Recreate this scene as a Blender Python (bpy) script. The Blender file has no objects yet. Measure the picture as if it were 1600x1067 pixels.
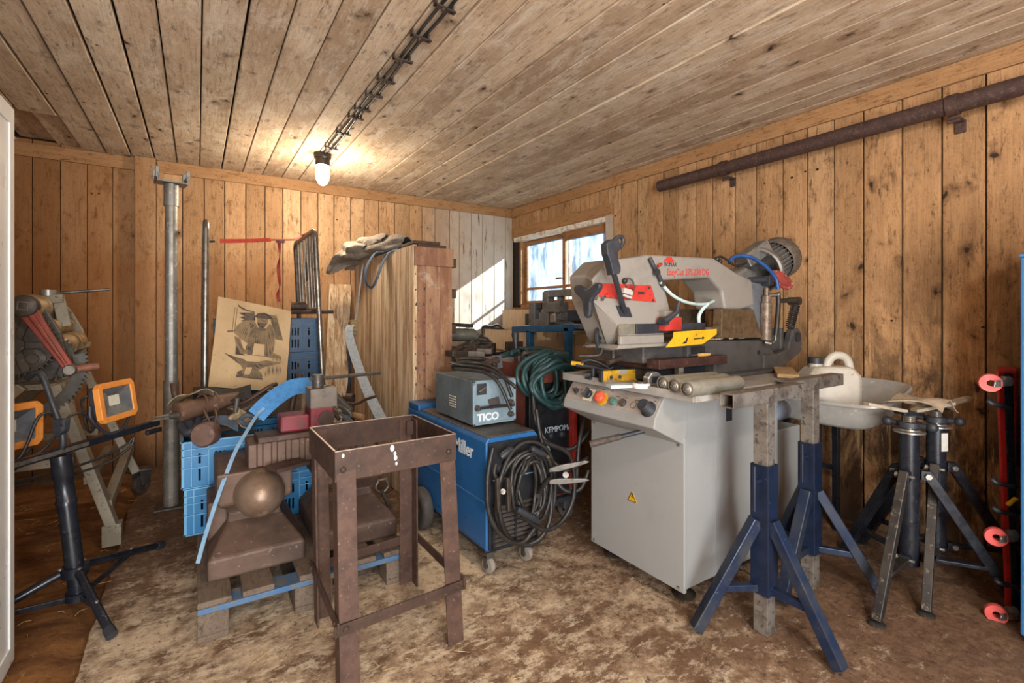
import bpy, bmesh, math, random
from mathutils import Vector as V, Matrix, Euler, noise as mn
C = bpy.context.scene.collection
SC = bpy.context.scene
random.seed(7)
pi = math.pi
# ------------------------------------------------------------------ camera, world, sun, exposure
F_PX, HOR, CAMZ = 756.0, 490.0, 1.2
YAW = math.atan(492 / 756)
cam = bpy.data.cameras.new('camera'); co = bpy.data.objects.new('camera', cam); C.objects.link(co)
cam.sensor_width = 36; cam.lens = F_PX / 1600 * 36
cam.shift_y = -(533.5 - HOR) / 1600
cam.clip_start = 0.02
co.location = (0, 0, CAMZ); co.rotation_euler = (pi / 2, 0, -YAW)
SC.camera = co
SC.view_settings.view_transform = 'Standard'; SC.view_settings.look = 'None'
SC.view_settings.gamma = 1; SC.view_settings.use_curve_mapping = False
SC.view_settings.exposure = 0.55
w = bpy.data.worlds.new('world'); SC.world = w; w.use_nodes = True
nt = w.node_tree; bg = nt.nodes['Background']
sky = nt.nodes.new('ShaderNodeTexSky'); sky.sky_type = 'NISHITA'; sky.sun_disc = False
sky.sun_elevation = math.radians(32); sky.sun_rotation = math.radians(120); sky.air_density = 1.2; sky.ozone_density = 2
nt.links.new(sky.outputs[0], bg.inputs[0]); bg.inputs[1].default_value = 0.32
SUN_DIR = V((-1.0, 1.03, -0.64)).normalized()
sl = bpy.data.lights.new('sun', 'SUN'); sl.energy = 16.0; sl.angle = 0.009; sl.color = (1, .95, .87)
so = bpy.data.objects.new('sun', sl); C.objects.link(so); so.location = (6, 1, 6)
so.rotation_euler = SUN_DIR.to_track_quat('-Z', 'Y').to_euler()
# added area fill light behind the camera, set to even out the shading
al = bpy.data.lights.new('rear_fill', 'AREA'); al.shape = 'RECTANGLE'; al.size = 1.5; al.size_y = 2.0
al.energy = 135; al.color = (.95, .97, 1)
ao = bpy.data.objects.new('rear_fill', al); C.objects.link(ao); ao.location = (-.25, -1.6, 1.05)
ao.rotation_euler = V((0.3, 1, 0.22)).to_track_quat('-Z', 'Y').to_euler()
# ------------------------------------------------------------------ mesh helpers
INV = {}
def frame(d, up=V((0, 0, 1))):
    d = V(d).normalized()
    if abs(d.dot(up)) > .98: up = V((1, 0, 0))
    a = d.cross(up).normalized(); b = a.cross(d).normalized()
    return a, b
def spline(pts, n=8, closed=False):
    P = [V(p) for p in pts]; out = []; m = len(P)
    for i in range(m if closed else m - 1):
        p1, p2 = P[i], P[(i + 1) % m]
        p0 = P[i - 1] if (i > 0 or closed) else p1 * 2 - p2
        p3 = P[(i + 2) % m] if (i + 2 < m or closed) else p2 * 2 - p1
        for k in range(n):
            t = k / n
            out.append(.5 * ((2 * p1) + (p2 - p0) * t + (2 * p0 - 5 * p1 + 4 * p2 - p3) * t * t + (3 * p1 - p0 - 3 * p2 + p3) * t ** 3))
    if not closed: out.append(P[-1])
    return out
def rz(a): return Matrix.Rotation(a, 3, 'Z')
def rx(a): return Matrix.Rotation(a, 3, 'X')
def ry(a): return Matrix.Rotation(a, 3, 'Y')
class B:
    def __init__(s): s.bm = bmesh.new()
    def vs(s, co): return [s.bm.verts.new(V(c)) for c in co]
    def fc(s, v, smooth=False):
        try:
            f = s.bm.faces.new(v); f.smooth = smooth; return f
        except ValueError: return None
    def box(s, c, size, R=None):
        c = V(c); hx, hy, hz = [k / 2 for k in size]
        v = s.vs([c + ((R @ V((x, y, z))) if R else V((x, y, z))) for x in (-hx, hx) for y in (-hy, hy) for z in (-hz, hz)])
        for q in ((0, 1, 3, 2), (4, 6, 7, 5), (0, 4, 5, 1), (2, 3, 7, 6), (0, 2, 6, 4), (1, 5, 7, 3)): s.fc([v[i] for i in q])
        return s
    def bb(s, a, b): # box by two corners
        return s.box([(a[i] + b[i]) / 2 for i in range(3)], [abs(b[i] - a[i]) for i in range(3)])
    def hexa(s, p8): # 4 bottom ccw, 4 top ccw
        v = s.vs(p8)
        for q in ((3, 2, 1, 0), (4, 5, 6, 7), (0, 1, 5, 4), (1, 2, 6, 5), (2, 3, 7, 6), (3, 0, 4, 7)): s.fc([v[i] for i in q])
        return s
    def prism(s, prof, o, ex, ey, d): # 2-D profile in frame ex,ey at o, extruded by vector d
        o, ex, ey, d = V(o), V(ex), V(ey), V(d)
        a = s.vs([o + ex * p[0] + ey * p[1] for p in prof]); b = s.vs([o + ex * p[0] + ey * p[1] + d for p in prof])
        n = len(prof)
        s.fc(a[::-1]); s.fc(b)
        for i in range(n): s.fc([a[i], a[(i + 1) % n], b[(i + 1) % n], b[i]])
        return s
    def ringprism(s, outer, inner, o, ex, ey, d): # prism with one hole, equal vertex counts
        o, ex, ey, d = V(o), V(ex), V(ey), V(d)
        L = []
        for prof in (outer, inner):
            for dd in (V((0, 0, 0)), d): L.append(s.vs([o + ex * p[0] + ey * p[1] + dd for p in prof]))
        oa, ob, ia, ib = L; n = len(outer)
        for i in range(n):
            j = (i + 1) % n
            s.fc([oa[i], oa[j], ob[j], ob[i]]); s.fc([ia[j], ia[i], ib[i], ib[j]])
            s.fc([ob[i], ob[j], ib[j], ib[i]]); s.fc([oa[j], oa[i], ia[i], ia[j]])
        return s
    def tube(s, pts, r, seg=10, closed=False, cap=True, smooth=True, flat=None, rot=0):
        P = [V(p) for p in pts]; n = len(P)
        R = r if isinstance(r, (list, tuple)) else [r] * n
        rings = []; t0 = None
        for i in range(n):
            if closed: t = (P[(i + 1) % n] - P[i - 1])
            else: t = P[min(i + 1, n - 1)] - P[max(i - 1, 0)]
            if t.length < 1e-9: t = t0 or V((0, 0, 1))
            t = t.normalized()
            if t0 is None: a, b = frame(t)
            else:
                q = t0.rotation_difference(t); a = q @ a; b = q @ b
            t0 = t
            fx, fy = flat if flat else (1, 1)
            rings.append(s.vs([P[i] + R[i] * (a * fx * math.cos(rot + 2 * pi * k / seg) + b * fy * math.sin(rot + 2 * pi * k / seg)) for k in range(seg)]))
        for i in range(n if closed else n - 1):
            A, Bq = rings[i], rings[(i + 1) % n]
            for k in range(seg): s.fc([A[k], A[(k + 1) % seg], Bq[(k + 1) % seg], Bq[k]], smooth)
        if cap and not closed: s.fc(rings[0][::-1]); s.fc(rings[-1])
        return s
    def cyl(s, p0, p1, r0, r1=None, seg=16, smooth=True):
        r1 = r0 if r1 is None else r1
        return s.tube([p0, p1], [r0, r1], seg, smooth=smooth)
    def bar(s, p0, p1, w, h, roll=0): # square bar: 4-sided tube of width w (sideways) and height h
        p0, p1 = V(p0), V(p1); a, b = frame(p1 - p0)
        if roll:
            a, b = a * math.cos(roll) + b * math.sin(roll), b * math.cos(roll) - a * math.sin(roll)
        q = [(-w / 2, -h / 2), (w / 2, -h / 2), (w / 2, h / 2), (-w / 2, h / 2)]
        return s.prism(q, p0, a, b, p1 - p0)
    def pipe(s, p0, p1, ro, ri, seg=16):
        p0, p1 = V(p0), V(p1); a, b = frame(p1 - p0)
        f = lambda r: [(r * math.cos(2 * pi * k / seg), r * math.sin(2 * pi * k / seg)) for k in range(seg)]
        m = len(s.bm.faces)
        s.ringprism(f(ro), f(ri), p0, a, b, p1 - p0)
        return s
    def sqpipe(s, p0, p1, w, h, t): # hollow rectangular tube
        p0, p1 = V(p0), V(p1); a, b = frame(p1 - p0)
        f = lambda x, y: [(-x, -y), (x, -y), (x, y), (-x, y)]
        return s.ringprism(f(w / 2, h / 2), f(w / 2 - t, h / 2 - t), p0, a, b, p1 - p0)
    def lathe(s, prof, o, ax=(0, 0, 1), seg=20, smooth=True): # prof: (radius, height) along ax
        o = V(o); ax = V(ax).normalized(); a, b = frame(ax); rings = []
        for r, h in prof:
            if r < 1e-6: rings.append(s.vs([o + ax * h]))
            else: rings.append(s.vs([o + ax * h + r * (a * math.cos(2 * pi * k / seg) + b * math.sin(2 * pi * k / seg)) for k in range(seg)]))
        for A, Bq in zip(rings, rings[1:]):
            for k in range(seg):
                j = (k + 1) % seg
                if len(A) == 1 and len(Bq) == 1: continue
                if len(A) == 1: s.fc([A[0], Bq[j], Bq[k]], smooth)
                elif len(Bq) == 1: s.fc([A[k], A[j], Bq[0]], smooth)
                else: s.fc([A[k], A[j], Bq[j], Bq[k]], smooth)
        return s
    def ball(s, c, r, seg=14, rings=8, sc=(1, 1, 1)):
        c = V(c); L = []
        for i in range(rings + 1):
            th = pi * i / rings
            if i in (0, rings): L.append(s.vs([c + V((0, 0, r * sc[2] * math.cos(th)))]))
            else: L.append(s.vs([c + V((r * sc[0] * math.sin(th) * math.cos(2 * pi * k / seg), r * sc[1] * math.sin(th) * math.sin(2 * pi * k / seg), r * sc[2] * math.cos(th))) for k in range(seg)]))
        for A, Bq in zip(L, L[1:]):
            for k in range(seg):
                j = (k + 1) % seg
                if len(A) == 1: s.fc([A[0], Bq[k], Bq[j]], True)
                elif len(Bq) == 1: s.fc([A[k], Bq[0], A[j]], True)
                else: s.fc([A[k], Bq[k], Bq[j], A[j]], True)
        return s
    def ribbon(s, pts, w, th=.0025, side=None, n=8, sm=True): # flat strap of width w along points, side = width direction
        P = spline(pts, n) if n else [V(p) for p in pts]; rows = []
        for i, p in enumerate(P):
            t = (P[min(i + 1, len(P) - 1)] - P[max(i - 1, 0)]).normalized()
            k = i / (len(P) - 1)
            sd = side(k) if callable(side) else side
            sd = V(sd); sd = (sd - t * sd.dot(t)).normalized(); nn = t.cross(sd)
            rows.append(s.vs([p + sd * w / 2 + nn * th / 2, p - sd * w / 2 + nn * th / 2, p - sd * w / 2 - nn * th / 2, p + sd * w / 2 - nn * th / 2]))
        for A, Bq in zip(rows, rows[1:]):
            for k in range(4): s.fc([A[k], A[(k + 1) % 4], Bq[(k + 1) % 4], Bq[k]], sm and k in (0, 2))
        s.fc(rows[0][::-1]); s.fc(rows[-1])
        return s
    def sheet(s, fn, nu, nv, th=.003): # fn(u,v)->Vector, thickened
        g = [[V(fn(i / nu, j / nv)) for j in range(nv + 1)] for i in range(nu + 1)]
        nrm = [[None] * (nv + 1) for _ in range(nu + 1)]
        for i in range(nu + 1):
            for j in range(nv + 1):
                a = g[min(i + 1, nu)][j] - g[max(i - 1, 0)][j]; b = g[i][min(j + 1, nv)] - g[i][max(j - 1, 0)]
                n = a.cross(b); nrm[i][j] = n.normalized() if n.length > 1e-12 else V((0, 0, 1))
        T = [s.vs([g[i][j] + nrm[i][j] * th / 2 for j in range(nv + 1)]) for i in range(nu + 1)]
        U = [s.vs([g[i][j] - nrm[i][j] * th / 2 for j in range(nv + 1)]) for i in range(nu + 1)]
        for i in range(nu):
            for j in range(nv):
                s.fc([T[i][j], T[i + 1][j], T[i + 1][j + 1], T[i][j + 1]], True)
                s.fc([U[i][j], U[i][j + 1], U[i + 1][j + 1], U[i + 1][j]], True)
        for i in range(nu):
            s.fc([T[i][0], U[i][0], U[i + 1][0], T[i + 1][0]]); s.fc([T[i][nv], T[i + 1][nv], U[i + 1][nv], U[i][nv]])
        for j in range(nv):
            s.fc([T[0][j], T[0][j + 1], U[0][j + 1], U[0][j]]); s.fc([T[nu][j], U[nu][j], U[nu][j + 1], T[nu][j + 1]])
        return s
    def obj(s, name, m, parent=None, bev=0, org=None, seg=2, fixn=True, ang=35):
        if fixn: bmesh.ops.recalc_face_normals(s.bm, faces=s.bm.faces[:])
        for e in s.bm.edges:
            if len(e.link_faces) == 2 and (not (e.link_faces[0].smooth and e.link_faces[1].smooth) or e.calc_face_angle(0) > .9): e.smooth = False
        root = parent
        while root is not None and root.parent is not None: root = root.parent
        M = INV.get(root.name) if root is not None else (Matrix.Translation(-V(org)) if org is not None else None)
        if M is not None: s.bm.transform(M)
        me = bpy.data.meshes.new(name); s.bm.to_mesh(me); s.bm.free()
        o = bpy.data.objects.new(name, me); C.objects.link(o)
        if m: me.materials.append(m)
        if parent is not None: o.parent = parent
        elif org is not None: o.location = org
        if bev:
            md = o.modifiers.new('bevel', 'BEVEL'); md.width = bev; md.segments = seg; md.limit_method = 'ANGLE'; md.angle_limit = math.radians(ang)
        return o
    def objs(s, name, m, parent, bev=0, **kw): # every loose piece becomes an object of its own
        s.bm.verts.index_update(); seen = set(); out = []
        for v0 in s.bm.verts:
            if v0 in seen: continue
            st = [v0]; isl = []; seen.add(v0)
            while st:
                v = st.pop(); isl.append(v)
                for e in v.link_edges:
                    o = e.other_vert(v)
                    if o not in seen: seen.add(o); st.append(o)
            mp_ = {v: i for i, v in enumerate(isl)}; q = B(); nv = q.vs([v.co for v in isl]); fs = {f for v in isl for f in v.link_faces}
            for f in fs: q.fc([nv[mp_[v]] for v in f.verts], f.smooth)
            out.append(q)
        s.bm.free()
        return [q.obj(name, m, parent, bev, **kw) for q in out]
def thing(name, label, cat, loc=(0, 0, 0), rot=0, group=None):
    o = bpy.data.objects.new(name, None); C.objects.link(o); o.empty_display_size = .1
    o.location = loc; o.rotation_euler = (0, 0, rot)
    INV[o.name] = (Matrix.Translation(V(loc)) @ Matrix.Rotation(rot, 4, 'Z')).inverted()
    return tag(o, label, cat, group)
def tag(o, label, cat, group=None, kind=None):
    o['label'] = label; o['category'] = cat
    if group: o['group'] = group
    if kind: o['kind'] = kind
    return o
def struct(o):
    o['kind'] = 'structure'; return o
def copy_tree(o, parent=None):
    c = o.copy(); C.objects.link(c)
    if parent is not None: c.parent = parent
    for ch in list(o.children): copy_tree(ch, c)
    return c
def place(o, loc, rot=None, label=None):
    o.location = loc
    if rot is not None: o.rotation_euler = rot if isinstance(rot, (tuple, list)) else (0, 0, rot)
    if label: o['label'] = label
    return o
def text(body, size, o, ex, ey, m, parent, name='lettering', align='LEFT', off=0.0006, space=1.0, bold=0.0, sx=1.0):
    cu = bpy.data.curves.new(name, 'FONT'); cu.body = body; cu.size = size; cu.extrude = .0004; cu.align_x = align; cu.space_character = space
    cu.offset = bold
    t = bpy.data.objects.new(name, cu); C.objects.link(t); cu.materials.append(m)
    ex = V(ex).normalized(); ey = V(ey); ey = (ey - ex * ey.dot(ex)).normalized(); ez = ex.cross(ey)
    M = Matrix(((ex.x * sx, ey.x, ez.x, 0), (ex.y * sx, ey.y, ez.y, 0), (ex.z * sx, ey.z, ez.z, 0), (0, 0, 0, 1)))
    M = Matrix.Translation(V(o) + ez * off) @ M
    root = parent
    while root.parent is not None: root = root.parent
    me = bpy.data.meshes.new_from_object(t); bpy.data.objects.remove(t)
    me.transform(INV[root.name] @ M); me.name = name
    t = bpy.data.objects.new(name, me); C.objects.link(t); t.parent = parent
    if not me.materials: me.materials.append(m)
    return t
# ------------------------------------------------------------------ materials
def lin(h):
    if isinstance(h, str):
        h = h.lstrip('#'); h = [int(h[i:i + 2], 16) / 255 for i in (0, 2, 4)]
    return tuple((k / 12.92 if k <= .04045 else ((k + .055) / 1.055) ** 2.4) for k in h) + (1,)
class N:
    def __init__(s, name):
        s.m = bpy.data.materials.new(name); s.m.use_nodes = True; s.t = s.m.node_tree
        s.p = s.t.nodes['Principled BSDF']; s.tc = s.n('ShaderNodeTexCoord'); s.geo = s.n('ShaderNodeNewGeometry')
    def n(s, k, **kw):
        q = s.t.nodes.new(k)
        for a, b in kw.items(): setattr(q, a, b)
        return q
    def l(s, a, b): s.t.links.new(a, b)
    def put(s, sock, v):
        if hasattr(v, 'is_output'): s.l(v, sock)
        else: sock.default_value = v
    def mp(s, vec, sc=(1, 1, 1), loc=(0, 0, 0)):
        q = s.n('ShaderNodeMapping'); s.l(vec, q.inputs[0]); q.inputs['Scale'].default_value = sc; s.put(q.inputs['Location'], loc); return q.outputs[0]
    def noise(s, vec, sc, det=4, rough=.6, dist=0):
        q = s.n('ShaderNodeTexNoise'); s.l(vec, q.inputs['Vector']); q.inputs['Scale'].default_value = sc
        q.inputs['Detail'].default_value = det; q.inputs['Roughness'].default_value = rough; q.inputs['Distortion'].default_value = dist; return q.outputs[0]
    def vor(s, vec, sc, feat='F1', rnd=1):
        q = s.n('ShaderNodeTexVoronoi', feature=feat); s.l(vec, q.inputs['Vector']); q.inputs['Scale'].default_value = sc; q.inputs['Randomness'].default_value = rnd; return q
    def ramp(s, f, a, b, lo=0, hi=1):
        q = s.n('ShaderNodeMapRange'); s.put(q.inputs[0], f); q.inputs[1].default_value = a; q.inputs[2].default_value = b; q.inputs[3].default_value = lo; q.inputs[4].default_value = hi; return q.outputs[0]
    def mix(s, f, a, b, mode='MIX'):
        q = s.n('ShaderNodeMix', data_type='RGBA', blend_type=mode); s.put(q.inputs[0], f); s.put(q.inputs[6], a); s.put(q.inputs[7], b); return q.outputs[2]
    def math(s, op, a, b=0):
        q = s.n('ShaderNodeMath', operation=op); s.put(q.inputs[0], a); s.put(q.inputs[1], b); return q.outputs[0]
    def add(s, a, b):
        q = s.n('ShaderNodeVectorMath', operation='ADD'); s.put(q.inputs[0], a); s.put(q.inputs[1], b); return q.outputs[0]
    def comb(s, x, y, z):
        q = s.n('ShaderNodeCombineXYZ'); s.put(q.inputs[0], x); s.put(q.inputs[1], y); s.put(q.inputs[2], z); return q.outputs[0]
    def sep(s, v):
        q = s.n('ShaderNodeSeparateXYZ'); s.l(v, q.inputs[0]); return q.outputs
    def bump(s, h, st=.3, d=.002):
        q = s.n('ShaderNodeBump'); q.inputs['Strength'].default_value = st; q.inputs['Distance'].default_value = d; s.l(h, q.inputs['Height']); s.l(q.outputs[0], s.p.inputs['Normal'])
    def col(s, c): s.put(s.p.inputs['Base Color'], c)
    def rm(s, r, m=0): s.put(s.p.inputs['Roughness'], r); s.put(s.p.inputs['Metallic'], m)
MATS = {}
def mat(name, c1, c2=None, rough=.5, metal=0, sc=12, lo=.45, hi=.65, bump=.15, c3=None, sc3=40, lo3=.6, hi3=.68, spec=.5, det=5):
    """worn painted / metal surface: base c1, blotches c2, small chips c3"""
    if name in MATS: return MATS[name]
    k = N(name); v = k.tc.outputs['Object']; col = lin(c1)
    if c2: col = k.mix(k.ramp(k.noise(v, sc, det, .65), lo, hi), col, lin(c2))
    if c3: col = k.mix(k.ramp(k.noise(v, sc3, 3, .7), lo3, hi3), col, lin(c3))
    k.col(col); rr = k.ramp(k.noise(v, sc * 2.3, 3), .3, .7, max(rough - .1, 0.03), min(rough + .12, 1)); k.rm(rr, metal)
    k.p.inputs['Specular IOR Level'].default_value = spec
    if bump: k.bump(k.noise(v, sc * 6, 3, .7), bump, .001)
    MATS[name] = k.m; return k.m
# ------------------------------------------------------------------ wood
def wood(name, axis, cols, dark, stain=None, rough=.75, knots=True, grain=1.0, light=None, nails=None, mott=1.0):
    """rough sawn boards; axis = board direction 0/1/2, every loose piece of the mesh gets its own tone and grain"""
    if name in MATS: return MATS[name]
    k = N(name); pos = k.tc.outputs['Object']; rnd = k.geo.outputs['Random Per Island']
    off = k.comb(k.math('MULTIPLY', rnd, 37.1), k.math('MULTIPLY', rnd, 91.7), k.math('MULTIPLY', rnd, 53.3))
    vec = k.add(pos, off)
    def an(al, ac): q = [ac] * 3; q[axis] = al; return k.mp(vec, q)
    wob = k.noise(an(1.5, 4), 1.3, 3, .5)
    fine = k.noise(an(.8, 11), 3.2, 9, .70, .6)      # long soft grain
    fib = k.noise(an(4, 95), 1.6, 5, .75)            # fibres
    dash = k.noise(an(6, 30), 1.5, 6, .78, .4)       # short dark tears
    mot = k.noise(an(5, 9), 1.4, 7, .72, .5)         # mottled dirt
    big = k.noise(an(.5, 1.4), 1.9, 4, .6)
    grit = k.noise(vec, 70, 4, .8)
    r2 = k.math('FRACT', k.math('MULTIPLY', rnd, 7.77)); r3 = k.math('FRACT', k.math('MULTIPLY', rnd, 23.1))
    c = k.mix(k.ramp(fine, .32, .68), lin(cols[0]), lin(cols[1]))
    c = k.mix(k.ramp(rnd, .3, 1, 0, .55), c, lin(cols[3])); c = k.mix(k.ramp(r2, .5, 1, 0, .6), c, lin(cols[2]))
    c = k.mix(k.ramp(big, .42, .66, 0, .55), c, lin(cols[2]))
    if light: c = k.mix(k.ramp(k.noise(an(2.2, 6), 1.7, 8, .75, .4), .48, .64, 0, .5), c, lin(light))
    c = k.mix(k.ramp(mot, .50, .68, 0, .60 * mott), c, lin(cols[2])); c = k.mix(k.ramp(mot, .58, .72, 0, .75 * mott), c, lin(dark))
    c = k.mix(k.ramp(fib, .50, .72, 0, .55 * grain), c, lin(dark))
    c = k.mix(k.ramp(dash, .56, .66, 0, .85 * grain), c, lin(dark))
    c = k.mix(k.ramp(grit, .56, .68, 0, .5 * grain), c, lin(dark))
    c = k.mix(k.ramp(k.noise(vec, 55, 3, .7), .62, .72, 0, .35), c, lin(cols[3]))
    hgt = k.mix(.5, fine, k.mix(.5, fib, grit))
    if knots:
        s3 = [1, 1, 1]; s3[axis] = .6
        vv = k.add(vec, k.comb(*(k.math('MULTIPLY', k.noise(vec, 9 + i, 3), .13) for i in range(3))))
        d = k.vor(k.mp(vv, s3), 6.2).outputs['Distance']
        c = k.mix(k.ramp(d, .22, .07, 0, .6), c, lin(dark))
        c = k.mix(k.ramp(d, .085, .045, 0, .9), c, lin('#23160d'))
    if nails:
        sep = k.sep(pos)
        for zz in nails:
            row = k.ramp(k.math('ABSOLUTE', k.math('SUBTRACT', sep[axis], zz)), .022, .015)
            d = k.vor(pos, 16).outputs['Distance']
            c = k.mix(k.math('MULTIPLY', row, k.ramp(d, .17, .10)), c, lin('#160d08'))
    if stain: c = stain(k, c, pos, vec)
    k.col(c); k.rm(k.ramp(fine, .3, .7, rough - .12, rough + .12)); k.p.inputs['Specular IOR Level'].default_value = .25
    k.bump(hgt, .7 * grain, .005)
    MATS[name] = k.m; return k.m
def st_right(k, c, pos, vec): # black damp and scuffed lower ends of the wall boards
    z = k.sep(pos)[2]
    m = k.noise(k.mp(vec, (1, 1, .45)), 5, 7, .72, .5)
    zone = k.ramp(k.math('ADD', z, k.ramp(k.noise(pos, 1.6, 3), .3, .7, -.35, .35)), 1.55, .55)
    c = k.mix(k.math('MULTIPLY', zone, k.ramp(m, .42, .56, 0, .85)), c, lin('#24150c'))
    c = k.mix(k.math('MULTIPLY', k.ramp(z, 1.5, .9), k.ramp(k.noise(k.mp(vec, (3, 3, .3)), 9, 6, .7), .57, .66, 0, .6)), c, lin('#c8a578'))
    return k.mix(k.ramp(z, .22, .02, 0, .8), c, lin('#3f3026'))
def st_back(k, c, pos, vec): # the boards are darker and redder below an old tide line, greyer next to the window
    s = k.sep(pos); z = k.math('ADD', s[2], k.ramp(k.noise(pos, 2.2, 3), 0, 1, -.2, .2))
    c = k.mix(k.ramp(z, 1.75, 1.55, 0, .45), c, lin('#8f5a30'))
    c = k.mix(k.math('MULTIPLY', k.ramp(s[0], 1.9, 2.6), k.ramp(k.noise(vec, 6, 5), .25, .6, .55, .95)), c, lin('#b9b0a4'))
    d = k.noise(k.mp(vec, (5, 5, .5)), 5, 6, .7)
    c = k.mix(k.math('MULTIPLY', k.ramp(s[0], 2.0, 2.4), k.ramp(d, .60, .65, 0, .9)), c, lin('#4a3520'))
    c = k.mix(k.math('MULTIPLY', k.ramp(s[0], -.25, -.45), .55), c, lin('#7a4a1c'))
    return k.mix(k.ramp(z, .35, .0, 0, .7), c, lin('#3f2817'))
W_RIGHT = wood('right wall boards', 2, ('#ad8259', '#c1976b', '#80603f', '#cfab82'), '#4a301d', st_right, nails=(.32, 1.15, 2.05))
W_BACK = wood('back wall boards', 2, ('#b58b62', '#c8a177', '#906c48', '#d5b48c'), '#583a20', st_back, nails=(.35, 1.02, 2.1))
W_CEIL = wood('ceiling boards', 1, ('#bea387', '#d2bb9e', '#9a7f64', '#dccab0'), '#4f3926', None, rough=.85, mott=.6, grain=.85, light='#eadfcd', nails=(-.35, .45, 1.25, 2.05, 2.85, 3.65, 4.25))
W_TRIM_X = wood('ceiling trim along back', 0, ('#a67a50', '#b98f65', '#8d6844', '#c0986c'), '#5a3618', knots=False)
W_TRIM_Y = wood('trim along right wall', 1, ('#a67a50', '#b98f65', '#8d6844', '#c0986c'), '#5a3618', knots=False)
W_OLD = wood('old window wood', 1, ('#96653f', '#a97b52', '#6f4a2d', '#b08a62'), '#45301e', knots=False)
W_DARKGAP = mat('dark gap', '#20140b', rough=.9, bump=0)
RX, BY, CZ = 3.09, 4.75, 2.412           # right wall, back wall, ceiling
LX, FY = -1.65, -1.75                    # left wall, front wall
WY0, WY1, WZ0, WZ1 = 3.17, 4.64, 1.27, 2.06   # window opening
def boards(edges, mk, gap=.006):
    b = B()
    for a, c in zip(edges, edges[1:]): mk(b, a + gap / 2, c - gap / 2, random.uniform(-.0015, .0015))
    return b
# right wall
ed = [BY + .01, 4.62, 4.47, 4.33, 4.20, 4.06, 3.93, 3.80, 3.68, 3.55, 3.42, 3.29, 3.17, 3.012, 2.823, 2.713, 2.557, 2.411, 2.258, 2.12, 1.948, 1.798, 1.623, 1.478, 1.331, 1.184, 1.009, .848, .688, .52]
while ed[-1] > FY: ed.append(ed[-1] - random.uniform(.13, .19))
def mk(b, a, c, d):
    lo, hi = min(a, c), max(a, c)
    if hi > WY0 and lo < WY1:
        b.bb((RX + d, lo, -.05), (RX + .024, hi, WZ0)); b.bb((RX + d, lo, WZ1), (RX + .024, hi, CZ + .03))
    else: b.bb((RX + d, lo, -.05), (RX + .024, hi, CZ + .03))
bq = B()
for a, c in zip(ed, ed[1:]): mk(bq, a - .0035, c + .0035, random.uniform(-.002, .002))
struct(bq.obj('wall_right', W_RIGHT, bev=.003, seg=1))
b = B() # core of the wall behind the boards
for y0, y1, z0, z1 in ((FY, WY0, -.1, CZ + .1), (WY1, BY + .2, -.1, CZ + .1), (WY0, WY1, -.1, WZ0), (WY0, WY1, WZ1, CZ + .1)): b.bb((RX + .024, y0, z0), (RX + .16, y1, z1))
struct(b.obj('wall_right_core', W_DARKGAP))
# back wall with its shallow left bay
ed = [-.264, -.1, .049, .195, .352, .5, .644, .793, .942, 1.085, 1.239, 1.37, 1.513, 1.677, 1.833, 1.97, 2.118, 2.29, 2.406, 2.553, 2.696, 2.847, 3.003, RX + .02]
b = boards(ed, lambda b, a, c, d: b.bb((a, BY + d, -.05), (c, BY + .024, CZ + .03)))
ed = [LX - .02, -1.5, -1.35, -1.2, -1.085, -.985, -.836, -.688, -.541, -.39, -.264]
for a, c in zip(ed, ed[1:]): b.bb((a + .002, BY + random.uniform(.001, .004), -.05), (c - .002, BY + .026, CZ + .03))
struct(b.obj('wall_back', W_BACK, bev=.003, seg=1))
struct(B().bb((LX - .1, BY + .026, -.1), (RX + .2, BY + .12, CZ + .1)).obj('wall_back_core', W_DARKGAP))
# left and front wall (front wall has an added opening behind the fill light)
b = boards([FY + .15 * i for i in range(45)], lambda b, a, c, d: b.bb((LX - .024, a, -.05), (LX + d, min(c, BY + .02), CZ + .03)) if a < BY else None)
struct(b.obj('wall_left', W_RIGHT))
b = B()
x = LX
while x < RX:
    b.bb((x + .002, FY - .024, -.05 if not -1.05 < x + .075 < .55 else 2.1), (min(x + .148, RX), FY, CZ + .03)); x += .15
struct(b.obj('wall_front', W_RIGHT))
# ceiling: boards run towards the back wall; one board end is missing in the left corner
b = B(); x = -.72
xs = [LX - .02, -1.5, -1.36, -1.21, -1.06, -.9, -.72, -.575, -.425, -.281, -.134, .017, .17, .325, .475, .63, .77, .92]
while xs[-1] < RX: xs.append(xs[-1] + random.choice((.125, .14, .15, .17)))
for a, c in zip(xs, xs[1:]):
    d = random.uniform(-.005, .004)
    if abs(a + .9) < .01: b.bb((a + .003, FY - .02, CZ + d), (c - .003, 4.02, CZ + .025)); b.bb((a + .05, 4.06, CZ + .02), (c - .003, BY + .02, CZ + .045))
    elif abs(a + 1.06) < .01: b.bb((a + .003, FY - .02, CZ + d), (c - .003, 3.99, CZ + .025)); b.bb((a + .01, 4.01, CZ + .045), (c + .05, BY + .02, CZ + .06))
    else: b.bb((a + random.choice((.003, .004, .007)), FY - .02, CZ + d), (c - .003, BY + .02, CZ + .025))
struct(b.obj('ceiling', W_CEIL, bev=.0035, seg=1))
struct(B().bb((LX - .1, FY - .1, CZ + .07), (RX + .2, BY + .12, CZ + .12)).obj('ceiling_core', W_DARKGAP))
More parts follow.
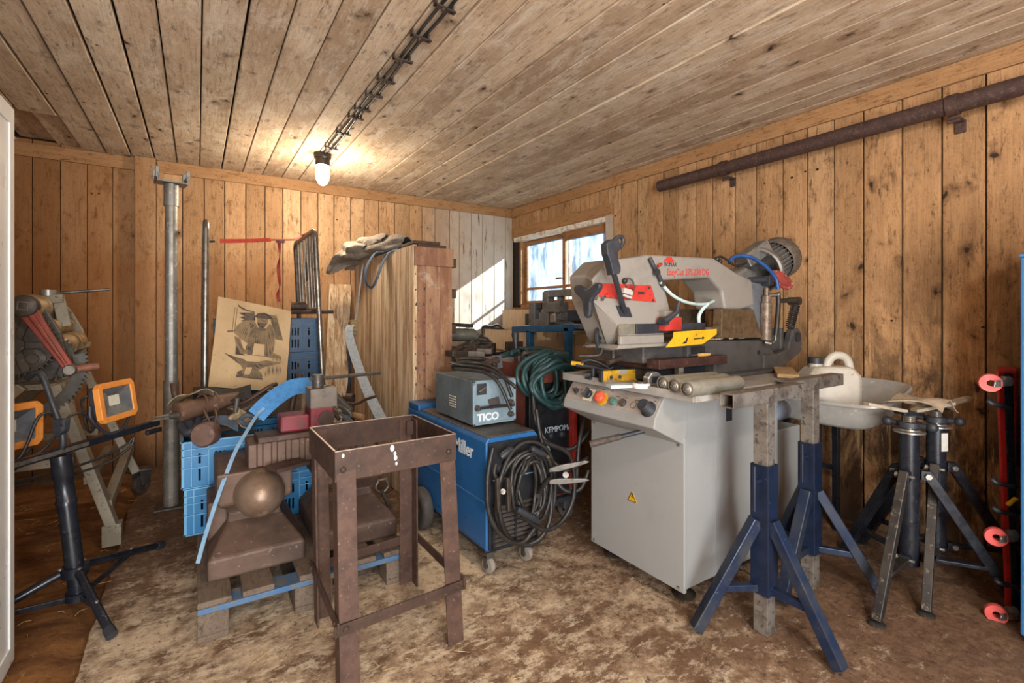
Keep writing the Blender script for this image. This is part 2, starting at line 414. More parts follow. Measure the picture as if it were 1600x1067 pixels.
# trims
struct(B().bb((-.264, BY - .022, CZ - .095), (RX - .0, BY - .002, CZ)).obj('trim_1', W_TRIM_X, bev=.003))
struct(B().bb((LX, BY - .02, CZ - .10), (-.40, BY - .001, CZ - .002)).obj('trim_2', W_TRIM_X, bev=.003))
struct(B().bb((RX - .022, FY, CZ - .095), (RX - .002, BY - .022, CZ)).obj('trim_3', W_TRIM_Y, bev=.003))
struct(B().bb((-.40, BY - .075, -.03), (-.272, BY - .001, CZ - .002)).obj('trim_4', W_BACK, bev=.004))
struct(B().bb((-.268, BY - .018, -.03), (-.225, BY - .001, CZ - .09)).obj('trim_5', W_BACK, bev=.003))
# ------------------------------------------------------------------ floor
def floor_mat(name, dirt):
    k = N(name); p = k.tc.outputs['Object']
    n1 = k.noise(p, 1.3, 6, .62, .5); n2 = k.noise(k.mp(p, (1, 2.2, 1)), 5, 8, .72, .3); n3 = k.noise(p, 42, 6, .75); n4 = k.noise(k.mp(p, (3, 1, 1)), 16, 6, .7)
    if dirt:
        c = k.mix(k.ramp(n2, .36, .66), lin('#5a3a22'), lin('#8d6238')); c = k.mix(k.ramp(n3, .52, .7, 0, .6), c, lin('#3a2415')); c = k.mix(k.ramp(n4, .60, .72, 0, .6), c, lin('#a98355'))
    else:
        s = k.sep(p); big = k.noise(p, 1.1, 5, .6, .2); md = k.noise(p, 6, 10, .78, .1); pit = k.noise(p, 30, 7, .8, 0); sw = k.noise(k.mp(p, (2, 4, 1)), 5, 10, .80, .1)
        # bare pale concrete showing through trodden-in dirt; shade around the stands painted in, darker to right and back
        soil_shade = k.math('ADD', k.ramp(s[0], 1.0, 2.4, 0, .14), k.ramp(s[1], 2.3, 3.2, 0, .12))
        m = k.math('SUBTRACT', k.mix(.55, big, md), soil_shade)
        c = k.mix(k.ramp(md, .35, .65), lin('#644b38'), lin('#8a6e55'))
        c = k.mix(k.ramp(m, .43, .55), c, lin('#c9b294'))
        c = k.mix(k.ramp(k.math('SUBTRACT', sw, k.math('MULTIPLY', soil_shade, .5)), .50, .56, 0, .65), c, lin('#dccbae'))
        c = k.mix(k.ramp(k.math('ADD', k.mix(.6, sw, pit), k.math('MULTIPLY', soil_shade, .6)), .53, .62, 0, .8), c, lin('#5e4433'))
        c = k.mix(k.ramp(pit, .56, .66, 0, .75), c, lin('#4a3627')); c = k.mix(k.ramp(n3, .60, .70, 0, .6), c, lin('#3f2f23'))
        ck = k.vor(k.add(p, k.comb(k.math('MULTIPLY', md, .35), k.math('MULTIPLY', pit, .10), 0)), 1.6, 'DISTANCE_TO_EDGE').outputs['Distance']
        c = k.mix(k.math('MULTIPLY', k.ramp(ck, .014, .004), k.ramp(big, .48, .56, 0, .8)), c, lin('#33261b'))
        n2 = pit
    k.col(c); k.rm(.92); k.p.inputs['Specular IOR Level'].default_value = .2
    k.bump(k.mix(.4, n2, n3), .8, .010); return k.m
FLOOR, DIRT = floor_mat('worn concrete', False), floor_mat('trodden earth', True)
def slab_edge(y): return -.335 + .03 * (y - 2.1) * -.2 + .02 * mn.noise(V((y * 3.1, 0, 3))) + .010 * mn.noise(V((y * 11, 2, 1)))
b = B(); rows = []
ys = [FY - .05 + i * .05 for i in range(int((BY + .15 - FY) / .05) + 1)]
for y in ys:
    e = slab_edge(y); xs = [e, e, e + .02] + [-.28 + i * .05 for i in range(1, int((RX + .08 + .28) / .05) + 2)]
    rows.append(b.vs([(x, y, (-.07 if i == 0 else (-.006 if i == 1 else .003 * mn.noise(V((x * 4, y * 4, 0))) - .002 + (.05 * max(0, (x - RX + .28) / .3) if x > RX - .28 else 0) * (.6 + .5 * mn.noise(V((x * 3, y * 5, 7))))))) for i, x in enumerate(xs)]))
for A, Q in zip(rows, rows[1:]):
    for i in range(len(A) - 1): b.fc([A[i], A[i + 1], Q[i + 1], Q[i]], i > 1)
struct(b.obj('floor', FLOOR))
b = B(); rows = []
for y in ys:
    xs = [LX - .05 + i * .06 for i in range(int((-.32 - LX) / .06) + 2)]
    rows.append(b.vs([(x, y, -.018 + .016 * mn.noise(V((x * 3, y * 3, 5))) + .008 * mn.noise(V((x * 11, y * 11, 5))) - (.03 if x > -.4 else 0)) for x in xs]))
for A, Q in zip(rows, rows[1:]):
    for i in range(len(A) - 1): b.fc([A[i], A[i + 1], Q[i + 1], Q[i]], True)
struct(b.obj('floor_earth', DIRT))
# ------------------------------------------------------------------ window in the right wall
k = N('grimy window glass'); v = k.tc.outputs['Object']
tr = k.n('ShaderNodeBsdfTransparent'); tr.inputs[0].default_value = (.80, .9, .97, 1)
df = k.n('ShaderNodeBsdfTranslucent'); df.inputs[0].default_value = (.75, .85, .92, 1)
gl = k.n('ShaderNodeBsdfGlossy'); gl.inputs['Roughness'].default_value = .05
m1 = k.n('ShaderNodeMixShader'); m2 = k.n('ShaderNodeMixShader')
k.l(k.math('ADD', k.ramp(k.noise(k.mp(v, (1, 1.5, .6)), 4, 6, .65), .40, .68, .05, .34), k.ramp(k.noise(k.mp(v, (1, 14, .8)), 7, 5, .7), .55, .7, 0, .12)), m1.inputs[0]); k.l(tr.outputs[0], m1.inputs[1]); k.l(df.outputs[0], m1.inputs[2])
m2.inputs[0].default_value = .06; k.l(m1.outputs[0], m2.inputs[1]); k.l(gl.outputs[0], m2.inputs[2])
k.l(m2.outputs[0], k.t.nodes['Material Output'].inputs[0]); GLASS = k.m
WHITEW = mat('flaked white paint', '#d8d4cb', '#b49a7c', .6, sc=16, lo=.5, hi=.6)
wn = struct(B().bb((RX + .03, WY0, WZ0), (RX + .14, WY0 + .035, WZ1)).bb((RX + .03, WY1 - .035, WZ0), (RX + .14, WY1, WZ1)).bb((RX + .03, WY0, WZ1 - .03), (RX + .14, WY1, WZ1)).bb((RX + .03, WY0, WZ0), (RX + .14, WY1, WZ0 + .03)).obj('window_1', W_OLD, bev=.003))
YM = 3.83
def sash(y0, y1, x, bar, lab):
    b = B(); t = .045
    b.bb((x, y0, WZ0 + .03), (x + .04, y0 + t, WZ1 - .03)).bb((x, y1 - t, WZ0 + .03), (x + .04, y1, WZ1 - .03)).bb((x, y0 + t, WZ1 - .03 - t * (1.8 if lab else 1)), (x + .04, y1 - t, WZ1 - .03)).bb((x, y0 + t, WZ0 + .03), (x + .04, y1 - t, WZ0 + .03 + t))
    b.bb((x + .008, y0 + t, bar - .012), (x + .032, y1 - t, bar + .012))
    o = b.obj('window_sash', W_OLD, wn, bev=.003)
    B().bb((x + .018, y0 + t - .005, WZ0 + .07), (x + .022, y1 - t + .005, bar - .006)).obj('pane', GLASS, o)
    B().bb((x + .018, y0 + t - .005, bar + .006), (x + .022, y1 - t + .005, WZ1 - .07)).obj('pane', GLASS, o)
    return o
sash(WY0 + .035, YM + .03, RX + .035, 1.485, True); sb = sash(YM - .02, WY1 - .035, RX + .085, 1.485, False)
B().cyl((RX + .03, YM + .01, 1.56), (RX - .012, YM + .01, 1.56), .008).box((RX - .012, YM + .03, 1.56), (.012, .09, .016)).obj('latch', mat('rust', '#5c3b28', '#3a2820', .7, .3, 20), wn, bev=.002)
b = B().bb((RX - .03, WY0 - .07, WZ1 + .015), (RX - .001, WY1 + .06, WZ1 + .115)); o = struct(b.obj('trim_6', W_TRIM_Y, bev=.003))
struct(B().bb((RX - .03, WY0 - .07, WZ0 - .06), (RX - .001, WY0 + .0, WZ1 + .015)).obj('trim_7', W_BACK, bev=.003))
struct(B().bb((RX - .022, WY0, WZ1 - .035), (RX + .06, WY1 + .04, WZ1 + .014)).obj('trim_8', WHITEW, bev=.004))
struct(B().bb((RX - .02, WY0 - .02, WZ0 - .05), (RX + .14, WY1 + .02, WZ0 - .0)).obj('trim_9', W_OLD, bev=.003))
# yard outside the window
GRASS = mat('yard ground', '#b9bcae', '#8f9a86', .95, sc=3, bump=0)
struct(B().bb((RX + .2, -4, -.3), (RX + 9, 12, -.25)).obj('ground_outside', GRASS))
PLASTIC = mat('blue tarpaulin', '#5f8db4', '#274e74', .5, sc=3, lo=.38, hi=.62)
b = B().sheet(lambda u, v: (RX + 2.6 + .06 * math.sin(v * 23) + .05 * math.sin(u * 9), 1.2 + 9 * v, -.2 + 3.0 * u), 8, 60, .01)
o = b.obj('backdrop', PLASTIC, org=(RX + 2.6, 5, -.2)); tag(o, 'added pale blue backdrop hiding the sky outside beyond the grimy window', 'backdrop')  # added sheet, turns the view through the panes blue and hides the sky
# ------------------------------------------------------------------ ceiling lamp, an assumed second lamp out of view, and the cables
IRON = mat('dark cast iron', '#3a332d', '#55463a', .6, .5, 20)
CABLE = mat('black cable', '#1e1b19', '#2d2926', .5, 0, 30)
k = N('lit frosted glass'); em = k.n('ShaderNodeEmission'); em.inputs[0].default_value = (1, .86, .62, 1); em.inputs[1].default_value = 9
k.l(em.outputs[0], k.t.nodes['Material Output'].inputs[0]); LIT = k.m
LAMPS = []
def make_lamp():
    t = thing('ceiling_lamp', 'lit jar-shaped lamp hanging on the boarded ceiling at the end of the cables', 'lamp')
    B().lathe([(0, 0), (.062, 0), (.062, -.03), (.052, -.036), (.052, -.075), (.046, -.085), (0, -.085)], (0, 0, 0), seg=24).obj('base', IRON, t)
    B().lathe([(.044, -.086), (.05, -.1), (.052, -.15), (.047, -.19), (.032, -.222), (.012, -.238), (0, -.24)], (0, 0, 0), seg=24).obj('glass', LIT, t)
    B().cyl((0, -.06, -.03), (0, -.10, -.03), .014).obj('gland', IRON, t)
    return t
def lamp_light(loc, e, c, r=.055):
    l = bpy.data.lights.new('lamp_glow', 'POINT'); l.energy = e; l.color = c; l.shadow_soft_size = r
    o = bpy.data.objects.new('lamp_glow', l); C.objects.link(o); o.location = loc; return o
l1 = make_lamp(); LX0, LY0 = .800, 3.87; l1.location = (LX0, LY0, CZ)
lamp_light((LX0, LY0, CZ - .32), 27, (1, .85, .66), .06)
assumed_lamp = copy_tree(l1); place(assumed_lamp, (.80, -.55, CZ), 0, 'assumed lit jar-shaped lamp, added on the unseen ceiling behind the camera, nearest the front wall')  # second lamp assumed from the shadow directions, added out of view
lamp_light((.80, -.55, CZ - .34), 62, (1, .95, .88), .09)  # main light of the assumed lamp behind the camera
for x, lab in ((.792, 'left of the two black cables clipped to the ceiling boards'), (.822, 'right of the two black cables clipped to the ceiling boards')):
    p = [(x + .004 * math.sin(i * 1.7 + x * 90), LY0 - .1 - i * .22, CZ - .014 - .004 * abs(math.sin(i * 2.3))) for i in range(19)]
    if x < .8: p = [(LX0, LY0 - .09, CZ - .03)] + p
    o = B().tube(spline(p, 4), .0068, 8).obj('cable', CABLE, org=(x, 2, CZ)); tag(o, lab, 'cable', 'cables along the ceiling')
clip0 = None
cy = [3.62, 3.28, 2.98, 2.84, 2.62, 2.42, 2.18, 1.96, 1.72, 1.40, .95, .4]
order = ['first', 'second', 'third', 'fourth', 'fifth', 'sixth', 'seventh', 'eighth', 'ninth']
for i, y in enumerate(cy[:9]):
    if clip0 is None:
        clip0 = thing('cable_clip', '', 'clip', (0, 0, 0), 0, 'cable clips on the ceiling')
        B().bb((-.045, -.011, -.03), (.05, .011, -.022)).bb((-.045, -.011, -.03), (-.037, .011, 0)).bb((.030, -.011, -.03), (.038, .011, 0)).obj('bracket', IRON, clip0, bev=.002)
        B().cyl((-.004, 0, -.04), (-.004, 0, -.022), .009).obj('screw', IRON, clip0)
        o = clip0
    else: o = copy_tree(clip0)
    place(o, (.806, y, CZ), random.uniform(-.15, .15), order[i] + ' cable clip along the ceiling cables, counted from the lit lamp')
# ------------------------------------------------------------------ image pixels to world points: camera ray cut at a chosen depth or plane
_S, _C = math.sin(YAW), math.cos(YAW)
def _ray(px, py): u, v = (px - 800) / F_PX, (HOR - py) / F_PX; return V((_S + _C * u, _C - _S * u, v))
def at(px, py, d): return V((0, 0, CAMZ)) + _ray(px, py) * d
def atx(px, py, x): r = _ray(px, py); return V((0, 0, CAMZ)) + r * (x / r.x)
def aty(px, py, y): r = _ray(px, py); return V((0, 0, CAMZ)) + r * (y / r.y)
def atz(px, py, z): r = _ray(px, py); return V((0, 0, CAMZ)) + r * ((z - CAMZ) / r.z)
# ------------------------------------------------------------------ band saw
SAWG = mat('saw grey paint', '#847e76', '#726c64', .5, 0, 7, .5, .75, .1, '#6e665e', 60, .66, .7)
CABG = mat('cabinet light grey paint', '#8f8f8c', '#84837f', .45, 0, 3, .5, .8, .08, '#77726b', 70, .70, .73)
TRAYG = mat('tray grey paint', '#98948d', '#7d756b', .5, 0, 8, .45, .7, .1, '#5d5248', 50, .62, .68)
CASTG = mat('dark grey casting', '#4b4846', '#3a3735', .5, .1, 9, .45, .7, .2, '#6a5a4c', 50, .62, .68)
BROWNST = mat('rusty slide', '#4a302a', '#372420', .6, .3, 18, c3='#6b4a38')
STEEL = mat('worn steel', '#7a746b', '#5c544b', .42, .6, 20, c3='#54483c', sc3=50)
BRUSH = mat('brushed brown steel', '#8c765a', '#6f5c46', .35, .7, 25, c3='#a8916e', sc3=60)
ALU = mat('cast aluminium', '#9b9a97', '#7f7d79', .4, .7, 14, c3='#615c55', sc3=50)
RED = mat('red paint', '#b3352a', '#97281f', .45, 0, 10, c3='#6e2019', sc3=60)
YEL = mat('yellow paint', '#cfa01c', '#bb8e18', .45, 0, 12, c3='#5d4a1c', sc3=40, lo3=.62)
BLKP = mat('black plastic', '#25272c', '#32343a', .5, 0, 20)
BLUEHOSE = mat('blue hose', '#24508c', '#1c3f70', .4, 0, 20)
PALEHOSE = mat('pale hose', '#b9ccc8', '#98aca8', .35, 0, 20)
WHITEP = mat('white plastic', '#d8d5cd', '#c4bfb4', .45, 0, 10)
GREENP = mat('green plastic', '#3e6f63', '#355c53', .4, 0, 10)
ORNG = mat('orange red plastic', '#d75a3e', '#c64d34', .4, 0, 10)
SCREW = mat('zinc screws', '#b2aea6', '#8d8880', .35, .8, 30)
PANELG = mat('panel face', '#948a82', '#877d75', .5, 0, 10)
INKR, INKB, INKW = mat('red print', '#b83228', rough=.5, bump=0), mat('black print', '#1d1b1b', rough=.5, bump=0), mat('white print', '#cfd3d6', rough=.5, bump=0)
saw = thing('band_saw', 'big grey metal-cutting band saw on its cabinet with control panel', 'band saw', (2.1, 1.5, 0))
def P2(b, pts, y, th): # profile in the x,z plane
    return b.prism(pts, (0, y, 0), (1, 0, 0), (0, 0, 1), (0, th, 0))
CY0, CY1 = 1.262, 1.80
cab = B().bb((1.66, CY0, .075), (2.36, CY1, .875)).bb((2.362, CY0 + .035, .075), (2.64, CY1, .62)).obj('cabinet', CABG, saw, bev=.006)
B().bb((1.862, CY0 - .0015, .085), (1.8645, CY0 + .004, .87)).obj('panel_seam', TRAYG, cab)
rp = aty(1139, 645, CY0); B().bb((rp.x - .022, CY0 - .0012, rp.z - .035), (rp.x + .022, CY0 + .002, rp.z + .035)).obj('rating_plate', BLKP, cab)
fp = B().bb((1.645, CY0 - .006, .068), (1.662, CY1 + .005, .70)).obj('front_panel', CABG, saw, bev=.003)
b = B()
for y, z in ((CY0 + .02, .085), (CY0 + .02, .665), (CY1 - .02, .085), (CY1 - .02, .665)): b.cyl((1.6455, y, z), (1.641, y, z), .006)
b.objs('panel_screw', SCREW, fp)
tri = [(-.045, -.026), (.045, -.026), (0, .05)]
c0 = atx(988, 778, 1.645); b = B().prism(tri, c0 + V((-.0015, 0, 0)), (0, -.62, 0), (0, 0, .62), (.003, 0, 0)); wl = b.obj('warning_label', YEL, fp)
b = B()
bolt = [(.004, .030), (-.010, .004), (.002, .005), (-.006, -.018), (.012, .010), (.001, .009), (.010, .030)]
b.prism([(x * .75, y * .75 + .003) for x, y in bolt], c0 + V((-.0025, 0, 0)), (0, -.75, 0), (0, 0, .75), (.001, 0, 0))
for i in range(3): # black rim of the triangle
    p, q = tri[i], tri[(i + 1) % 3]; b.bar(c0 + V((-.002, -.52 * p[0], .52 * p[1])), c0 + V((-.002, -.52 * q[0], .52 * q[1])), .0022, .0022)
b.obj('warning_symbol', INKB, wl)
prof = [(1.67, .874), (1.532, .874), (1.478, .795), (1.470, .756), (1.658, .664), (1.67, .664)]
cb = B().prism(prof, (0, CY0 - .002, 0), (1, 0, 0), (0, 0, 1), (0, .55, 0)).obj('control_box', CABG, saw, bev=.004)
pn = V((-.826, 0, .564)); pd = V((-.564, 0, -.826)); pu = V((0, -1, 0)) # panel normal, down, right
def onp(px, py): # where the ray of an image pixel meets the slanted panel
    r = _ray(px, py); o = V((0, 0, CAMZ)); p0 = V((1.532, 0, .874)); t = (p0 - o).dot(pn) / r.dot(pn); return o + r * t
def quad(b, p, w, h, th): # plate on the panel, centred at p
    return b.prism([(-w / 2, -h / 2), (w / 2, -h / 2), (w / 2, h / 2), (-w / 2, h / 2)], p, pu, -pd, pn * th)
mid = V((1.505, CY0 + .274, .8345))
face = quad(B(), mid, .525, .084, .0015).obj('panel_face', PANELG, cb)
p = onp(903, 612); B().lathe([(.017, 0), (.017, .006), (.014, .008), (0, .008)], p, pn).obj('bezel', SCREW, cb); quad(B().cyl(p, p + pn * .02, .012), p + pn * .018, .024, .009, .012).obj('selector_switch', BLKP, cb, bev=.001)
p = onp(921, 617); quad(B(), p, .055, .058, .005).obj('switch_plate', mat('cream plate', '#cfc6ae', rough=.5), cb, bev=.001); b = B().lathe([(.021, 0), (.021, .012), (.018, .016), (0, .016)], p + pn * .005, pn); quad(b, p + pn * .02, .012, .046, .014).obj('rotary_switch', BLKP, cb, bev=.0015)
p = onp(942, 624); B().lathe([(.030, 0), (.030, .004), (.02, .006), (0, .006)], p, pn).obj('collar', YEL, cb); B().lathe([(.014, 0), (.014, .014), (.024, .018), (.026, .030), (.02, .037), (0, .039)], p, pn).obj('emergency_stop', ORNG, cb)
p = onp(959, 628); B().lathe([(.017, 0), (.017, .01), (.015, .014), (0, .014)], p, pn).obj('start_button', GREENP, cb)
p = onp(974, 630); B().lathe([(.017, 0), (.017, .01), (.015, .014), (0, .014)], p, pn).obj('button', mat('dark brown plastic', '#3a332e', rough=.5), cb)
p = onp(990, 633); B().ringprism([(.016 * math.cos(i * .393), .016 * math.sin(i * .393)) for i in range(16)], [(.0145 * math.cos(i * .393), .0145 * math.sin(i * .393)) for i in range(16)], p + pn * .0014, pu, pd, pn * .001).obj('printed_ring', INKB, cb)
p = onp(1014, 640); B().lathe([(.033, 0), (.033, .008), (.024, .016), (.024, .045), (.022, .048), (0, .048)], p, pn, 24).obj('speed_knob', BLKP, cb)
b = B(); b2 = B()
for px, py in ((953, 612), (958, 612)): quad(b, onp(px, py), .008, .007, .003)
for px, py, ww in ((909, 609, .02), (944, 609, .02), (966, 620, .02), (979, 622, .02), (996, 626, .025), (1026, 622, .02), (1024, 627, .012), (932, 613, .018)): quad(b2, onp(px, py) + pn * .0014, ww, .0025, .0006)
b.objs('indicator_lamp', SCREW, cb); b2.objs('printed_mark', INKB, cb)
tr = B().prism([(1.515, 1.862), (1.515, 1.112), (2.36, 1.098), (2.44, 1.125), (2.50, 1.40), (2.72, 1.45), (2.72, 1.862)], (0, 0, .876), (1, 0, 0), (0, 1, 0), (0, 0, .022)).obj('tray', TRAYG, saw, bev=.006)
b = B()
for p, q in (((1.515, 1.862), (1.515, 1.112)), ((1.515, 1.112), (2.36, 1.098)), ((2.36, 1.098), (2.44, 1.125)), ((2.44, 1.125), (2.50, 1.40)), ((2.72, 1.862), (1.515, 1.862))):
    b.bar((p[0], p[1], .893), (q[0], q[1], .893), .012, .034)
b.obj('tray_rim', TRAYG, tr, bev=.003)
b = B().cyl((2.34, 1.30, .72), (2.46, 1.30, .72), .05, seg=20).obj('coolant_duct', mat('blue grey plastic', '#7f8894', rough=.5), saw)
for x, y in ((1.74, 1.33), (1.74, 1.74), (2.57, 1.36), (2.57, 1.74)):
    B().lathe([(.048, .004), (.05, .012), (.03, .02), (.012, .024), (.012, .078), (0, .078)], (x, y, 0)).box((x, y, .06), (.06, .06, .008)).obj('leveling_foot', IRON, saw)
p0, p1 = atx(922, 694, 1.42), atx(1010, 672, 1.60); pm = p0.lerp(p1, .55)
lv = B().tube([p0, pm], [.015, .013], 14).obj('lever_grip', mat('worn grip', '#4a403a', '#2f2a27', .7, 0, 40), saw); B().tube([pm, p1 + (p1 - p0) * .4], .010, 12).obj('lever_bar', BLKP, saw)
b = B() # base casting with hinge cheeks
P2(b, [(2.06, .91), (2.60, .91), (2.60, .975), (2.50, 1.062), (1.86, 1.075), (1.86, .99), (2.06, .985)], 1.40, .34)
b.bb((1.60, 1.43, .985), (1.87, 1.74, 1.065)).bb((2.02, 1.34, .898), (2.54, 1.40, .915))
b.obj('base_casting', CASTG, saw, bev=.006)
hc = [(2.46, .91), (2.64, .91), (2.83, .985), (2.845, 1.04), (2.835, 1.09), (2.81, 1.118), (2.775, 1.125), (2.745, 1.112), (2.70, 1.01), (2.58, .985), (2.46, .99)]
b = B(); P2(b, hc, 1.385, .04); P2(b, hc, 1.66, .06); b.bb((2.52, 1.42, .92), (2.62, 1.67, .985)); b.bb((2.69, 1.42, .98), (2.72, 1.66, 1.12)); b.obj('hinge_bracket', CASTG, saw, bev=.008)
b = B().cyl((2.785, 1.375, 1.07), (2.785, 1.75, 1.07), .026).obj('hinge_pin', BLKP, saw)
B().bb((1.62, 1.36, .965), (2.10, 1.43, 1.005)).bb((1.66, 1.43, .955), (2.08, 1.70, .99)).obj('vise_slide', BROWNST, saw, bev=.003)
B().lathe([(.02, 0), (.02, .012), (.014, .016), (.022, .03), (.022, .07), (0, .07)], (1.80, 1.40, .90), seg=6, smooth=False).obj('levelling_bolt', STEEL, saw)
B().bb((1.66, 1.45, .90), (2.06, 1.72, .955)).obj('under_casting', BLKP, saw, bev=.01)
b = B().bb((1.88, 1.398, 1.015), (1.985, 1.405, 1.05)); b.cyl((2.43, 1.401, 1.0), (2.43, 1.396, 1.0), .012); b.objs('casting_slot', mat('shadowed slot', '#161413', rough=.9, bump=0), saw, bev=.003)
B().hexa([(2.09, 1.385, 1.085), (2.44, 1.385, 1.075), (2.44, 1.43, 1.075), (2.09, 1.43, 1.085), (2.095, 1.385, 1.222), (2.36, 1.385, 1.222), (2.36, 1.43, 1.222), (2.095, 1.43, 1.222)]).obj('front_jaw', BRUSH, saw, bev=.003)
B().bb((2.06, 1.66, 1.07), (2.36, 1.70, 1.225)).bb((1.93, 1.62, 1.08), (2.05, 1.66, 1.19)).obj('rear_jaw', BRUSH, saw, bev=.003)
b = B()
for i in range(14): b.box((1.9 + i * .04 + random.uniform(-.01, .01), 1.41 + random.uniform(0, .05), 1.078), (.03, .016, .006), rz(random.uniform(0, 3)))
b.obj('metal_swarf', mat('pale swarf', '#b5a48c', '#7f6d58', .6, .4, 60), saw)['kind'] = 'stuff'
# the bow
bow = [(1.40, 1.408), (1.345, 1.36), (1.33, 1.25), (1.44, 1.115), (1.44, 1.075), (1.665, 1.08), (1.722, 1.208), (1.675, 1.342), (2.0, 1.366), (2.09, 1.305), (2.112, 1.221), (2.255, 1.222), (2.36, 1.24), (2.34, 1.37), (2.215, 1.398), (2.03, 1.46), (1.57, 1.447), (1.499, 1.431)]
bw = P2(B(), bow, 1.38, .17).obj('saw_bow', SAWG, saw, bev=.014, seg=3)
# wheel cover at the free end: its front face is smaller than its back
fr = [(1.345, 1.408), (1.262, 1.33), (1.265, 1.245), (1.405, 1.15), (1.405, 1.112), (1.665, 1.112), (1.70, 1.20), (1.66, 1.36), (1.56, 1.44)]
bk = [(1.385, 1.418), (1.31, 1.355), (1.325, 1.25), (1.43, 1.065), (1.45, 1.045), (1.70, 1.05), (1.73, 1.20), (1.67, 1.36), (1.56, 1.445)]
b = B(); L_ = [b.vs([(x, 1.379, z) for x, z in fr]), b.vs([(x + .0, 1.47, z) for x, z in bk]), b.vs([(x, 1.575, z) for x, z in bk])]
b.fc(L_[0]); b.fc(L_[2][::-1])
for A_, Q_ in zip(L_, L_[1:]):
    for i in range(len(fr)): b.fc([A_[i], A_[(i + 1) % len(fr)], Q_[(i + 1) % len(fr)], Q_[i]])
b.obj('wheel_cover', SAWG, bw, bev=.008, seg=2)
B().prism([(1.385, 1.06), (1.78, 1.062), (1.80, 1.07), (1.80, 1.075), (1.40, 1.075)], (0, 1.372, 0), (1, 0, 0), (0, 0, 1), (0, .2, 0)).obj('cover_lip', SAWG, saw, bev=.002)
P2(B(), [(1.40, 1.075), (1.40, 1.112), (1.66, 1.112), (1.66, 1.075)], 1.366, .02).obj('cover_ridge', SAWG, bw, bev=.006)
P2(B(), [(1.268, 1.318), (1.30, 1.262), (1.62, 1.247), (1.59, 1.318)], 1.3765, .006).obj('red_plate', RED, bw, bev=.001)
b = B()
for x, z in ((1.29, 1.305), (1.575, 1.307), (1.325, 1.266), (1.60, 1.256), (1.44, 1.308), (1.46, 1.262)): b.cyl((x, 1.377, z), (x, 1.3745, z), .005)
b.bb((1.51, 1.374, 1.279), (1.545, 1.378, 1.29)); b.objs('plate_screw', BLKP, bw)
B().bb((1.40, 1.374, 1.118), (1.492, 1.386, 1.158)).obj('sight_window', mat('dusty window', '#77705f', '#5d584c', .3), bw, bev=.002)
B().bb((1.492, 1.368, 1.118), (1.945, 1.40, 1.158)).obj('guide_beam', BLKP, bw, bev=.003)
gb = B().bb((1.628, 1.335, 1.128), (1.735, 1.40, 1.186)).obj('guide_block', RED, bw, bev=.003)
B().bb((1.64, 1.345, 1.186), (1.73, 1.40, 1.212)).obj('guide_cap', SAWG, gb, bev=.003)
pl = aty(1041, 502, 1.325); B().cyl(pl + V((0, .03, 0)), pl + V((0, -.004, 0)), .017).tube([pl + V((-.02, -.004, 0)), pl + V((.01, -.006, .012)), aty(1058, 487, 1.318), aty(1061, 470, 1.315)], [.010, .012, .010, .008], 10).obj('clamp_lever', BLKP, gb)
B().prism([(1.62, 1.06), (1.865, 1.066), (1.965, 1.108), (1.965, 1.131), (1.672, 1.124), (1.668, 1.1)], (0, 1.325, 0), (1, 0, 0), (0, 0, 1), (0, .006, 0)).obj('blade_guard', YEL, bw, bev=.001)
b = B().prism([(1.72, 1.072), (1.75, 1.074), (1.762, 1.10), (1.75, 1.094), (1.744, 1.08), (1.738, 1.082)], (0, 1.3235, 0), (1, 0, 0), (0, 0, 1), (0, .002, 0)).prism([(1.80, 1.088), (1.86, 1.091), (1.86, 1.086), (1.875, 1.094), (1.86, 1.101), (1.86, 1.096), (1.80, 1.093)], (0, 1.3235, 0), (1, 0, 0), (0, 0, 1), (0, .002, 0))
b.objs('guard_mark', INKB, bw)
b = B().bb((1.71, 1.43, 1.11), (2.12, 1.432, 1.135)); b.obj('saw_blade', STEEL, bw)
text('EasyCut 275.230 DG', .040, aty(1042, 430, 1.38), (1, 0, .045), (0, 0, 1), INKR, bw, 'model_lettering', sx=.86, bold=.0005)
text('BOMAR', .026, aty(1038, 416, 1.38), (1, 0, .03), (0, 0, 1), INKB, bw, 'maker_lettering', sx=.9)
c0 = aty(1037, 411, 1.379) # small red dinosaur silhouette above the maker's name
dino = [(-.005, .002), (.004, .012), (.010, .020), (.018, .022), (.024, .030), (.030, .026), (.037, .034), (.043, .027), (.051, .030), (.054, .022), (.062, .020), (.072, .010), (.064, .012), (.058, .008), (.054, 0), (.049, 0), (.047, .006), (.034, .006), (.031, -.001), (.025, -.001), (.022, .008), (.012, .008)]
B().prism(dino, c0 + V((0, -.0008, 0)), (1, 0, 0), (0, 0, 1), (0, .001, 0)).obj('maker_emblem', INKR, bw)
# feed handle
hb = V((1.43, 1.372, 1.207)); ht = aty(958, 424, 1.30)
B().prism([(1.385, 1.232), (1.455, 1.226), (1.475, 1.186), (1.41, 1.188)], (0, 1.372, 0), (1, 0, 0), (0, 0, 1), (0, .010, 0)).obj('handle_plate', BLKP, bw, bev=.002)
B().tube([hb, ht], .0105, 12).obj('handle_rod', BLKP, bw)
fh = lambda x, y: aty(885 + x * .1875, 360 + y * .1875, 1.292)
gp = [fh(*q) for q in ((313, 110), (365, 75), (415, 80), (428, 130), (420, 170), (408, 190), (414, 250), (432, 300), (432, 345), (418, 365), (368, 372), (360, 320), (345, 260), (322, 200))]
b = B().prism([(q.x, q.z) for q in gp], (0, 1.278, 0), (1, 0, 0), (0, 0, 1), (0, .034, 0))
b.tube(spline([fh(*q) for q in ((395, 85), (430, 55), (462, 58), (472, 95), (455, 130), (415, 165))], 5), .0085, 8)
b.obj('feed_handle', BLKP, bw, bev=.007)
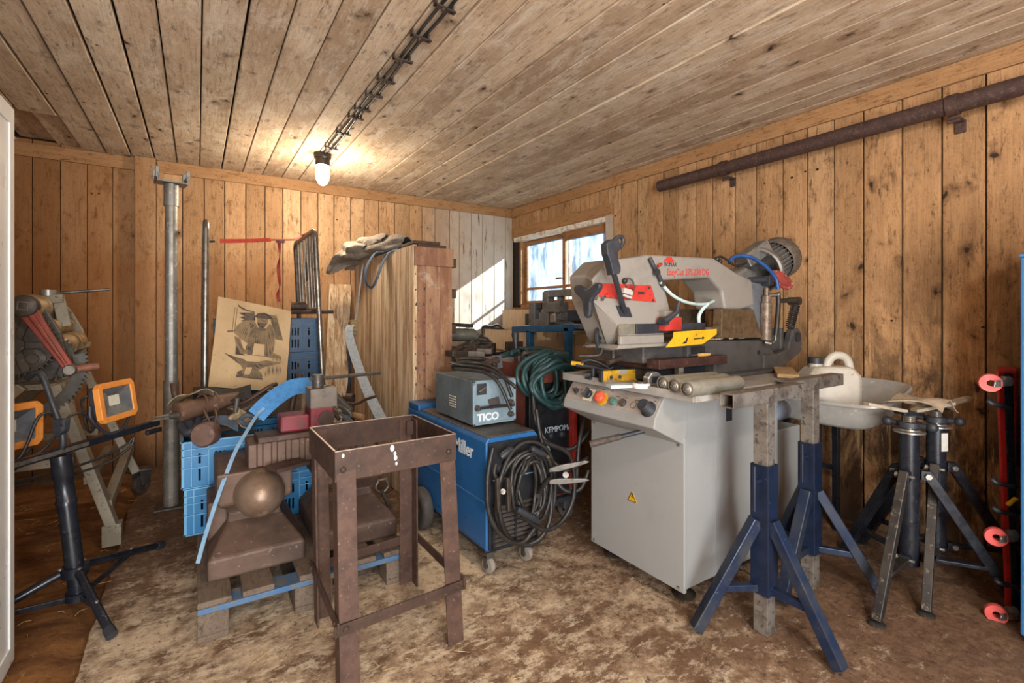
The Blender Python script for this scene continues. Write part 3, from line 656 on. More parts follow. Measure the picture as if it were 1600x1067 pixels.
# tension knob with three lobes
kc = atx(915, 463, 1.235)
b = B(); pr = []
for i in range(36):
    a = i * pi / 18; r = .028 + .052 * max(0, math.cos(1.5 * (a - .35))) ** 4 if False else .030 + .055 * (0.5 + .5 * math.cos(3 * a)) ** 2.5; pr.append((r * math.cos(a + .5), r * math.sin(a + .5)))
b.prism(pr, kc, (0, 1, 0), (0, 0, 1), (.024, 0, 0)); b.obj('tension_knob', BLKP, bw, bev=.007)
B().cyl(kc + V((.02, 0, 0)), kc + V((.12, .01, 0)), .010).cyl(kc + V((.03, 0, 0)), kc + V((.05, 0, 0)), .017, seg=6, smooth=False).cyl(kc + V((.07, 0, -.005)), kc + V((.086, 0, -.005)), .014, seg=6, smooth=False).obj('tension_screw', STEEL, bw)
B().box((1.43, 1.36, 1.287), (.05, .02, .022), ry(.2)).box((1.425, 1.356, 1.268), (.05, .014, .010), ry(.2)).obj('limit_switch', mat('grey switch', '#a6a29a', rough=.5), bw, bev=.003)
B().tube(spline([aty(977, 437, 1.37), aty(983, 435, 1.36), aty(989, 440, 1.352), aty(990, 451, 1.352), aty(983, 460, 1.355)], 6), .0035, 8).ball(aty(976, 439, 1.372), .012).obj('switch_cable', CABLE, bw)
B().tube(spline([aty(1015, 403, 1.372), aty(1021, 415, 1.366), aty(1029, 430, 1.366), aty(1036, 447, 1.366)], 5), .009, 10).cyl(aty(1024, 426, 1.366), aty(1029, 424, 1.35), .013).obj('coolant_fitting', BLKP, bw)
B().box(aty(1031, 414, 1.365), (.022, .014, .012), ry(-.5)).obj('coolant_tap', RED, bw, bev=.003)
B().tube(spline([aty(1032, 440, 1.366), aty(1042, 453, 1.366), aty(1058, 466, 1.368), aty(1080, 474, 1.375), aty(1102, 475, 1.40), aty(1116, 470, 1.44)], 6), .0075, 10).obj('coolant_hose', PALEHOSE, bw)
B().tube(spline([aty(1106, 475, 1.40), aty(1097, 484, 1.40), aty(1092, 494, 1.40), aty(1092, 505, 1.40)], 6), .0085, 10).obj('coolant_hose', PALEHOSE, bw)
# drive: gearbox, motor, hydraulic cylinder, spring
P2(B(), [(2.25, 1.225), (2.44, 1.20), (2.49, 1.30), (2.46, 1.42), (2.36, 1.44), (2.24, 1.395)], 1.42, .20).obj('gearbox', ALU, saw, bev=.02)
B().hexa([(2.40, 1.40, 1.10), (2.54, 1.40, 1.06), (2.54, 1.60, 1.06), (2.40, 1.60, 1.10), (2.36, 1.40, 1.36), (2.52, 1.40, 1.38), (2.52, 1.60, 1.38), (2.36, 1.60, 1.36)]).obj('gear_housing', mat('blue grey casting', '#7d8288', '#62666c', .4, .5, 14), saw, bev=.012)
B().bb((2.50, 1.43, 1.075), (2.585, 1.52, 1.19)).obj('red_cover', RED, saw, bev=.006)
m0, m1 = at(1189, 420, 2.62), at(1236, 391, 2.82); ax = (m1 - m0).normalized()
mo = B().lathe([(.115, -.035), (.125, -.03), (.125, -.012), (.09, -.006), (.086, 0), (.086, .17), (0, .17)], m0, ax, 28).obj('motor', ALU, saw)
b = B(); a_, b_ = frame(ax)
for i in range(28):
    q = i * 2 * pi / 28; rr = a_ * math.cos(q) + b_ * math.sin(q); b.prism([(-.003, 0), (.003, 0), (.003, .02), (-.003, .02)], m0 + rr * .083 + ax * .02, ax.cross(rr), rr, ax * .14)
b.obj('cooling_fins', ALU, mo)
B().lathe([(.108, .14), (.116, .15), (.118, .22), (.105, .24), (.06, .245), (0, .245)], m0, ax, 28).obj('fan_cover', mat('motor fan cover', '#5d554d', '#7d7266', .5, .3, 30), mo)
jb = at(1177, 397, 2.60); B().box(jb, (.17, .09, .075), rz(-.3) @ ry(-.55)).obj('terminal_box', ALU, mo, bev=.006)
gl_ = [(-.06, -.018), (-.05, -.03), (.05, -.03), (.062, -.018), (.062, .018), (.05, .03), (-.05, .03), (-.06, .018)]
g0 = at(1222, 437, 2.50); dx_ = (at(1242, 451, 2.52) - at(1205, 423, 2.50)).normalized()
ov = lambda a, c: [(a * math.cos(i * pi / 12) , c * math.sin(i * pi / 12)) for i in range(24)]; _dy = dx_.cross(V((.54, .84, 0))); _dn = V((.54, .84, 0)).normalized()
rg = B().prism(ov(.074, .036), g0, dx_, _dy, _dn * .014).obj('red_gear_cover', mat('dull red paint', '#8a372d', '#712c24', .45, 0, 30), mo, bev=.004)
B().prism(ov(.050, .020), g0 - _dn * .004, dx_, _dy, _dn * .006).obj('raised_oval', mat('dull red paint', '#8a372d'), rg, bev=.002)
b = B()
for i in range(6): q = g0 + dx_ * .063 * math.cos(i * pi / 3 + .5) + _dy * .028 * math.sin(i * pi / 3 + .5); b.cyl(q, q - _dn * .005, .005)
b.objs('cover_bolt', SCREW, rg)
B().tube([at(1166, 438, 2.49), at(1196, 438, 2.5)], .017, 14).box(at(1200, 439, 2.5), (.04, .04, .05)).obj('cylinder_pin', BLKP, saw, bev=.003)
c0, c1 = at(1198, 450, 2.5), at(1196, 531, 2.5)
B().tube([c0, c0.lerp(c1, .14), c0.lerp(c1, .15), c0.lerp(c1, .28), c0.lerp(c1, .29), c1], [.012, .012, .022, .022, .028, .028], 18).obj('hydraulic_cylinder', mat('brown speckled steel', '#6d5d4f', '#8a7a68', .45, .4, 40, c3='#453a31', sc3=70, lo3=.55), saw)
B().cyl(at(1200, 462, 2.49), at(1218, 460, 2.49), .010).ball(at(1216, 460, 2.49), .014).cyl(at(1195, 535, 2.49), at(1205, 537, 2.48), .010).objs('hose_fitting', STEEL, saw)
B().tube(spline([at(1216, 458, 2.49), at(1216, 478, 2.49), at(1214, 505, 2.49), at(1212, 524, 2.49)], 5), .0115, 10).obj('hydraulic_hose', CABLE, saw)
B().tube(spline([at(1212, 522, 2.49), at(1211, 532, 2.49), at(1206, 537, 2.485)], 5), .006, 8).obj('hose_end', STEEL, saw)
B().tube(spline([at(1140, 411, 2.4), at(1143, 404, 2.42), at(1153, 400, 2.45), at(1170, 401, 2.46), at(1185, 408, 2.47), at(1200, 420, 2.48), at(1212, 435, 2.49), at(1216, 452, 2.49)], 6), .0095, 10).obj('blue_hose', BLUEHOSE, saw)
B().tube(spline([at(1118, 404, 2.34), at(1126, 401, 2.36), at(1136, 406, 2.38), at(1150, 415, 2.4), at(1166, 411, 2.48)], 6), .006, 8).ball(at(1120, 405, 2.33), .014).ball(at(1125, 409, 2.33), .012).obj('motor_cable', CABLE, saw)
s0, s1 = at(1243, 476, 2.68), at(1234, 512, 2.68)
a_, b_ = frame(s1 - s0); B().tube([s0.lerp(s1, i / 120) + .021 * (a_ * math.cos(i * .63) + b_ * math.sin(i * .63)) for i in range(121)], .0042, 6).obj('return_spring', IRON, saw)
B().cyl(at(1218, 470, 2.66), at(1243, 469, 2.68), .012).cyl(s0 + V((-.01, -.03, .02)), s0 + V((-.01, .03, .02)), .022).cyl(s0 + V((0, 0, .02)), s1, .012).obj('spring_arm', IRON, saw)
# vise handwheel below the bow
hw = at(936, 527, 2.02)
b = B().tube([hw + .047 * V((math.cos(i * pi / 12) * .55, math.cos(i * pi / 12) * -.83 * 0 + math.cos(i * pi / 12) * .3, math.sin(i * pi / 12))) for i in range(24)], .008, 8, closed=True)
b.lathe([(0, -.004), (.044, -.003), (.044, .003), (0, .004)], hw, (.5, -.85, 0)); b.cyl(hw, hw + V((.35, .02, -.0)), .011); b.obj('handwheel', BLKP, saw)
B().tube([at(914, 541, 2.0), at(930, 540, 2.0)], .011, 12).tube(spline([at(930, 540, 2.0), at(940, 541, 2.02), at(940, 549, 2.02), at(934, 555, 2.02), at(905, 556, 2.03)], 4), .007, 8).obj('crank_handle', IRON, saw)
B().tube(spline([at(958, 545, 2.05), at(958, 562, 2.05)], 3), .010, 10).tube([at(950, 566, 2.03), at(970, 559, 2.07)], .011, 10).obj('stop_rod', IRON, saw)
# ------------------------------------------------------------------ two blue support stands with square-tube heads
NAVY = mat('scuffed navy paint', '#15223a', '#101826', .4, .1, 9, .4, .7, .2, '#6c6d70', 70, .68, .73)
NAVYD = mat('scraped navy leg', '#1a2740', '#3a3d42', .42, .3, 7, .42, .64, .2, '#6d6d6d', 65, .66, .72)
BARE = mat('flaking bare steel', '#7d756b', '#5b534b', .5, .35, 14, .42, .62, .3, '#4d453f', 40, .56, .62)
def support_stand(base, label, loc):
    t = thing('support_stand', label, 'work stand', loc)
    L = lambda x, y, z: V(loc) + V((x, y, z))
    B().sqpipe(L(0, 0, .15), L(0, 0, .635), .07, .07, .004).obj('outer_post', NAVY, t, bev=.004)
    B().sqpipe(L(0, 0, .0), L(0, 0, .868), .054, .054, .004).obj('inner_post', BARE, t, bev=.003)
    B().sqpipe(L(-.24, 0, .894), L(.255, 0, .894), .055, .052, .005).obj('top_bar', BARE, t, bev=.003)
    for k in range(3):
        a = math.radians(base + 120 * k); d = V((math.cos(a), math.sin(a), 0))
        B().bar(V(loc) + d * .03 + V((0, 0, .425)), V(loc) + d * .262 + V((0, 0, .018)), .044, .04).obj('leg', NAVYD, t, bev=.004)
        B().bar(V(loc) + d * .03 + V((0, 0, .17)), V(loc) + d * .165 + V((0, 0, .17)), .028, .026).obj('brace', NAVYD, t, bev=.003)
    B().cyl(L(-.03, 0, .575), L(-.066, 0, .575), .011).cyl(L(-.066, -.0, .47), L(-.066, 0, .635), .007).obj('clamp_screw', NAVY, t)
    return t
support_stand(-91, 'scuffed blue three-legged support stand with flaking steel T-bar, nearest the camera', (1.795, 1.012, 0))
support_stand(-57, 'scuffed blue three-legged support stand with flaking T-bar, farther of the two, before the metal tub', (2.268, 1.073, 0))
# ------------------------------------------------------------------ two black folding tripod V-head stands
BLKST = mat('black enamel', '#1d2028', '#292b30', .3, .2, 10, .45, .7, .1, '#5a5650', 60, .66, .69)
BLKWORN = mat('worn black square tube', '#3c3732', '#2a2725', .45, .3, 8, .42, .6, .2, '#6b5f52', 45, .60, .66)
def pipe_stand(dust):
    t = thing('pipe_stand', '', 'pipe stand')
    B().cyl((0, 0, .13), (0, 0, .695), .036, seg=24).obj('post', BLKST, t)
    B().lathe([(.022, .692), (.056, .692), (.056, .698), (.037, .702), (.037, .707), (0, .707)], (0, 0, 0), seg=24).obj('collar', SCREW, t)
    pr = [(.021, .70)]
    for i in range(8): pr += [(.0225, .705 + i * .008), (.019, .709 + i * .008)]
    B().lathe(pr + [(0, .775)], (0, 0, 0), seg=18).obj('threaded_spindle', SCREW, t)
    B().lathe([(.022, .715), (.042, .715), (.042, .737), (.022, .737)], (0, 0, 0), seg=20).tube([(0, -.03, .725), (0, -.07, .727)], [.012, .012], 12).ball((0, -.078, .727), .021).tube([(0, .03, .725), (0, .07, .727)], [.012, .012], 12).ball((0, .078, .727), .021).obj('hand_nut', BLKP, t)
    b = B().box((0, 0, .775), (.09, .06, .011), rz(-.55)); hd = b.obj('head_plate', BLKST, t, bev=.002)
    for s in (-1, 1): B().bar((s * .02 * .85, s * .02 * -.52, .783), (s * .19 * .85, s * .19 * -.52, .815), .035, .014).obj('support_arm', mat('dusty pale steel', '#b6a993', '#8f8374', .6, .3, 15), hd, bev=.002)
    for i, a in enumerate((math.radians(-178), math.radians(-57), math.radians(62))):
        d = V((math.cos(a), math.sin(a), 0)); n = d.cross(V((0, 0, 1)))
        lg = B().bar(d * .055 + V((0, 0, .53)), d * .36 + V((0, 0, .012)), .032, .038).obj('leg', BLKWORN if i in dust else BLKST, t, bev=.003)
        B().lathe([(0, 0), (.03, 0), (.03, .006), (.02, .012), (0, .014)], d * .362 + V((0, 0, 0)), seg=16).obj('foot', BLKWORN, lg)
        B().bar(d * .05 + V((0, 0, .165)), d * .255 + V((0, 0, .165)), .036, .014).obj('brace', BLKWORN if i in dust else BLKST, t, bev=.002)
        for z, r in ((.515, .058), (.165, .058)): B().cyl(d * r + n * -.034 + V((0, 0, z)), d * r + n * .034 + V((0, 0, z)), .006).cyl(d * r + n * .022 + V((0, 0, z)), d * r + n * .032 + V((0, 0, z)), .012, seg=6, smooth=False).obj('bolt', SCREW, t)
        B().bar(d * .036 + V((0, 0, .515)), d * .072 + V((0, 0, .515)), .036, .04).bar(d * .036 + V((0, 0, .165)), d * .066 + V((0, 0, .165)), .036, .03).objs('bracket', BLKST, t, bev=.002)
    return t
p1 = pipe_stand((0,)); place(p1, (2.56, .81, 0), math.radians(0), 'black tripod pipe stand with V-shaped top arms, the nearer one, in front of the other')
p2 = pipe_stand((0,)); place(p2, (2.79, .785, 0), math.radians(9), 'black tripod pipe stand standing against the stained boards with a white sticker on its post')
INV['pipe_stand.001'] = INV['pipe_stand']
b = B().prism([(-.016, -.04), (.016, -.04), (.016, .04), (-.016, .04)], (-.020, -.0305, .63), (.83, -.55, 0), (0, 0, 1), (-.001, -.0017, 0)); b.obj('sticker', WHITEP, p2)
sc = B().sheet(lambda u, v: (2.66 + .2 * (u - .5) + .02 * math.sin(v * 6), .80 + .2 * (v - .5), .835 + .022 * math.sin(u * 5 + v * 3) - .06 * abs(u - .5) - .05 * max(0, .25 - v)), 10, 10, .004).obj('cloth_rag', mat('dusty cloth', '#a8977f', '#8b7a64', .9, 0, 30), org=(2.66, .80, .83)); tag(sc, 'dusty beige rag draped over the tops of the two black pipe stands', 'rag')
# ------------------------------------------------------------------ red mechanic's creeper standing on end, and the blue cabinet
CREEP = mat('red vinyl', '#b52b24', '#9c211c', .45, 0, 10, c3='#7c1a16')
PINKW = mat('red caster rubber', '#d0524c', '#bd4640', .5, 0, 12)
cx, cyy = 2.70, .545
t = thing('mechanic_creeper', 'red padded creeper board stood on end with red wheels beside blue cabinet', 'creeper', (cx, cyy, 0))
CR = rz(-YAW)   # roughly edge-on
def cw(px, py, d=1.955): return at(px, py, d)
top, bot = cw(1566, 575), cw(1590, 985)
b = B().hexa([cw(1571, 978, 1.93), cw(1583, 980, 1.93), cw(1583, 980, 2.25), cw(1571, 978, 2.25), cw(1556, 578, 1.93), cw(1590, 578, 1.93), cw(1590, 572, 2.25), cw(1556, 572, 2.25)])
b.obj('pad', CREEP, t, bev=.012)
B().hexa([cw(1583, 1000, 1.92), cw(1592, 1000, 1.92), cw(1592, 995, 2.2), cw(1583, 995, 2.2), cw(1568, 583, 1.92), cw(1583, 583, 1.92), cw(1583, 578, 2.2), cw(1568, 578, 2.2)]).obj('side_rail', BLKST, t, bev=.006)
for py, px in ((625, 1556), (748, 1562), (792, 1564), (905, 1567)):
    B().tube(spline([cw(px - 9, py, 1.93), cw(px - 8, py + 5, 1.91), cw(px + 20, py + 12, 1.91)], 4), .009, 8).obj('pad_strap', BLKP, t)
B().bar(cw(1574, 789, 1.90), cw(1588, 778, 1.90), .014, .01).obj('latch_tag', YEL, t, bev=.002)
for py, px in ((598, 1547), (838, 1556), (958, 1556)):
    c = cw(px, py, 1.90); ax = (cw(px + 20, py - 5, 1.80) - cw(px, py, 1.90)).normalized()
    wh = B().lathe([(.012, -.012), (.034, -.012), (.036, -.006), (.036, .006), (.034, .012), (.012, .012)], c, V((-.93, -.36, .0)), 24).obj('caster', PINKW, t)
    B().prism([(-.012, -.012), (.06, -.014), (.06, .016), (-.008, .012)], c + V((-.012, -.02, 0)), (_C, -_S, .1), (0, 0, 1), (-.002, -.003, 0)).lathe([(0, 0), (.009, 0), (.009, .004), (0, .005)], c + V((-.012, -.02, 0)), (-.5, -.85, 0), 12).obj('caster_fork', SCREW, wh, bev=.001)
    B().cyl(c + V((_C, -_S, 0)) * .05 + V((0, 0, .008)), c + V((_C, -_S, 0)) * .075 + V((0, 0, .008)), .018).obj('swivel', SCREW, wh)
BLUEC = mat('chipped blue enamel', '#2c6ea8', '#27618f', .4, 0, 5, .5, .8, .08, '#c0643a', 16, .70, .715)
t = thing('tool_cabinet', 'chipped blue metal cabinet cut off by the right edge of the picture', 'cabinet', (2.75, .25, 0))
q0 = atz(1594, 1005, 0); z1 = CAMZ + (490 - 402) / F_PX * (q0.x * _S + q0.y * _C)
B().bb((q0.x, -.15, .03), (q0.x + .42, q0.y, z1)).obj('body', BLUEC, t, bev=.006)
B().bb((q0.x - .003, -.15, z1), (q0.x + .42, q0.y + .003, z1 + .012)).obj('lid', BLUEC, t, bev=.004)
B().bb((q0.x + .02, -.13, 0), (q0.x + .40, q0.y - .02, .03)).obj('plinth', BLKP, t)
r = B().bb((q0.x + .01, .1, z1 + .012), (q0.x + .3, q0.y - .015, z1 + .11)).obj('toolbox_body', RED, None, bev=.01, org=(q0.x + .1, .3, z1 + .012)); r.name = 'toolbox'; tag(r, 'small red metal box sitting on top of the blue cabinet', 'box')
# ------------------------------------------------------------------ metal tub, jerry can
TUB = mat('galvanised tub', '#b3b0a9', '#a09d96', .42, .25, 8, .42, .65, .1, '#c2bcae', 25, .60, .68)
tz = .792
def tub_ring(s, z, n=40, r=.10): # rounded rectangle, long side along x
    hx, hy = .215 * s, .30 * s; out = []
    for i in range(n):
        a = 2 * pi * i / n; ca, sa = math.cos(a), math.sin(a); e = 2.0 / 4.2
        out.append(V((2.835 + hx * math.copysign(abs(ca) ** e, ca), 1.225 + hy * math.copysign(abs(sa) ** e, sa), z + .2 * hx * math.copysign(abs(ca) ** e, ca))))
    return out
t = thing('metal_tub', 'shallow grey galvanised wheelbarrow pan behind the blue stands, holding a white jerry can', 'tub', (2.83, 1.22, tz - .13))
b = B(); L_ = [b.vs(tub_ring(*q)) for q in ((.02, tz - .127), (.62, tz - .127), (.72, tz - .122), (.80, tz - .10), (.97, tz + .012), (1.0, tz + .017), (1.03, tz + .012), (1.03, tz + .003), (.99, tz + .004), (.82, tz - .108), (.73, tz - .128), (.62, tz - .132), (.02, tz - .132))]
for A_, Q_ in zip(L_, L_[1:]):
    for i in range(40): b.fc([A_[i], A_[(i + 1) % 40], Q_[(i + 1) % 40], Q_[i]], True)
b.fc(L_[0]); b.fc(L_[-1][::-1]); b.obj('pan', TUB, t)
for x in (2.745, 2.95):
    for y in (1.26, 1.42): B().bar((x, y, 0), (x, y, tz - .137 + .2 * (x - 2.835)), .03, .03).obj('leg', BLKST, t, bev=.002)
B().bar((2.745, 1.26, .35), (2.745, 1.42, .35), .025, .025).bar((2.95, 1.26, .35), (2.95, 1.42, .35), .025, .025).bar((2.745, 1.42, .35), (2.95, 1.42, .35), .025, .025).obj('under_frame', BLKST, t, bev=.002)
JERRY = mat('dusty white polyethylene', '#c2bbae', '#b3ab9c', .45, 0, 8, .45, .7, .05, '#9b8468', 35, .64, .7)
jx, jy, jz = 2.785, 1.225, tz - .125
t = thing('jerry_can', 'dusty white plastic jerry can with black cap standing in the metal tub', 'jerry can', (jx, jy, jz), math.radians(-38))
_R = rz(math.radians(-38))
J = lambda x, y, z: V((jx, jy, jz)) + _R @ V((x, y, z))
b = B(); hx, hy = .13, .085; L_ = []
for s_, z in ((.92, 0), (1, .012), (1, .19), (.97, .215), (.80, .245), (.66, .258)):
    L_.append(b.vs([J(hx * s_ * sx + (-.0 if s_ == 1 else 0), hy * (s_ if z > .2 else max(s_, .95)) * sy, z) for sx, sy in ((-1, -.75), (-.8, -1), (.8, -1), (1, -.75), (1, .75), (.8, 1), (-.8, 1), (-1, .75))]))
for A_, Q_ in zip(L_, L_[1:]):
    for i in range(8): b.fc([A_[i], A_[(i + 1) % 8], Q_[(i + 1) % 8], Q_[i]])
b.fc(L_[0][::-1]); b.fc(L_[-1]); b.obj('body', JERRY, t, bev=.012, seg=3)
B().tube(spline([J(-.015, 0, .245), J(.0, 0, .285), J(.03, 0, .312), J(.075, 0, .308), J(.10, 0, .27), J(.105, 0, .20)], 5), .021, 12).obj('handle', JERRY, t)
B().cyl(J(-.065, 0, .25), J(-.065, 0, .275), .033, .03, 20).obj('neck', JERRY, t)
B().lathe([(.036, .272), (.036, .30), (.033, .304), (0, .304)], J(-.065, 0, 0), seg=22).obj('cap', BLKP, t)
o = B().tube([V((2.86, 1.06, tz - .11)) + V((.06 * math.cos(i * pi / 16), .05 * math.sin(i * pi / 16), 0)) for i in range(32)], .014, 8, closed=True).tube([V((2.86, 1.06, tz - .082)) + V((.058 * math.cos(i * pi / 16), .048 * math.sin(i * pi / 16), .003 * math.sin(i * .6))) for i in range(32)], .014, 8, closed=True).obj('rubber_strap', BLKP, org=(2.86, 1.06, tz - .12)); tag(o, 'coiled black rubber strap lying in the metal tub beside the jerry can', 'strap')
# ------------------------------------------------------------------ pipe along the right wall
PIPE = mat('rust brown pipe', '#4b3731', '#3d2c28', .65, .2, 20, .4, .62, .5, '#5f473d', 70, .55, .65)
t = thing('wall_pipe', 'rusty brown steel pipe fixed high along the right-hand boards', 'pipe', (RX - .10, 1.0, 2.18))
B().pipe((RX - .11, 2.50, 2.178), (RX - .11, -.6, 2.185), .042, .036, 28).obj('pipe', PIPE, t)
for y in (1.955, .775, -.4):
    b = B().pipe((RX - .11, y - .022, 2.18), (RX - .11, y + .022, 2.18), .050, .041, 28); br = b.obj('bracket', PIPE, t, bev=.002)
    B().bb((RX - .10, y - .02, 2.118), (RX - .004, y + .02, 2.128)).bb((RX - .012, y - .02, 2.07), (RX - .003, y + .02, 2.13)).cyl((RX - .085, y - .02, 2.112), (RX - .085, y + .03, 2.112), .009).obj('bracket_lug', PIPE, br, bev=.002)
# ------------------------------------------------------------------ small things lying on the saw tray
TZ = .8985
YELW = mat('worn yellow enamel', '#c99a24', '#a97e1c', .5, .1, 18, .42, .62, .2, '#4a3a1c', 40, .60, .66)
p0, p1 = atz(940, 597, TZ), atz(1034, 591, TZ); ax = (p1 - p0).normalized(); ay = V((-ax.y, ax.x, 0))
t = thing('spirit_level', 'worn yellow spirit level lying on the saw tray behind the tape measures', 'spirit level', p0)
B().prism([(-.011, 0), (.011, 0), (.011, .05), (-.011, .05)], p0, ay, (0, 0, 1), p1 - p0).obj('body', YELW, t, bev=.002)
q = p0 + (p1 - p0) * .25; B().prism([(-.012, .03), (.012, .03), (.012, .0515), (-.012, .0515)], q, ay, (0, 0, 1), ax * .045).obj('vial', mat('pale vial', '#8f8a78', rough=.2), t, bev=.002)
B().prism([(-.012, 0), (.012, 0), (.012, .051), (-.012, .051)], p0 - ax * .008, ay, (0, 0, 1), ax * .01).obj('end_cap', BLKP, t, bev=.001)
b = B()
for k in (.12, .25, .6): b.cyl(p0 + ax * .22 * k * 1.6 - ay * .0105 + V((0, 0, .02)), p0 + ax * .22 * k * 1.6 - ay * .0125 + V((0, 0, .02)), .008)
b.objs('hole', BLKP, t)
def tape(p, a, lab, col, band):
    t = thing('tape_measure', lab, 'tape measure', p, a)
    P = V(p); R_ = rz(a)
    g = lambda x, y, z: P + R_ @ V((x, y, z))
    pr = [(-.036, 0), (.036, 0), (.038, .02), (.03, .046), (.01, .058), (-.02, .056), (-.038, .035)]
    B().prism(pr, g(0, -.018, 0), R_ @ V((1, 0, 0)), (0, 0, 1), R_ @ V((0, .036, 0))).obj('case', col, t, bev=.005)
    B().prism([(-.02, .012), (.02, .012), (.02, .04), (-.02, .04)], g(0, -.0195, 0), R_ @ V((1, 0, 0)), (0, 0, 1), R_ @ V((0, .039, 0))).obj('side_label', band, t, bev=.002)
    B().prism([(.034, .002), (.05, .002), (.05, .006), (.034, .006)], g(0, -.01, 0), R_ @ V((1, 0, 0)), (0, 0, 1), R_ @ V((0, .02, 0))).obj('hook', STEEL, t)
tape(atz(1020, 602, TZ), -.2, 'silver and black tape measure on the saw tray next to the rollers', ALU, BLKP)
t = thing('tape_measure', 'small pale round tape measure lying flat in front of the silver one', 'tape measure', atz(1002, 606, TZ))
B().lathe([(0, 0), (.034, 0), (.036, .004), (.036, .016), (.033, .02), (0, .021)], atz(1002, 606, TZ), seg=22).obj('case', WHITEP, t)
B().lathe([(.015, .0212), (.026, .0212), (.026, .0225), (.015, .0225)], atz(1002, 606, TZ), seg=22).obj('dial', STEEL, t)
o = B().box(atz(972, 605, TZ) + V((0, 0, .006)), (.12, .05, .012), rz(-.35)).obj('notepad', mat('pale blue paper', '#c4cbd0', '#a9b7c2', .8, 0, 20), bev=.001, org=atz(972, 605, TZ)); tag(o, 'pale blue and white paper pad lying before the yellow level', 'paper')
ROLL = mat('dull zinc roller', '#9b988d', '#858070', .38, .45, 10, .4, .65, .1, '#5e574a', 50, .62, .68)
names = ['leftmost of the three steel conveyor rollers lying on the saw tray', 'middle one of the three steel conveyor rollers on the saw tray', 'rightmost of the three steel conveyor rollers, nearest the tray corner']
for i, ((ax_, ay_), (bx, by)) in enumerate((((1035, 599), (1120, 591)), ((1053, 603), (1135, 594)), ((1073, 608), (1156, 598)))):
    r = .030; a = atz(ax_, ay_, TZ + r); bq = atz(bx, by, TZ + r); bq.z = a.z; dd = (bq - a).normalized(); bq = a + dd * .30
    t = thing('conveyor_roller', names[i], 'roller', (a.x, a.y, TZ), 0, 'conveyor rollers on the saw tray')
    B().lathe([(.024, 0), (.029, .0), (.030, .003), (.030, .297), (.029, .30), (.024, .30)], a, dd, 24).obj('tube', ROLL, t)
    B().lathe([(.0245, .004), (.017, .002), (.015, -.002), (.010, -.003), (.010, -.006), (0, -.006)], a, dd, 20).obj('bearing', SCREW, t)
    B().cyl(a - dd * .014, a + dd * .01, .006, seg=12).obj('axle', STEEL, t)
# scraper on the vise slide, dark levers behind the level, board under the hinge
a, bq = V((1.985, 1.375, 1.012)), V((1.86, 1.39, 1.012))
t = thing('file', 'small scraper with yellow wooden handle lying on the brown vise slide', 'hand tool', a)
B().tube([a, a.lerp(bq, .3), a.lerp(bq, .6), a.lerp(bq, .62)], [.006, .009, .007, .004], 10).obj('handle', mat('yellow wood', '#c59a50', '#a87c3a', .5, 0, 30), t)
B().tube([a.lerp(bq, .6), bq], [.004, .003], 8).obj('blade', STEEL, t)
o = B().box((2.44, 1.27, TZ + .012), (.36, .09, .018), rz(.55)).obj('wood_board', wood('pale plank', 0, ('#b79a72', '#c9ae86', '#9b7d57', '#c0a27a'), '#6d5335', knots=False), bev=.002, org=(2.44, 1.27, TZ)); tag(o, 'short pale plank lying on the right end of the saw tray', 'board')
t = thing('grease_gun', 'black lever tool with a yellow band lying at the back of the saw tray', 'hand tool', atz(925, 580, TZ))
p = [at(900, 570, 2.32), at(925, 573, 2.3), at(948, 578, 2.28), at(958, 574, 2.28)]
B().tube(p, [.010, .013, .010, .008], 10).obj('lever', BLKP, t); B().tube([at(893, 567, 2.33), at(912, 569, 2.31)], .011, 10).obj('band', YEL, t)
B().tube(spline([at(908, 566, 2.31), at(920, 562, 2.3), at(935, 566, 2.3), at(950, 574, 2.3)], 5), .009, 10).obj('bent_arm', BLKP, t)
t = thing('stepped_clamp', 'black stepped clamp standing at the left end of the yellow level', 'clamp', atz(927, 592, TZ))
b = B().box(atz(927, 592, TZ) + V((0, 0, .006)), (.07, .04, .012)); b.obj('base', BLKP, t, bev=.002); B().cyl(atz(927, 592, TZ) + V((0, 0, .01)), atz(927, 592, TZ) + V((0, 0, .05)), .012).cyl(atz(924, 592, TZ) + V((.03, 0, .01)), atz(927, 592, TZ) + V((.03, 0, .04)), .01).objs('pin', BLKP, t)
# ------------------------------------------------------------------ tall white cabinet cut off by the left edge
WHITEM = mat('white enamel', '#dcdedd', '#cfd2d2', .35, 0, 4, .5, .8, .03, '#8b8a86', 45, .72, .74)
t = thing('white_cupboard', 'tall white metal cupboard cut off by the left edge of the picture', 'cupboard', (-.80, 1.9, 0))
wx0, wx1, wy0, wy1, wz = -.98, -.530, 1.35, 2.335, 1.905
B().bb((wx0, wy0, .0), (wx1 - .022, wy1, wz)).obj('carcass', WHITEM, t, bev=.003)
d_ = B().bb((wx1 - .020, wy0 + .003, .01), (wx1 - .004, wy1 - .001, wz - .002)).obj('side_panel', WHITEM, t, bev=.002)
q = lambda i: [(wy0 + .003, .01), (wy1 - .001, .01), (wy1 - .001, wz - .002), (wy0 + .003, wz - .002)][i]
fr_o = [q(i) for i in range(4)]; fr_i = [(wy0 + .06, .07), (wy1 - .045, .07), (wy1 - .045, wz - .06), (wy0 + .06, wz - .06)]
B().ringprism(fr_o, fr_i, (wx1 - .004, 0, 0), (0, 1, 0), (0, 0, 1), (.006, 0, 0)).obj('panel_frame', WHITEM, d_, bev=.002)
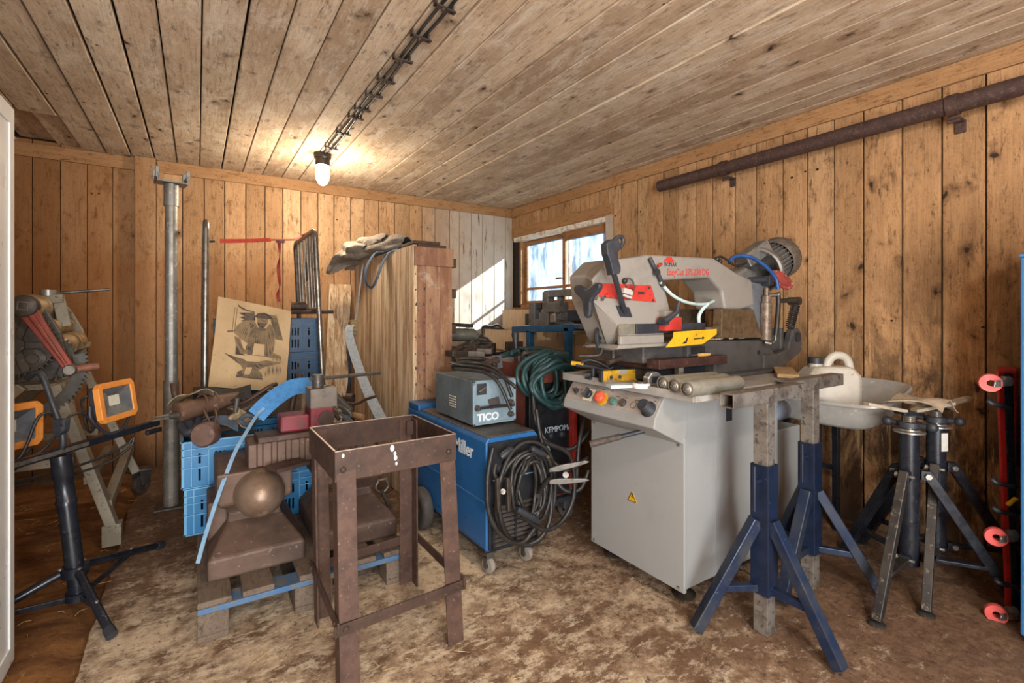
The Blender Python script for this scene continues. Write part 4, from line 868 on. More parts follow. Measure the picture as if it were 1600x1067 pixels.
# ------------------------------------------------------------------ plate-bending rolls on a wheeled A-frame
MGREY = mat('machine grey paint', '#8f8674', '#7d7462', .5, .1, 8, .45, .68, .15, '#5b5142', 45, .60, .66)
DGREY = mat('dark machine steel', '#55504a', '#433e39', .5, .4, 14, .42, .62, .2, '#6e6558', 45)
ROLLW = mat('waxed roller steel', '#a58e6c', '#8b7454', .45, .3, 12, .42, .66, .1, '#6a573f', 45)
REDB = mat('red brown crank paint', '#8d3a28', '#74301f', .45, .1, 14, .42, .65, .2, '#b07a5c', 50, .62, .67)
t = thing('bending_machine', 'grey hand-cranked roll bending machine on a wheeled A-frame with a red crank', 'bending machine', (-.75, 3.6, 0))
YF, YB = 3.26, 3.98
def leg(p, q, w=.075, h=.045): B().bar(p, q, w, h).obj('frame_leg', MGREY, t, bev=.004)
for y, fy in ((YF, 3.25), (YB, 4.02)):
    tp = aty(88, 600, YF); tp = V((tp.x, y, tp.z))
    leg(tp, (-.37, fy, .10) if y == YF else (-.34, fy, .16)); leg((tp.x - .12, y, tp.z), (-1.40, fy, .10))
    B().bar((-.52, y, .46), (-1.25, y, .46), .05, .04).obj('cross_bar', MGREY, t, bev=.003)
B().bar((-.395, YF, .20), (-.37, YB + .03, .33), .045, .05).obj('side_strut', MGREY, t, bev=.003)
B().bar((-.47, YF + .02, .34), (-.47, YB, .34), .04, .04).obj('side_rail', MGREY, t, bev=.003)
B().bar((-1.3, YF, .2), (-1.3, YB, .2), .05, .045).obj('side_rail', MGREY, t, bev=.003)
B().bb((-.41, 3.215, 0), (-.33, 3.285, .11)).obj('frame_foot', MGREY, t, bev=.003)
B().bb((-1.44, 3.215, 0), (-1.36, 3.285, .11)).obj('frame_foot', MGREY, t, bev=.003)
for x, y, r in ((-.315, 4.06, .062), (-1.40, 4.03, .062)):
    w_ = B().lathe([(.02, -.018), (r * .6, -.014), (r * .62, -.018), (r, -.018), (r + .003, 0), (r, .018), (r * .62, .018), (r * .6, .014), (.02, .018)], (x, y, r + .003), (.8, -.6, 0), 26).obj('caster_wheel', mat('brown rubber', '#3d322b', '#4d4138', .7, 0, 20), t)
    B().prism([(-.03, 0), (.03, 0), (.045, .10), (-.045, .10)], (x - .022, y + .012, r), (.6, .8, 0), (0, 0, 1), (-.004, .003, 0)).prism([(-.03, 0), (.03, 0), (.045, .10), (-.045, .10)], (x + .028, y - .02, r), (.6, .8, 0), (0, 0, 1), (.004, -.003, 0)).box((x, y, r + .104), (.12, .10, .008)).obj('caster_fork', DGREY, w_, bev=.002)
gz = lambda px, py, y=YF: aty(px, py, y)
# side plates of the machine head
for y, nm in ((YF + .04, 'front_plate'), (YB - .12, 'rear_plate')):
    pts = [gz(q[0], q[1]) for q in ((22, 605), (80, 595), (100, 552), (92, 520), (70, 486), (55, 470), (22, 462))]
    B().prism([(p_.x - .25 if i in (0, 6) else p_.x, p_.z) for i, p_ in enumerate(pts)], (0, y, 0), (1, 0, 0), (0, 0, 1), (0, .035, 0)).obj(nm, DGREY if y < 3.4 else MGREY, t, bev=.005)
B().bb((-1.0, YF + .02, gz(80, 600).z - .03), (gz(95, 590).x, YB - .05, gz(80, 600).z + .0)).obj('bed', MGREY, t, bev=.004)
b0 = gz(92, 545); tb = B().bb((b0.x - .02, YF + .12, b0.z - .03), (b0.x + .02, YB + .02, b0.z)).obj('table_arm', MGREY, t, bev=.004)
def roller(px, py, r, y0, y1, nm='roller'):
    c = gz(px, py); pr = [(0, 0), (r * .9, 0), (r, .008)]
    L = y1 - y0
    for k in (.45, .62, .8): pr += [(r, L * k - .012), (r * 1.10, L * k - .006), (r * 1.10, L * k + .006), (r, L * k + .012)]
    B().lathe(pr + [(r, L - .02), (r * .8, L), (0, L)], (c.x, y0, c.z), (0, 1, 0), 26).obj(nm, ROLLW, t)
roller(80, 541, .052, YF + .09, YB - .1); roller(62, 512, .042, YF + .09, YB - .14); roller(40, 480, .06, YF + .0, YF + .22)
def gear(px, py, R, n, y, th=.028, m=DGREY):
    c = gz(px, py, y); pr = []
    for i in range(n):
        for k, rr in ((0, R * .9), (.28, R * .9), (.36, R), (.64, R), (.72, R * .9)):
            a = 2 * pi * (i + k) / n; pr.append((rr * math.cos(a), rr * math.sin(a)))
    b = B().prism(pr, c, (1, 0, 0), (0, 0, 1), (0, th, 0)); b.lathe([(0, -.03), (R * .25, -.03), (R * .25, 0)], c, (0, 1, 0), 18)
    for k in range(5):
        a = k * 2 * pi / 5; b.bar(c + V((R * .2 * math.cos(a), -.008, R * .2 * math.sin(a))), c + V((R * .85 * math.cos(a), -.008, R * .85 * math.sin(a))), .02, .03)
    b.obj('gear', m, t, bev=.0015)
gear(24, 540, .155, 40, YF - .03); gear(72, 560, .12, 34, YF + .06, .03)
c = gz(24, 600, YF - .03) # big toothed segment curving down to the left
pr = []
for i in range(40):
    a = -1.35 + i * 1.55 / 39; rr = .285 if i % 2 else .268; pr.append((rr * math.cos(a), rr * math.sin(a)))
for i in range(20): a = .2 - i * 1.55 / 19; pr.append((.222 * math.cos(a), .222 * math.sin(a)))
c = gz(24, 572, YF - .04); B().prism([(x - .015, z) for x, z in pr], c, (1, 0, 0), (0, 0, 1), (0, .03, 0)).obj('gear_segment', DGREY, t, bev=.001)
B().lathe([(0, -.02), (.022, -.02), (.022, 0), (.045, .004), (.045, .03)], gz(52, 560, YF - .045), (0, 1, 0), 18).obj('gear_hub', DGREY, t)
hb_, he_ = gz(38, 478, 3.12), gz(109, 578, 3.12)
dd = (he_ - hb_); dn = V((-dd.z, 0, dd.x)).normalized(); du = dd.normalized(); Lc = dd.length
cr_ = B().prism([(0, -.040), (Lc * .3, -.033), (Lc * .9, -.022), (Lc, -.02), (Lc, .02), (Lc * .9, .022), (Lc * .3, .028), (0, .040)], hb_, du, dn, (0, .026, 0)).prism([(.03, -.012), (Lc, -.006), (Lc, .006), (.03, .012)], hb_ + V((0, -.012, 0)), du, dn, (0, .014, 0)).obj('crank_arm', REDB, t, bev=.006)
B().lathe([(0, -.022), (.046, -.022), (.050, -.018), (.050, .04), (0, .04)], hb_, (0, 1, 0), 26).obj('crank_hub', DGREY, cr_)
B().ringprism([(-.022, -.018), (.018, -.022), (.022, .018), (-.018, .022)], [(-.017, -.013), (.013, -.017), (.017, .013), (-.013, .017)], hb_ + V((0, -.026, 0)), (1, 0, 0), (0, 0, 1), (0, .004, 0)).obj('square_shaft', STEEL, cr_)
B().lathe([(0, -.02), (.022, -.02), (.026, -.014), (.026, .03), (0, .03)], he_, (0, 1, 0), 22).obj('crank_boss', STEEL, cr_); B().tube([he_ + V((.015, .03, .0)), he_ + V((.06, .05, .004)), he_ + V((.10, .06, .008))], [.017, .021, .018], 14).obj('crank_grip', mat('worn wood grip', '#8a5a44', '#744a37', .5, 0, 30), cr_)
# clamping screw with its tommy bar above the rollers
b = B().bar(gz(62, 469, 3.5), gz(100, 466, 3.5), .05, .045); b.obj('screw_bridge', MGREY, t, bev=.004)
B().cyl(gz(78, 500, 3.5), gz(78, 470, 3.5), .022).obj('screw', DGREY, t); B().cyl(gz(75, 462, 3.5), gz(75, 453, 3.5), .034).obj('screw_head', ALU, t); B().tube([gz(75, 459, 3.5), gz(172, 452, 3.5)], .008, 10).obj('tommy_bar', STEEL, t)
B().bar(gz(92, 468, 3.5), gz(102, 510, 3.5), .026, .05).obj('bridge_post', MGREY, t, bev=.003); B().bar(gz(101, 588, 3.5), gz(116, 655, 3.5), .03, .03).obj('tie_bar', ALU, t, bev=.003)
# ------------------------------------------------------------------ black tripod with two orange work lights
ORF = mat('orange frame plastic', '#d98a3c', '#c97c30', .5, 0, 10, c3='#8c5a2a', sc3=60, lo3=.66)
T0 = V((-.42, 2.62, 0)); TT = at(95, 712, 1.967)
t = thing('work_light', 'black tripod stand carrying two square orange work lights on a crossbar', 'work light', T0)
pb = at(123, 935, 1.967)
B().tube([pb, pb.lerp(TT, .68)], .030, 20).obj('pole', BLKST, t); B().tube([pb.lerp(TT, .66), pb.lerp(TT, .69), pb.lerp(TT, .70), pb.lerp(TT, .84), pb.lerp(TT, .85), TT], [.035, .035, .031, .031, .034, .034], 20).obj('pole_clamp', BLKST, t)
ch, hl_ = pb.lerp(TT, .20), pb.lerp(TT, .02)
B().cyl(ch + V((0, 0, -.02)), ch + V((0, 0, .02)), .045, seg=20).obj('leg_collar', BLKST, t); B().cyl(hl_ + V((0, 0, -.01)), hl_ + V((0, 0, .02)), .042, seg=20).obj('brace_collar', BLKST, t)
for f in (V((-.262, 2.293, .016)), V((-.150, 3.06, .016)), V((-.86, 2.48, .016))):
    d = (f - ch); d.z = 0; d.normalize(); a0 = ch + d * .045
    lg = B().tube([a0, a0.lerp(f, .93)], .0155, 14).obj('leg', BLKST, t); B().tube([a0.lerp(f, .9), f], .019, 14).obj('rubber_foot', BLKP, lg)
    h0 = hl_ + d * .04; m_ = a0.lerp(f, .55); B().bar(h0, m_, .012, .02).obj('brace', BLKST, t, bev=.002)
    B().cyl(a0 + V((0, 0, .016)), a0 + V((0, 0, .022)), .007).cyl(m_ + V((0, 0, .012)), m_ + V((0, 0, .02)), .006).objs('rivet', SCREW, lg)
cd_ = V((.567, .824, 0)); tc_ = TT + V((0, 0, .02))
c0, c1 = tc_ - cd_ * .36, tc_ + cd_ * .52
B().bar(c0, c1, .028, .03).obj('crossbar', BLKST, t, bev=.003); B().bar(c0 + V((.02, -.014, .004)), tc_ + cd_ * .1 + V((.02, -.014, .004)), .006, .016).obj('rail_insert', STEEL, t)
B().bar(c1 - cd_ * .09 + V((.01, 0, -.035)), c1 + V((.012, .008, -.038)), .02, .024).obj('cable_hook', BLKST, t, bev=.006)
def floodlight(c, wd, tilt, lab=None):
    wd = V(wd).normalized(); n0 = wd.cross(V((0, 0, 1))); up = (V((0, 0, 1)) * math.cos(tilt) - n0 * math.sin(tilt)).normalized(); n = wd.cross(up).normalized()
    W, H = .118, .088
    ch_ = lambda w, h, k: [(-w + k, -h), (w - k, -h), (w, -h + k), (w, h - k), (w - k, h), (-w + k, h), (-w, h - k), (-w, -h + k)]
    fr = B().ringprism(ch_(W, H, .02), ch_(W - .026, H - .026, .004), c, wd, up, n * .026).obj('floodlight_frame', ORF, t, bev=.004)
    B().prism(ch_(W - .012, H - .012, .012), c - n * .03, wd, up, n * .032).obj('housing', BLKP, fr, bev=.006)
    g = B(); o = [(-W + .026, -H + .026), (W - .026, -H + .026), (W - .026, H - .026), (-W + .026, H - .026)]; i_ = [(-.034, -.020), (.034, -.020), (.034, .026), (-.034, .026)]
    a = g.vs([c + wd * x + up * y + n * .020 for x, y in o]); b2 = g.vs([c + wd * x + up * y + n * .004 for x, y in i_])
    for k_ in range(4): g.fc([a[k_], a[(k_ + 1) % 4], b2[(k_ + 1) % 4], b2[k_]])
    g.obj('reflector', mat('reflector', '#8d949a', '#737a80', .25, .6, 6), fr, fixn=False)
    B().prism(i_, c + n * .003, wd, up, n * .002).obj('led_panel', mat('unlit led', '#c9c8b8', '#b5b4a4', .5, 0, 60), fr)
    B().tube(spline([c - wd * (W + .012) - n * .01, c - wd * (W + .012) - n * .01 - up * .06, c - wd * .05 - n * .01 - up * (H + .05), c + wd * .05 - n * .01 - up * (H + .05), c + wd * (W + .012) - n * .01 - up * .06, c + wd * (W + .012) - n * .01], 5), .007, 8).obj('yoke', BLKP, fr)
floodlight(at(177, 626, 2.22), (.445, .9, 0), math.radians(8)); floodlight(at(8, 669, 1.86), (.62, .78, 0), 0)
B().tube(spline([at(42, 592, 1.95), at(52, 584, 1.95), at(62, 583, 1.95), at(70, 596, 1.95), at(80, 625, 1.95), at(92, 658, 1.95), at(98, 682, 1.95), at(98, 697, 1.95), at(95, 706, 1.96)], 5), .011, 12).obj('carry_handle', BLKP, t)
B().prism([(0, 0), (.05, 0), (.045, -.05), (.015, -.08), (.004, -.05)], at(80, 655, 1.93), (_C, -_S, 0), (0, 0, 1), (.02, .02, 0)).obj('cable_splitter', BLKP, t, bev=.006)
for pts in ([(96, 666, 1.93), (110, 650, 1.97), (128, 646, 2.05), (141, 656, 2.1), (146, 668, 2.12), (141, 675, 2.14), (135, 665, 2.16), (130, 640, 2.18), (128, 625, 2.2), (138, 618, 2.22)], [(82, 650, 1.93), (74, 645, 1.9), (62, 650, 1.88), (52, 668, 1.86), (44, 690, 1.84), (34, 710, 1.82), (22, 722, 1.8)], [(85, 682, 1.93), (75, 695, 1.9), (55, 712, 1.86), (30, 728, 1.82), (15, 740, 1.78)], [(210, 683, 2.3), (203, 698, 2.28), (170, 722, 2.2), (110, 742, 2.05), (60, 754, 1.92), (15, 762, 1.8)], [(208, 684, 2.3), (198, 694, 2.28), (165, 712, 2.2), (105, 733, 2.05), (55, 746, 1.92), (15, 755, 1.8)]):
    B().tube(spline([at(*q) for q in pts], 5), .0058, 8).obj('cable', CABLE, t)
# ------------------------------------------------------------------ galvanised steel prop
GALV = mat('galvanised steel', '#8e8b84', '#79766f', .45, .6, 9, .42, .64, .2, '#a9a79f', 30, .58, .66)
GALVB = mat('grimy prop tube', '#7d756a', '#625a50', .5, .4, 9, .4, .64, .2, '#8f887d', 30)
px_, py_ = -.135, 3.69
t = thing('steel_prop', 'galvanised adjustable steel prop with forked head standing against the boards', 'prop', (px_, py_, 0))
B().box((px_, py_, .004), (.17, .15, .008)).obj('base_plate', DGREY, t, bev=.001); B().pipe((px_, py_, .008), (px_, py_, .78), .041, .037, 22).obj('outer_tube', GALVB, t); B().pipe((px_, py_, .75), (px_, py_, 1.94), .0345, .030, 22).obj('inner_tube', GALV, t)
zt = 1.93
B().pipe((px_, py_, zt - .06), (px_, py_, zt + .075), .040, .0345, 22).obj('head_collar', GALV, t)
hd = B().box((px_, py_, zt + .082), (.15, .12, .010), rz(.2)).obj('head_plate', GALV, t, bev=.002)
for s_ in (-1, 1):
    B().box((px_ + s_ * .075, py_ + s_ * .015, zt + .10), (.010, .12, .05), rz(.2)).obj('head_flange', GALV, hd, bev=.004)
    for k_ in (-1, 1): B().bar(V((px_ + s_ * .077 - k_ * .011, py_ + k_ * .05 + s_ * .015, zt + .10)), V((px_ + s_ * .077 - k_ * .011, py_ + k_ * .05 + s_ * .015, zt + .165)), .012, .02).obj('fork_prong', GALV, hd, bev=.003)
# ------------------------------------------------------------------ rusty angle-iron stand in front
RUST = mat('brown rusted steel', '#4b372d', '#3a2a22', .6, .25, 12, .4, .64, .25, '#8a7565', 75, .64, .74)
RUSTL = mat('brown rusted steel legs', '#573f33', '#432f26', .6, .25, 16, .4, .64, .25, '#85705f', 90, .62, .76)
t = thing('iron_stand', 'rusty brown four-legged angle-iron stand with open box top in front', 'stand', (.59, 1.83, 0))
TC = [(.374, 1.627), (.812, 1.63), (.806, 2.045), (.370, 2.04)]; TZ1, TZ0 = .75, .652
b = B(); th = .006
for i in range(4):
    p, q = V((*TC[i], 0)), V((*TC[(i + 1) % 4], 0)); d = (q - p).normalized(); n = V((-d.y, d.x, 0))
    b.hexa([p + V((0, 0, TZ0)), q + V((0, 0, TZ0)), q - d * th + n * th + V((0, 0, TZ0)), p + d * th + n * th + V((0, 0, TZ0)), p + V((0, 0, TZ1)), q + V((0, 0, TZ1)), q - d * th + n * th + V((0, 0, TZ1)), p + d * th + n * th + V((0, 0, TZ1))])
top_ = b.obj('top_frame', RUST, t, bev=.0015)
b = B() # bare worn rim of the box
for i in range(4):
    p, q = V((*TC[i], TZ1 + .001)), V((*TC[(i + 1) % 4], TZ1 + .001)); d = (q - p).normalized(); n = V((-d.y, d.x, 0)); b.bar(p + n * .003, q + n * .003, .006, .002)
b.obj('worn_rim', mat('rubbed bright rim', '#b7a598', '#8f7c6e', .4, .5, 40), top_)
FT = [(.375, 1.560), (.822, 1.588), (.815, 2.07), (.385, 2.012)]
for i in range(4):
    sx = 1 if i in (1, 2) else -1; sy = 1 if i > 1 else -1; w = .062
    T_ = V((TC[i][0] - sx * .006, TC[i][1] - sy * .006, .74)); Fo = V((FT[i][0], FT[i][1], .0)); ex, ey = V((-sx, 0, 0)), V((0, -sy, 0))
    pr = [(0, 0), (w, 0), (w, .007), (.007, .007), (.007, w), (0, w)]
    B().prism(pr, Fo, ex, ey, T_ - Fo).obj('leg', RUSTL, t, bev=.001)
zb = .20
pt = [V((*FT[i], 0)).lerp(V((*TC[i], .74)), zb / .74) for i in range(4)]
for i in range(4):
    p, q = pt[i], pt[(i + 1) % 4]; d = (q - p).normalized(); n = V((d.y, -d.x, 0)); e = .014
    z_ = V((0, 0, .0 if i % 2 == 0 else .012))
    B().bar(p - d * e + n * .004 + z_, q + d * e + n * .004 + z_, .007, .036).obj('stretcher', RUST, t, bev=.001)
    for c in (p + d * .02, q - d * .02): B().lathe([(0, .006), (.008, .005), (.011, 0)], c + n * .008 + z_, n, 12).obj('rivet', RUST, t)
for x, y in ((.40, 1.6235), (.78, 1.626)): B().lathe([(0, .006), (.008, .004), (.010, 0)], (x, y, .69), (0, -1, 0), 12).obj('rivet', RUST, top_)
b = B()
for x, z, s in ((.565, .735, 1.3), (.577, .70, 1), (.575, .715, .8), (.58, .68, .7), (.40, .735, .8)): b.ball((x, 1.6265, z), .006 * s, 6, 4, (1, .3, 1.6))
b.obj('paint_drips', WHITEP, top_)['kind'] = 'stuff'
B().box((.79, 2.02, .70), (.05, .012, .06)).obj('inner_gusset', RUST, top_, bev=.002)
# ------------------------------------------------------------------ pallet
PALW = wood('grey pallet wood', 1, ('#6f6052', '#85756478'[:7], '#5b4c40', '#8f8070'), '#382d25', knots=False)
PALB = mat('blue pallet edge', '#3d6186', '#51687f', .7, 0, 8, .4, .62, .3, '#6d6357', 18, .54, .60)
PX0, PX1, PY0, PY1 = .0, .80, 2.09, 3.29
t = thing('pallet', 'grimy wooden pallet with blue edges carrying the two anvils', 'pallet', (.4, 2.7, 0))
for x, w_ in ((PX0 + .05, .10), ((PX0 + PX1) / 2, .145), (PX1 - .05, .10)):
    B().bb((x - w_ / 2, PY0, 0), (x + w_ / 2, PY1, .022)).obj('skid_board', PALW, t, bev=.003)
    for y in (PY0 + .05, (PY0 + PY1) / 2, PY1 - .05): B().bb((x - w_ / 2, y - (.05 if abs(y - 2.69) > .3 else .072), .022), (x + w_ / 2, y + (.05 if abs(y - 2.69) > .3 else .072), .10)).obj('block', PALW, t, bev=.004)
for y in (PY0 + .05, (PY0 + PY1) / 2, PY1 - .05): B().bb((PX0, y - .05, .10), (PX1, y + .05, .122)).obj('stringer_board', PALB, t, bev=.003)
for x in (PX0 + .055, PX0 + .20, PX0 + .40, PX1 - .20, PX1 - .055): B().bb((x - .055, PY0 + .001, .122), (x + .055, PY1, .145)).obj('deck_board', PALW, t, bev=.005)
PZ = .145
# ------------------------------------------------------------------ anvils
ANV = mat('brown anvil iron', '#644e41', '#4d3c32', .62, .25, 7, .4, .66, .3, '#8a7363', 40, .62, .72)
HORN = mat('rubbed horn iron', '#8a7563', '#6f5a4b', .42, .5, 8, .42, .66, .12, '#a68a6c', 14, .58, .68)
def anvil(cx, y0, s, label, horn=True):
    t = thing('anvil', label, 'anvil', (cx, y0 + .25, PZ))
    X = lambda x: cx + x * s
    def blk(rows, name, m, bev): # rows of (half width, y front, y back, z)
        b = B(); L_ = [b.vs([(cx - hw * s, y0 + a * s, PZ + z * s), (cx + hw * s, y0 + a * s, PZ + z * s), (cx + hw * s, y0 + c * s, PZ + z * s), (cx - hw * s, y0 + c * s, PZ + z * s)]) for hw, a, c, z in rows]
        b.fc(L_[0][::-1]); b.fc(L_[-1])
        for A_, Q_ in zip(L_, L_[1:]):
            for i in range(4): b.fc([A_[i], A_[(i + 1) % 4], Q_[(i + 1) % 4], Q_[i]])
        return b.obj(name, m, t, bev=bev)
    blk([(.178, -.13, .385, 0), (.178, -.13, .385, .085), (.15, -.08, .36, .115), (.105, .02, .31, .17), (.10, .04, .29, .20), (.115, .02, .34, .225), (.145, -.01, .385, .25), (.145, -.02, .385, .385)], 'body', ANV, .010)
    if horn:
        B().lathe([(.098, -.06), (.098, .0), (.094, .045), (.082, .085), (.060, .115), (.032, .132), (0, .138)], (cx + .012 * s, y0 - .02 * s, PZ + .288 * s), (.05, -1, .04), 30).obj('horn', HORN, t)
        B().bb((cx - .175 * s, y0 + .06, PZ + .08), (cx - .10 * s, y0 + .30, PZ + .25)).obj('side_foot', ANV, t, bev=.01)
    else: blk([(.08, -.12, .1, .25), (.14, -.015, .1, .262), (.14, -.015, .1, .36), (.08, -.13, .1, .384)], 'heel', ANV, .01)
    return t
anvil(.212, 2.36, 1, 'big brown anvil on the pallet with its rounded horn towards the camera')
anvil(.625, 2.365, 1, 'brown anvil on the pallet behind the legs of the rusty stand', False)
# ribbed swage block and slabs lying across the anvils
sx0, sx1, sy0, sz0, sz1 = .185, .70, 2.36, PZ + .387, PZ + .487
t = thing('swage_block', 'long brown ribbed iron swage block lying across the tops of both anvils', 'swage block', (.44, 2.46, sz0))
pr = []; n = 9
for i in range(n):
    x = sx0 + (sx1 - sx0) * i / n; w_ = (sx1 - sx0) / n; pr += [(x, 0), (x + w_ * .55, 0), (x + w_ * .6, .012), (x + w_ * .95, .012)]
pr += [(sx1, .20), (sx0, .20)]
B().prism(pr, (0, sy0, sz0), (1, 0, 0), (0, 1, 0), (0, 0, sz1 - sz0)).obj('block_body', ANV, t, bev=.003)
o = B().box((.44, 2.44, sz1 + .013), (.44, .14, .026), rz(.03)).obj('iron_plate', RUST, bev=.004, org=(.44, 2.44, sz1)); tag(o, 'flat brown iron slab lying on the ribbed block below the red vise', 'iron plate')
o = B().box((.33, 2.295, PZ + .397), (.15, .10, .016), rz(.4)).obj('iron_offcut', RUST, bev=.003, org=(.33, 2.295, PZ + .389)); tag(o, 'small brown iron offcut on the anvil face in front of the ribbed block', 'iron piece')
vz = sz1 + .0262
VRED = mat('worn vise red', '#6f2029', '#541b21', .5, .1, 12, .45, .66, .15, '#4b3a36', 30, .58, .64)
t = thing('bench_vise', 'worn red bench vise with steel jaw block and long tommy bar', 'vise', (.45, 2.45, vz))
B().bb((.315, 2.40, vz), (.44, 2.52, vz + .075)).obj('fixed_body', VRED, t, bev=.010); B().bb((.44, 2.385, vz), (.545, 2.53, vz + .105)).obj('sliding_body', VRED, t, bev=.008)
B().box((.50, 2.45, vz + .145), (.12, .13, .09)).obj('jaw_block', mat('brown grey jaw steel', '#6f655b', '#574e46', .5, .3, 14), t, bev=.003); B().cyl((.485, 2.45, vz + .19), (.485, 2.45, vz + .25), .026, seg=22).obj('screw_head', DGREY, t)
B().tube([(.45, 2.44, vz + .232), at(593, 583, 2.78)], .0095, 12).obj('tommy_bar', STEEL, t)
B().cyl((.51, 2.386, vz + .05), (.51, 2.378, vz + .05), .036).obj('guide_boss', RUST, t)
# ------------------------------------------------------------------ blue plastic crates
CRB = mat('blue crate plastic', '#1f6a98', '#1c5f87', .42, 0, 5, .5, .75, .04, '#8fb0bf', 50, .70, .73)
CRD = mat('dark blue crate plastic', '#153a57', '#12324b', .45, 0, 5, .5, .75, .04)
CRL = mat('pale blue rib edges', '#5f9cc0', '#4c8db4', .5, 0, 8, bump=0); CRDL = mat('dark blue rib edges', '#24557a', '#1d4a6c', .5, 0, 8, bump=0)  # rib edges a paler blue than the crate walls
def slotted(b, o, ex, L, H, n, th=.004, rib=None):
    """one crate wall made of bars round its slots: o lower left, ex along, thickness inward n"""
    o, ex, n = V(o), V(ex), V(n); ez = V((0, 0, 1)); bb_ = [b]
    def pl(x0, x1, z0, z1, d=0, t_=th): bb_[0].prism([(x0, z0), (x1, z0), (x1, z1), (x0, z1)], o - n * d, ex, ez, n * (t_ + d))
    pl(0, L, 0, .03); pl(0, L, H - .035, H)
    rows = [(.03, .085), (.112, H - .062)] if H > .15 else [(.03, H - .05)]
    pl(0, L, rows[0][1], rows[1][0]); pl(0, L, rows[1][1], H - .035)
    for z0, z1 in rows:
        x = 0; k = 0
        xs = [.065]
        g = (L - .2) / 4
        for i in range(4): xs += [.10 + g * i + g * .32, .10 + g * i + g * .5, .10 + g * i + g * .68]
        xs.append(L - .065)
        for c in xs: pl(x, c - .005, z0, z1); x = c + .005
        pl(x, L, z0, z1)
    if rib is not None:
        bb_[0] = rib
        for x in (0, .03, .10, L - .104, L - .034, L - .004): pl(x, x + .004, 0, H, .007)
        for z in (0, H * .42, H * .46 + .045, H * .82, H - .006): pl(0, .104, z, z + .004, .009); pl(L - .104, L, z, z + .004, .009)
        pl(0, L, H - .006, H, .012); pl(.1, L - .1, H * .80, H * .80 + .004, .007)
def crate(loc, L, W, H, m, label, group=None):
    t = thing('plastic_crate', label, 'crate', loc, 0, group); x, y, z = loc
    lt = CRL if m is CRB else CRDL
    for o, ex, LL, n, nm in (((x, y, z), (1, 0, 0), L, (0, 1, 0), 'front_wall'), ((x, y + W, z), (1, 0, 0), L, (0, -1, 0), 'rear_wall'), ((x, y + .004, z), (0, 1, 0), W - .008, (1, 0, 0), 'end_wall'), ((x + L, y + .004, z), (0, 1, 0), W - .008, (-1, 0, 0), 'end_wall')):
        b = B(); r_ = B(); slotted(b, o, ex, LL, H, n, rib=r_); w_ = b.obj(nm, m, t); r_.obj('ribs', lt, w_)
    B().bb((x + .005, y + .005, z), (x + L - .005, y + W - .005, z + .004)).obj('crate_floor', m, t)
    return t
cz = PZ + .002
crate((-.045, 2.76, cz), .60, .40, .222, CRB, 'bright blue plastic crate on the pallet, lower of the stack of two', 'bright blue crates on the pallet')
crate((-.055, 2.76, cz + .224), .60, .40, .222, CRB, 'bright blue plastic crate on the pallet full of tools, upper of the two', 'bright blue crates on the pallet')
KZ = cz + .448
cg = ['lowest of the dark blue crates stacked inside the roll cage', 'second from the bottom of the dark blue crates in the roll cage', 'dark blue slotted crate just below the topmost one in the roll cage', 'topmost dark blue crate inside the roll cage with a rod lying on it']
for i in range(4): crate((.10, 3.50, .262 + .227 * i), .60, .40, .225, CRD, cg[i], 'dark blue crates in the roll cage')
# ------------------------------------------------------------------ roll cage with a red strap across
ZINC = mat('dull zinc tube', '#8d8880', '#6d675f', .35, .8, 14, .42, .64, .1, '#5a5047', 45, .60, .66)
t = thing('roll_cage', 'tubular zinc roll cage trolley behind the drawing, strapped across with red webbing', 'roll cage', (.38, 3.82, 0))
def side(x0, x1, nb): # x at the bottom / top: the frames lean
    P = lambda y, z: V((x0 + (x1 - x0) * (z - .2) / 1.55, y, z))
    return B().tube([P(3.43, .2), P(3.43, 1.71)] + spline([P(3.43, 1.71), P(3.45, 1.745), P(3.49, 1.76)], 3) + spline([P(4.14, 1.76), P(4.18, 1.745), P(4.20, 1.71)], 3) + [P(4.20, .2)], .017, 12).obj('side_frame', ZINC, t), P
sf, P = side(.035, .045, 0)
for y in (3.6, 3.8, 4.0): B().tube([P(y, .25), P(y, 1.755)], .007, 8).obj('bar', ZINC, sf)
B().bb((.025, 3.44, 1.0), (.037, 3.48, 1.72)).obj('edge_strip', ZINC, sf, bev=.002)
sf, P = side(.735, .66, 0)
for y in (3.53, 3.63, 3.73, 3.85, 3.98, 4.09): B().tube([P(y, 1.23), P(y, 1.755)], .009, 8).obj('bar', ZINC, sf)
B().tube([P(3.43, 1.23), P(4.20, 1.23)], .011, 10).obj('rail', ZINC, sf); B().bb((.675, 3.78, 1.44), (.683, 3.92, 1.58)).obj('name_plate', DGREY, sf, bev=.001)
for y in (3.46, 4.17): B().bar(V((.02, y, .235)), V((.75, y, .235)), .03, .04).obj('deck_rail', ZINC, t, bev=.003)
B().bb((.04, 3.45, .245), (.74, 4.18, .258)).obj('deck', DGREY, t, bev=.002)
for x in (.07, .70):
    for y in (3.50, 4.14):
        B().lathe([(.02, -.018), (.06, -.016), (.062, 0), (.06, .016), (.02, .018)], (x, y, .0635), (1, 0, 0), 20).obj('caster', BLKP, t); B().bb((x - .025, y - .03, .09), (x + .025, y + .03, .232)).obj('caster_fork', ZINC, t, bev=.003)
REDST = mat('red webbing', '#b8402c', '#9c3323', .75, 0, 60)
a_, b_ = at(335, 376, 3.0), at(460, 374, 3.35)
b = B().ribbon([a_ + V((.03, 0, 0)), a_.lerp(b_, .35) + V((0, 0, -.004)), a_.lerp(b_, .68)], .026, .003, lambda k: (0, .3 * k, 1)); b.ribbon([a_.lerp(b_, .66), b_, at(472, 368, 3.5), at(488, 362, 3.35)], .012, .004, lambda k: (0, .6, .8))
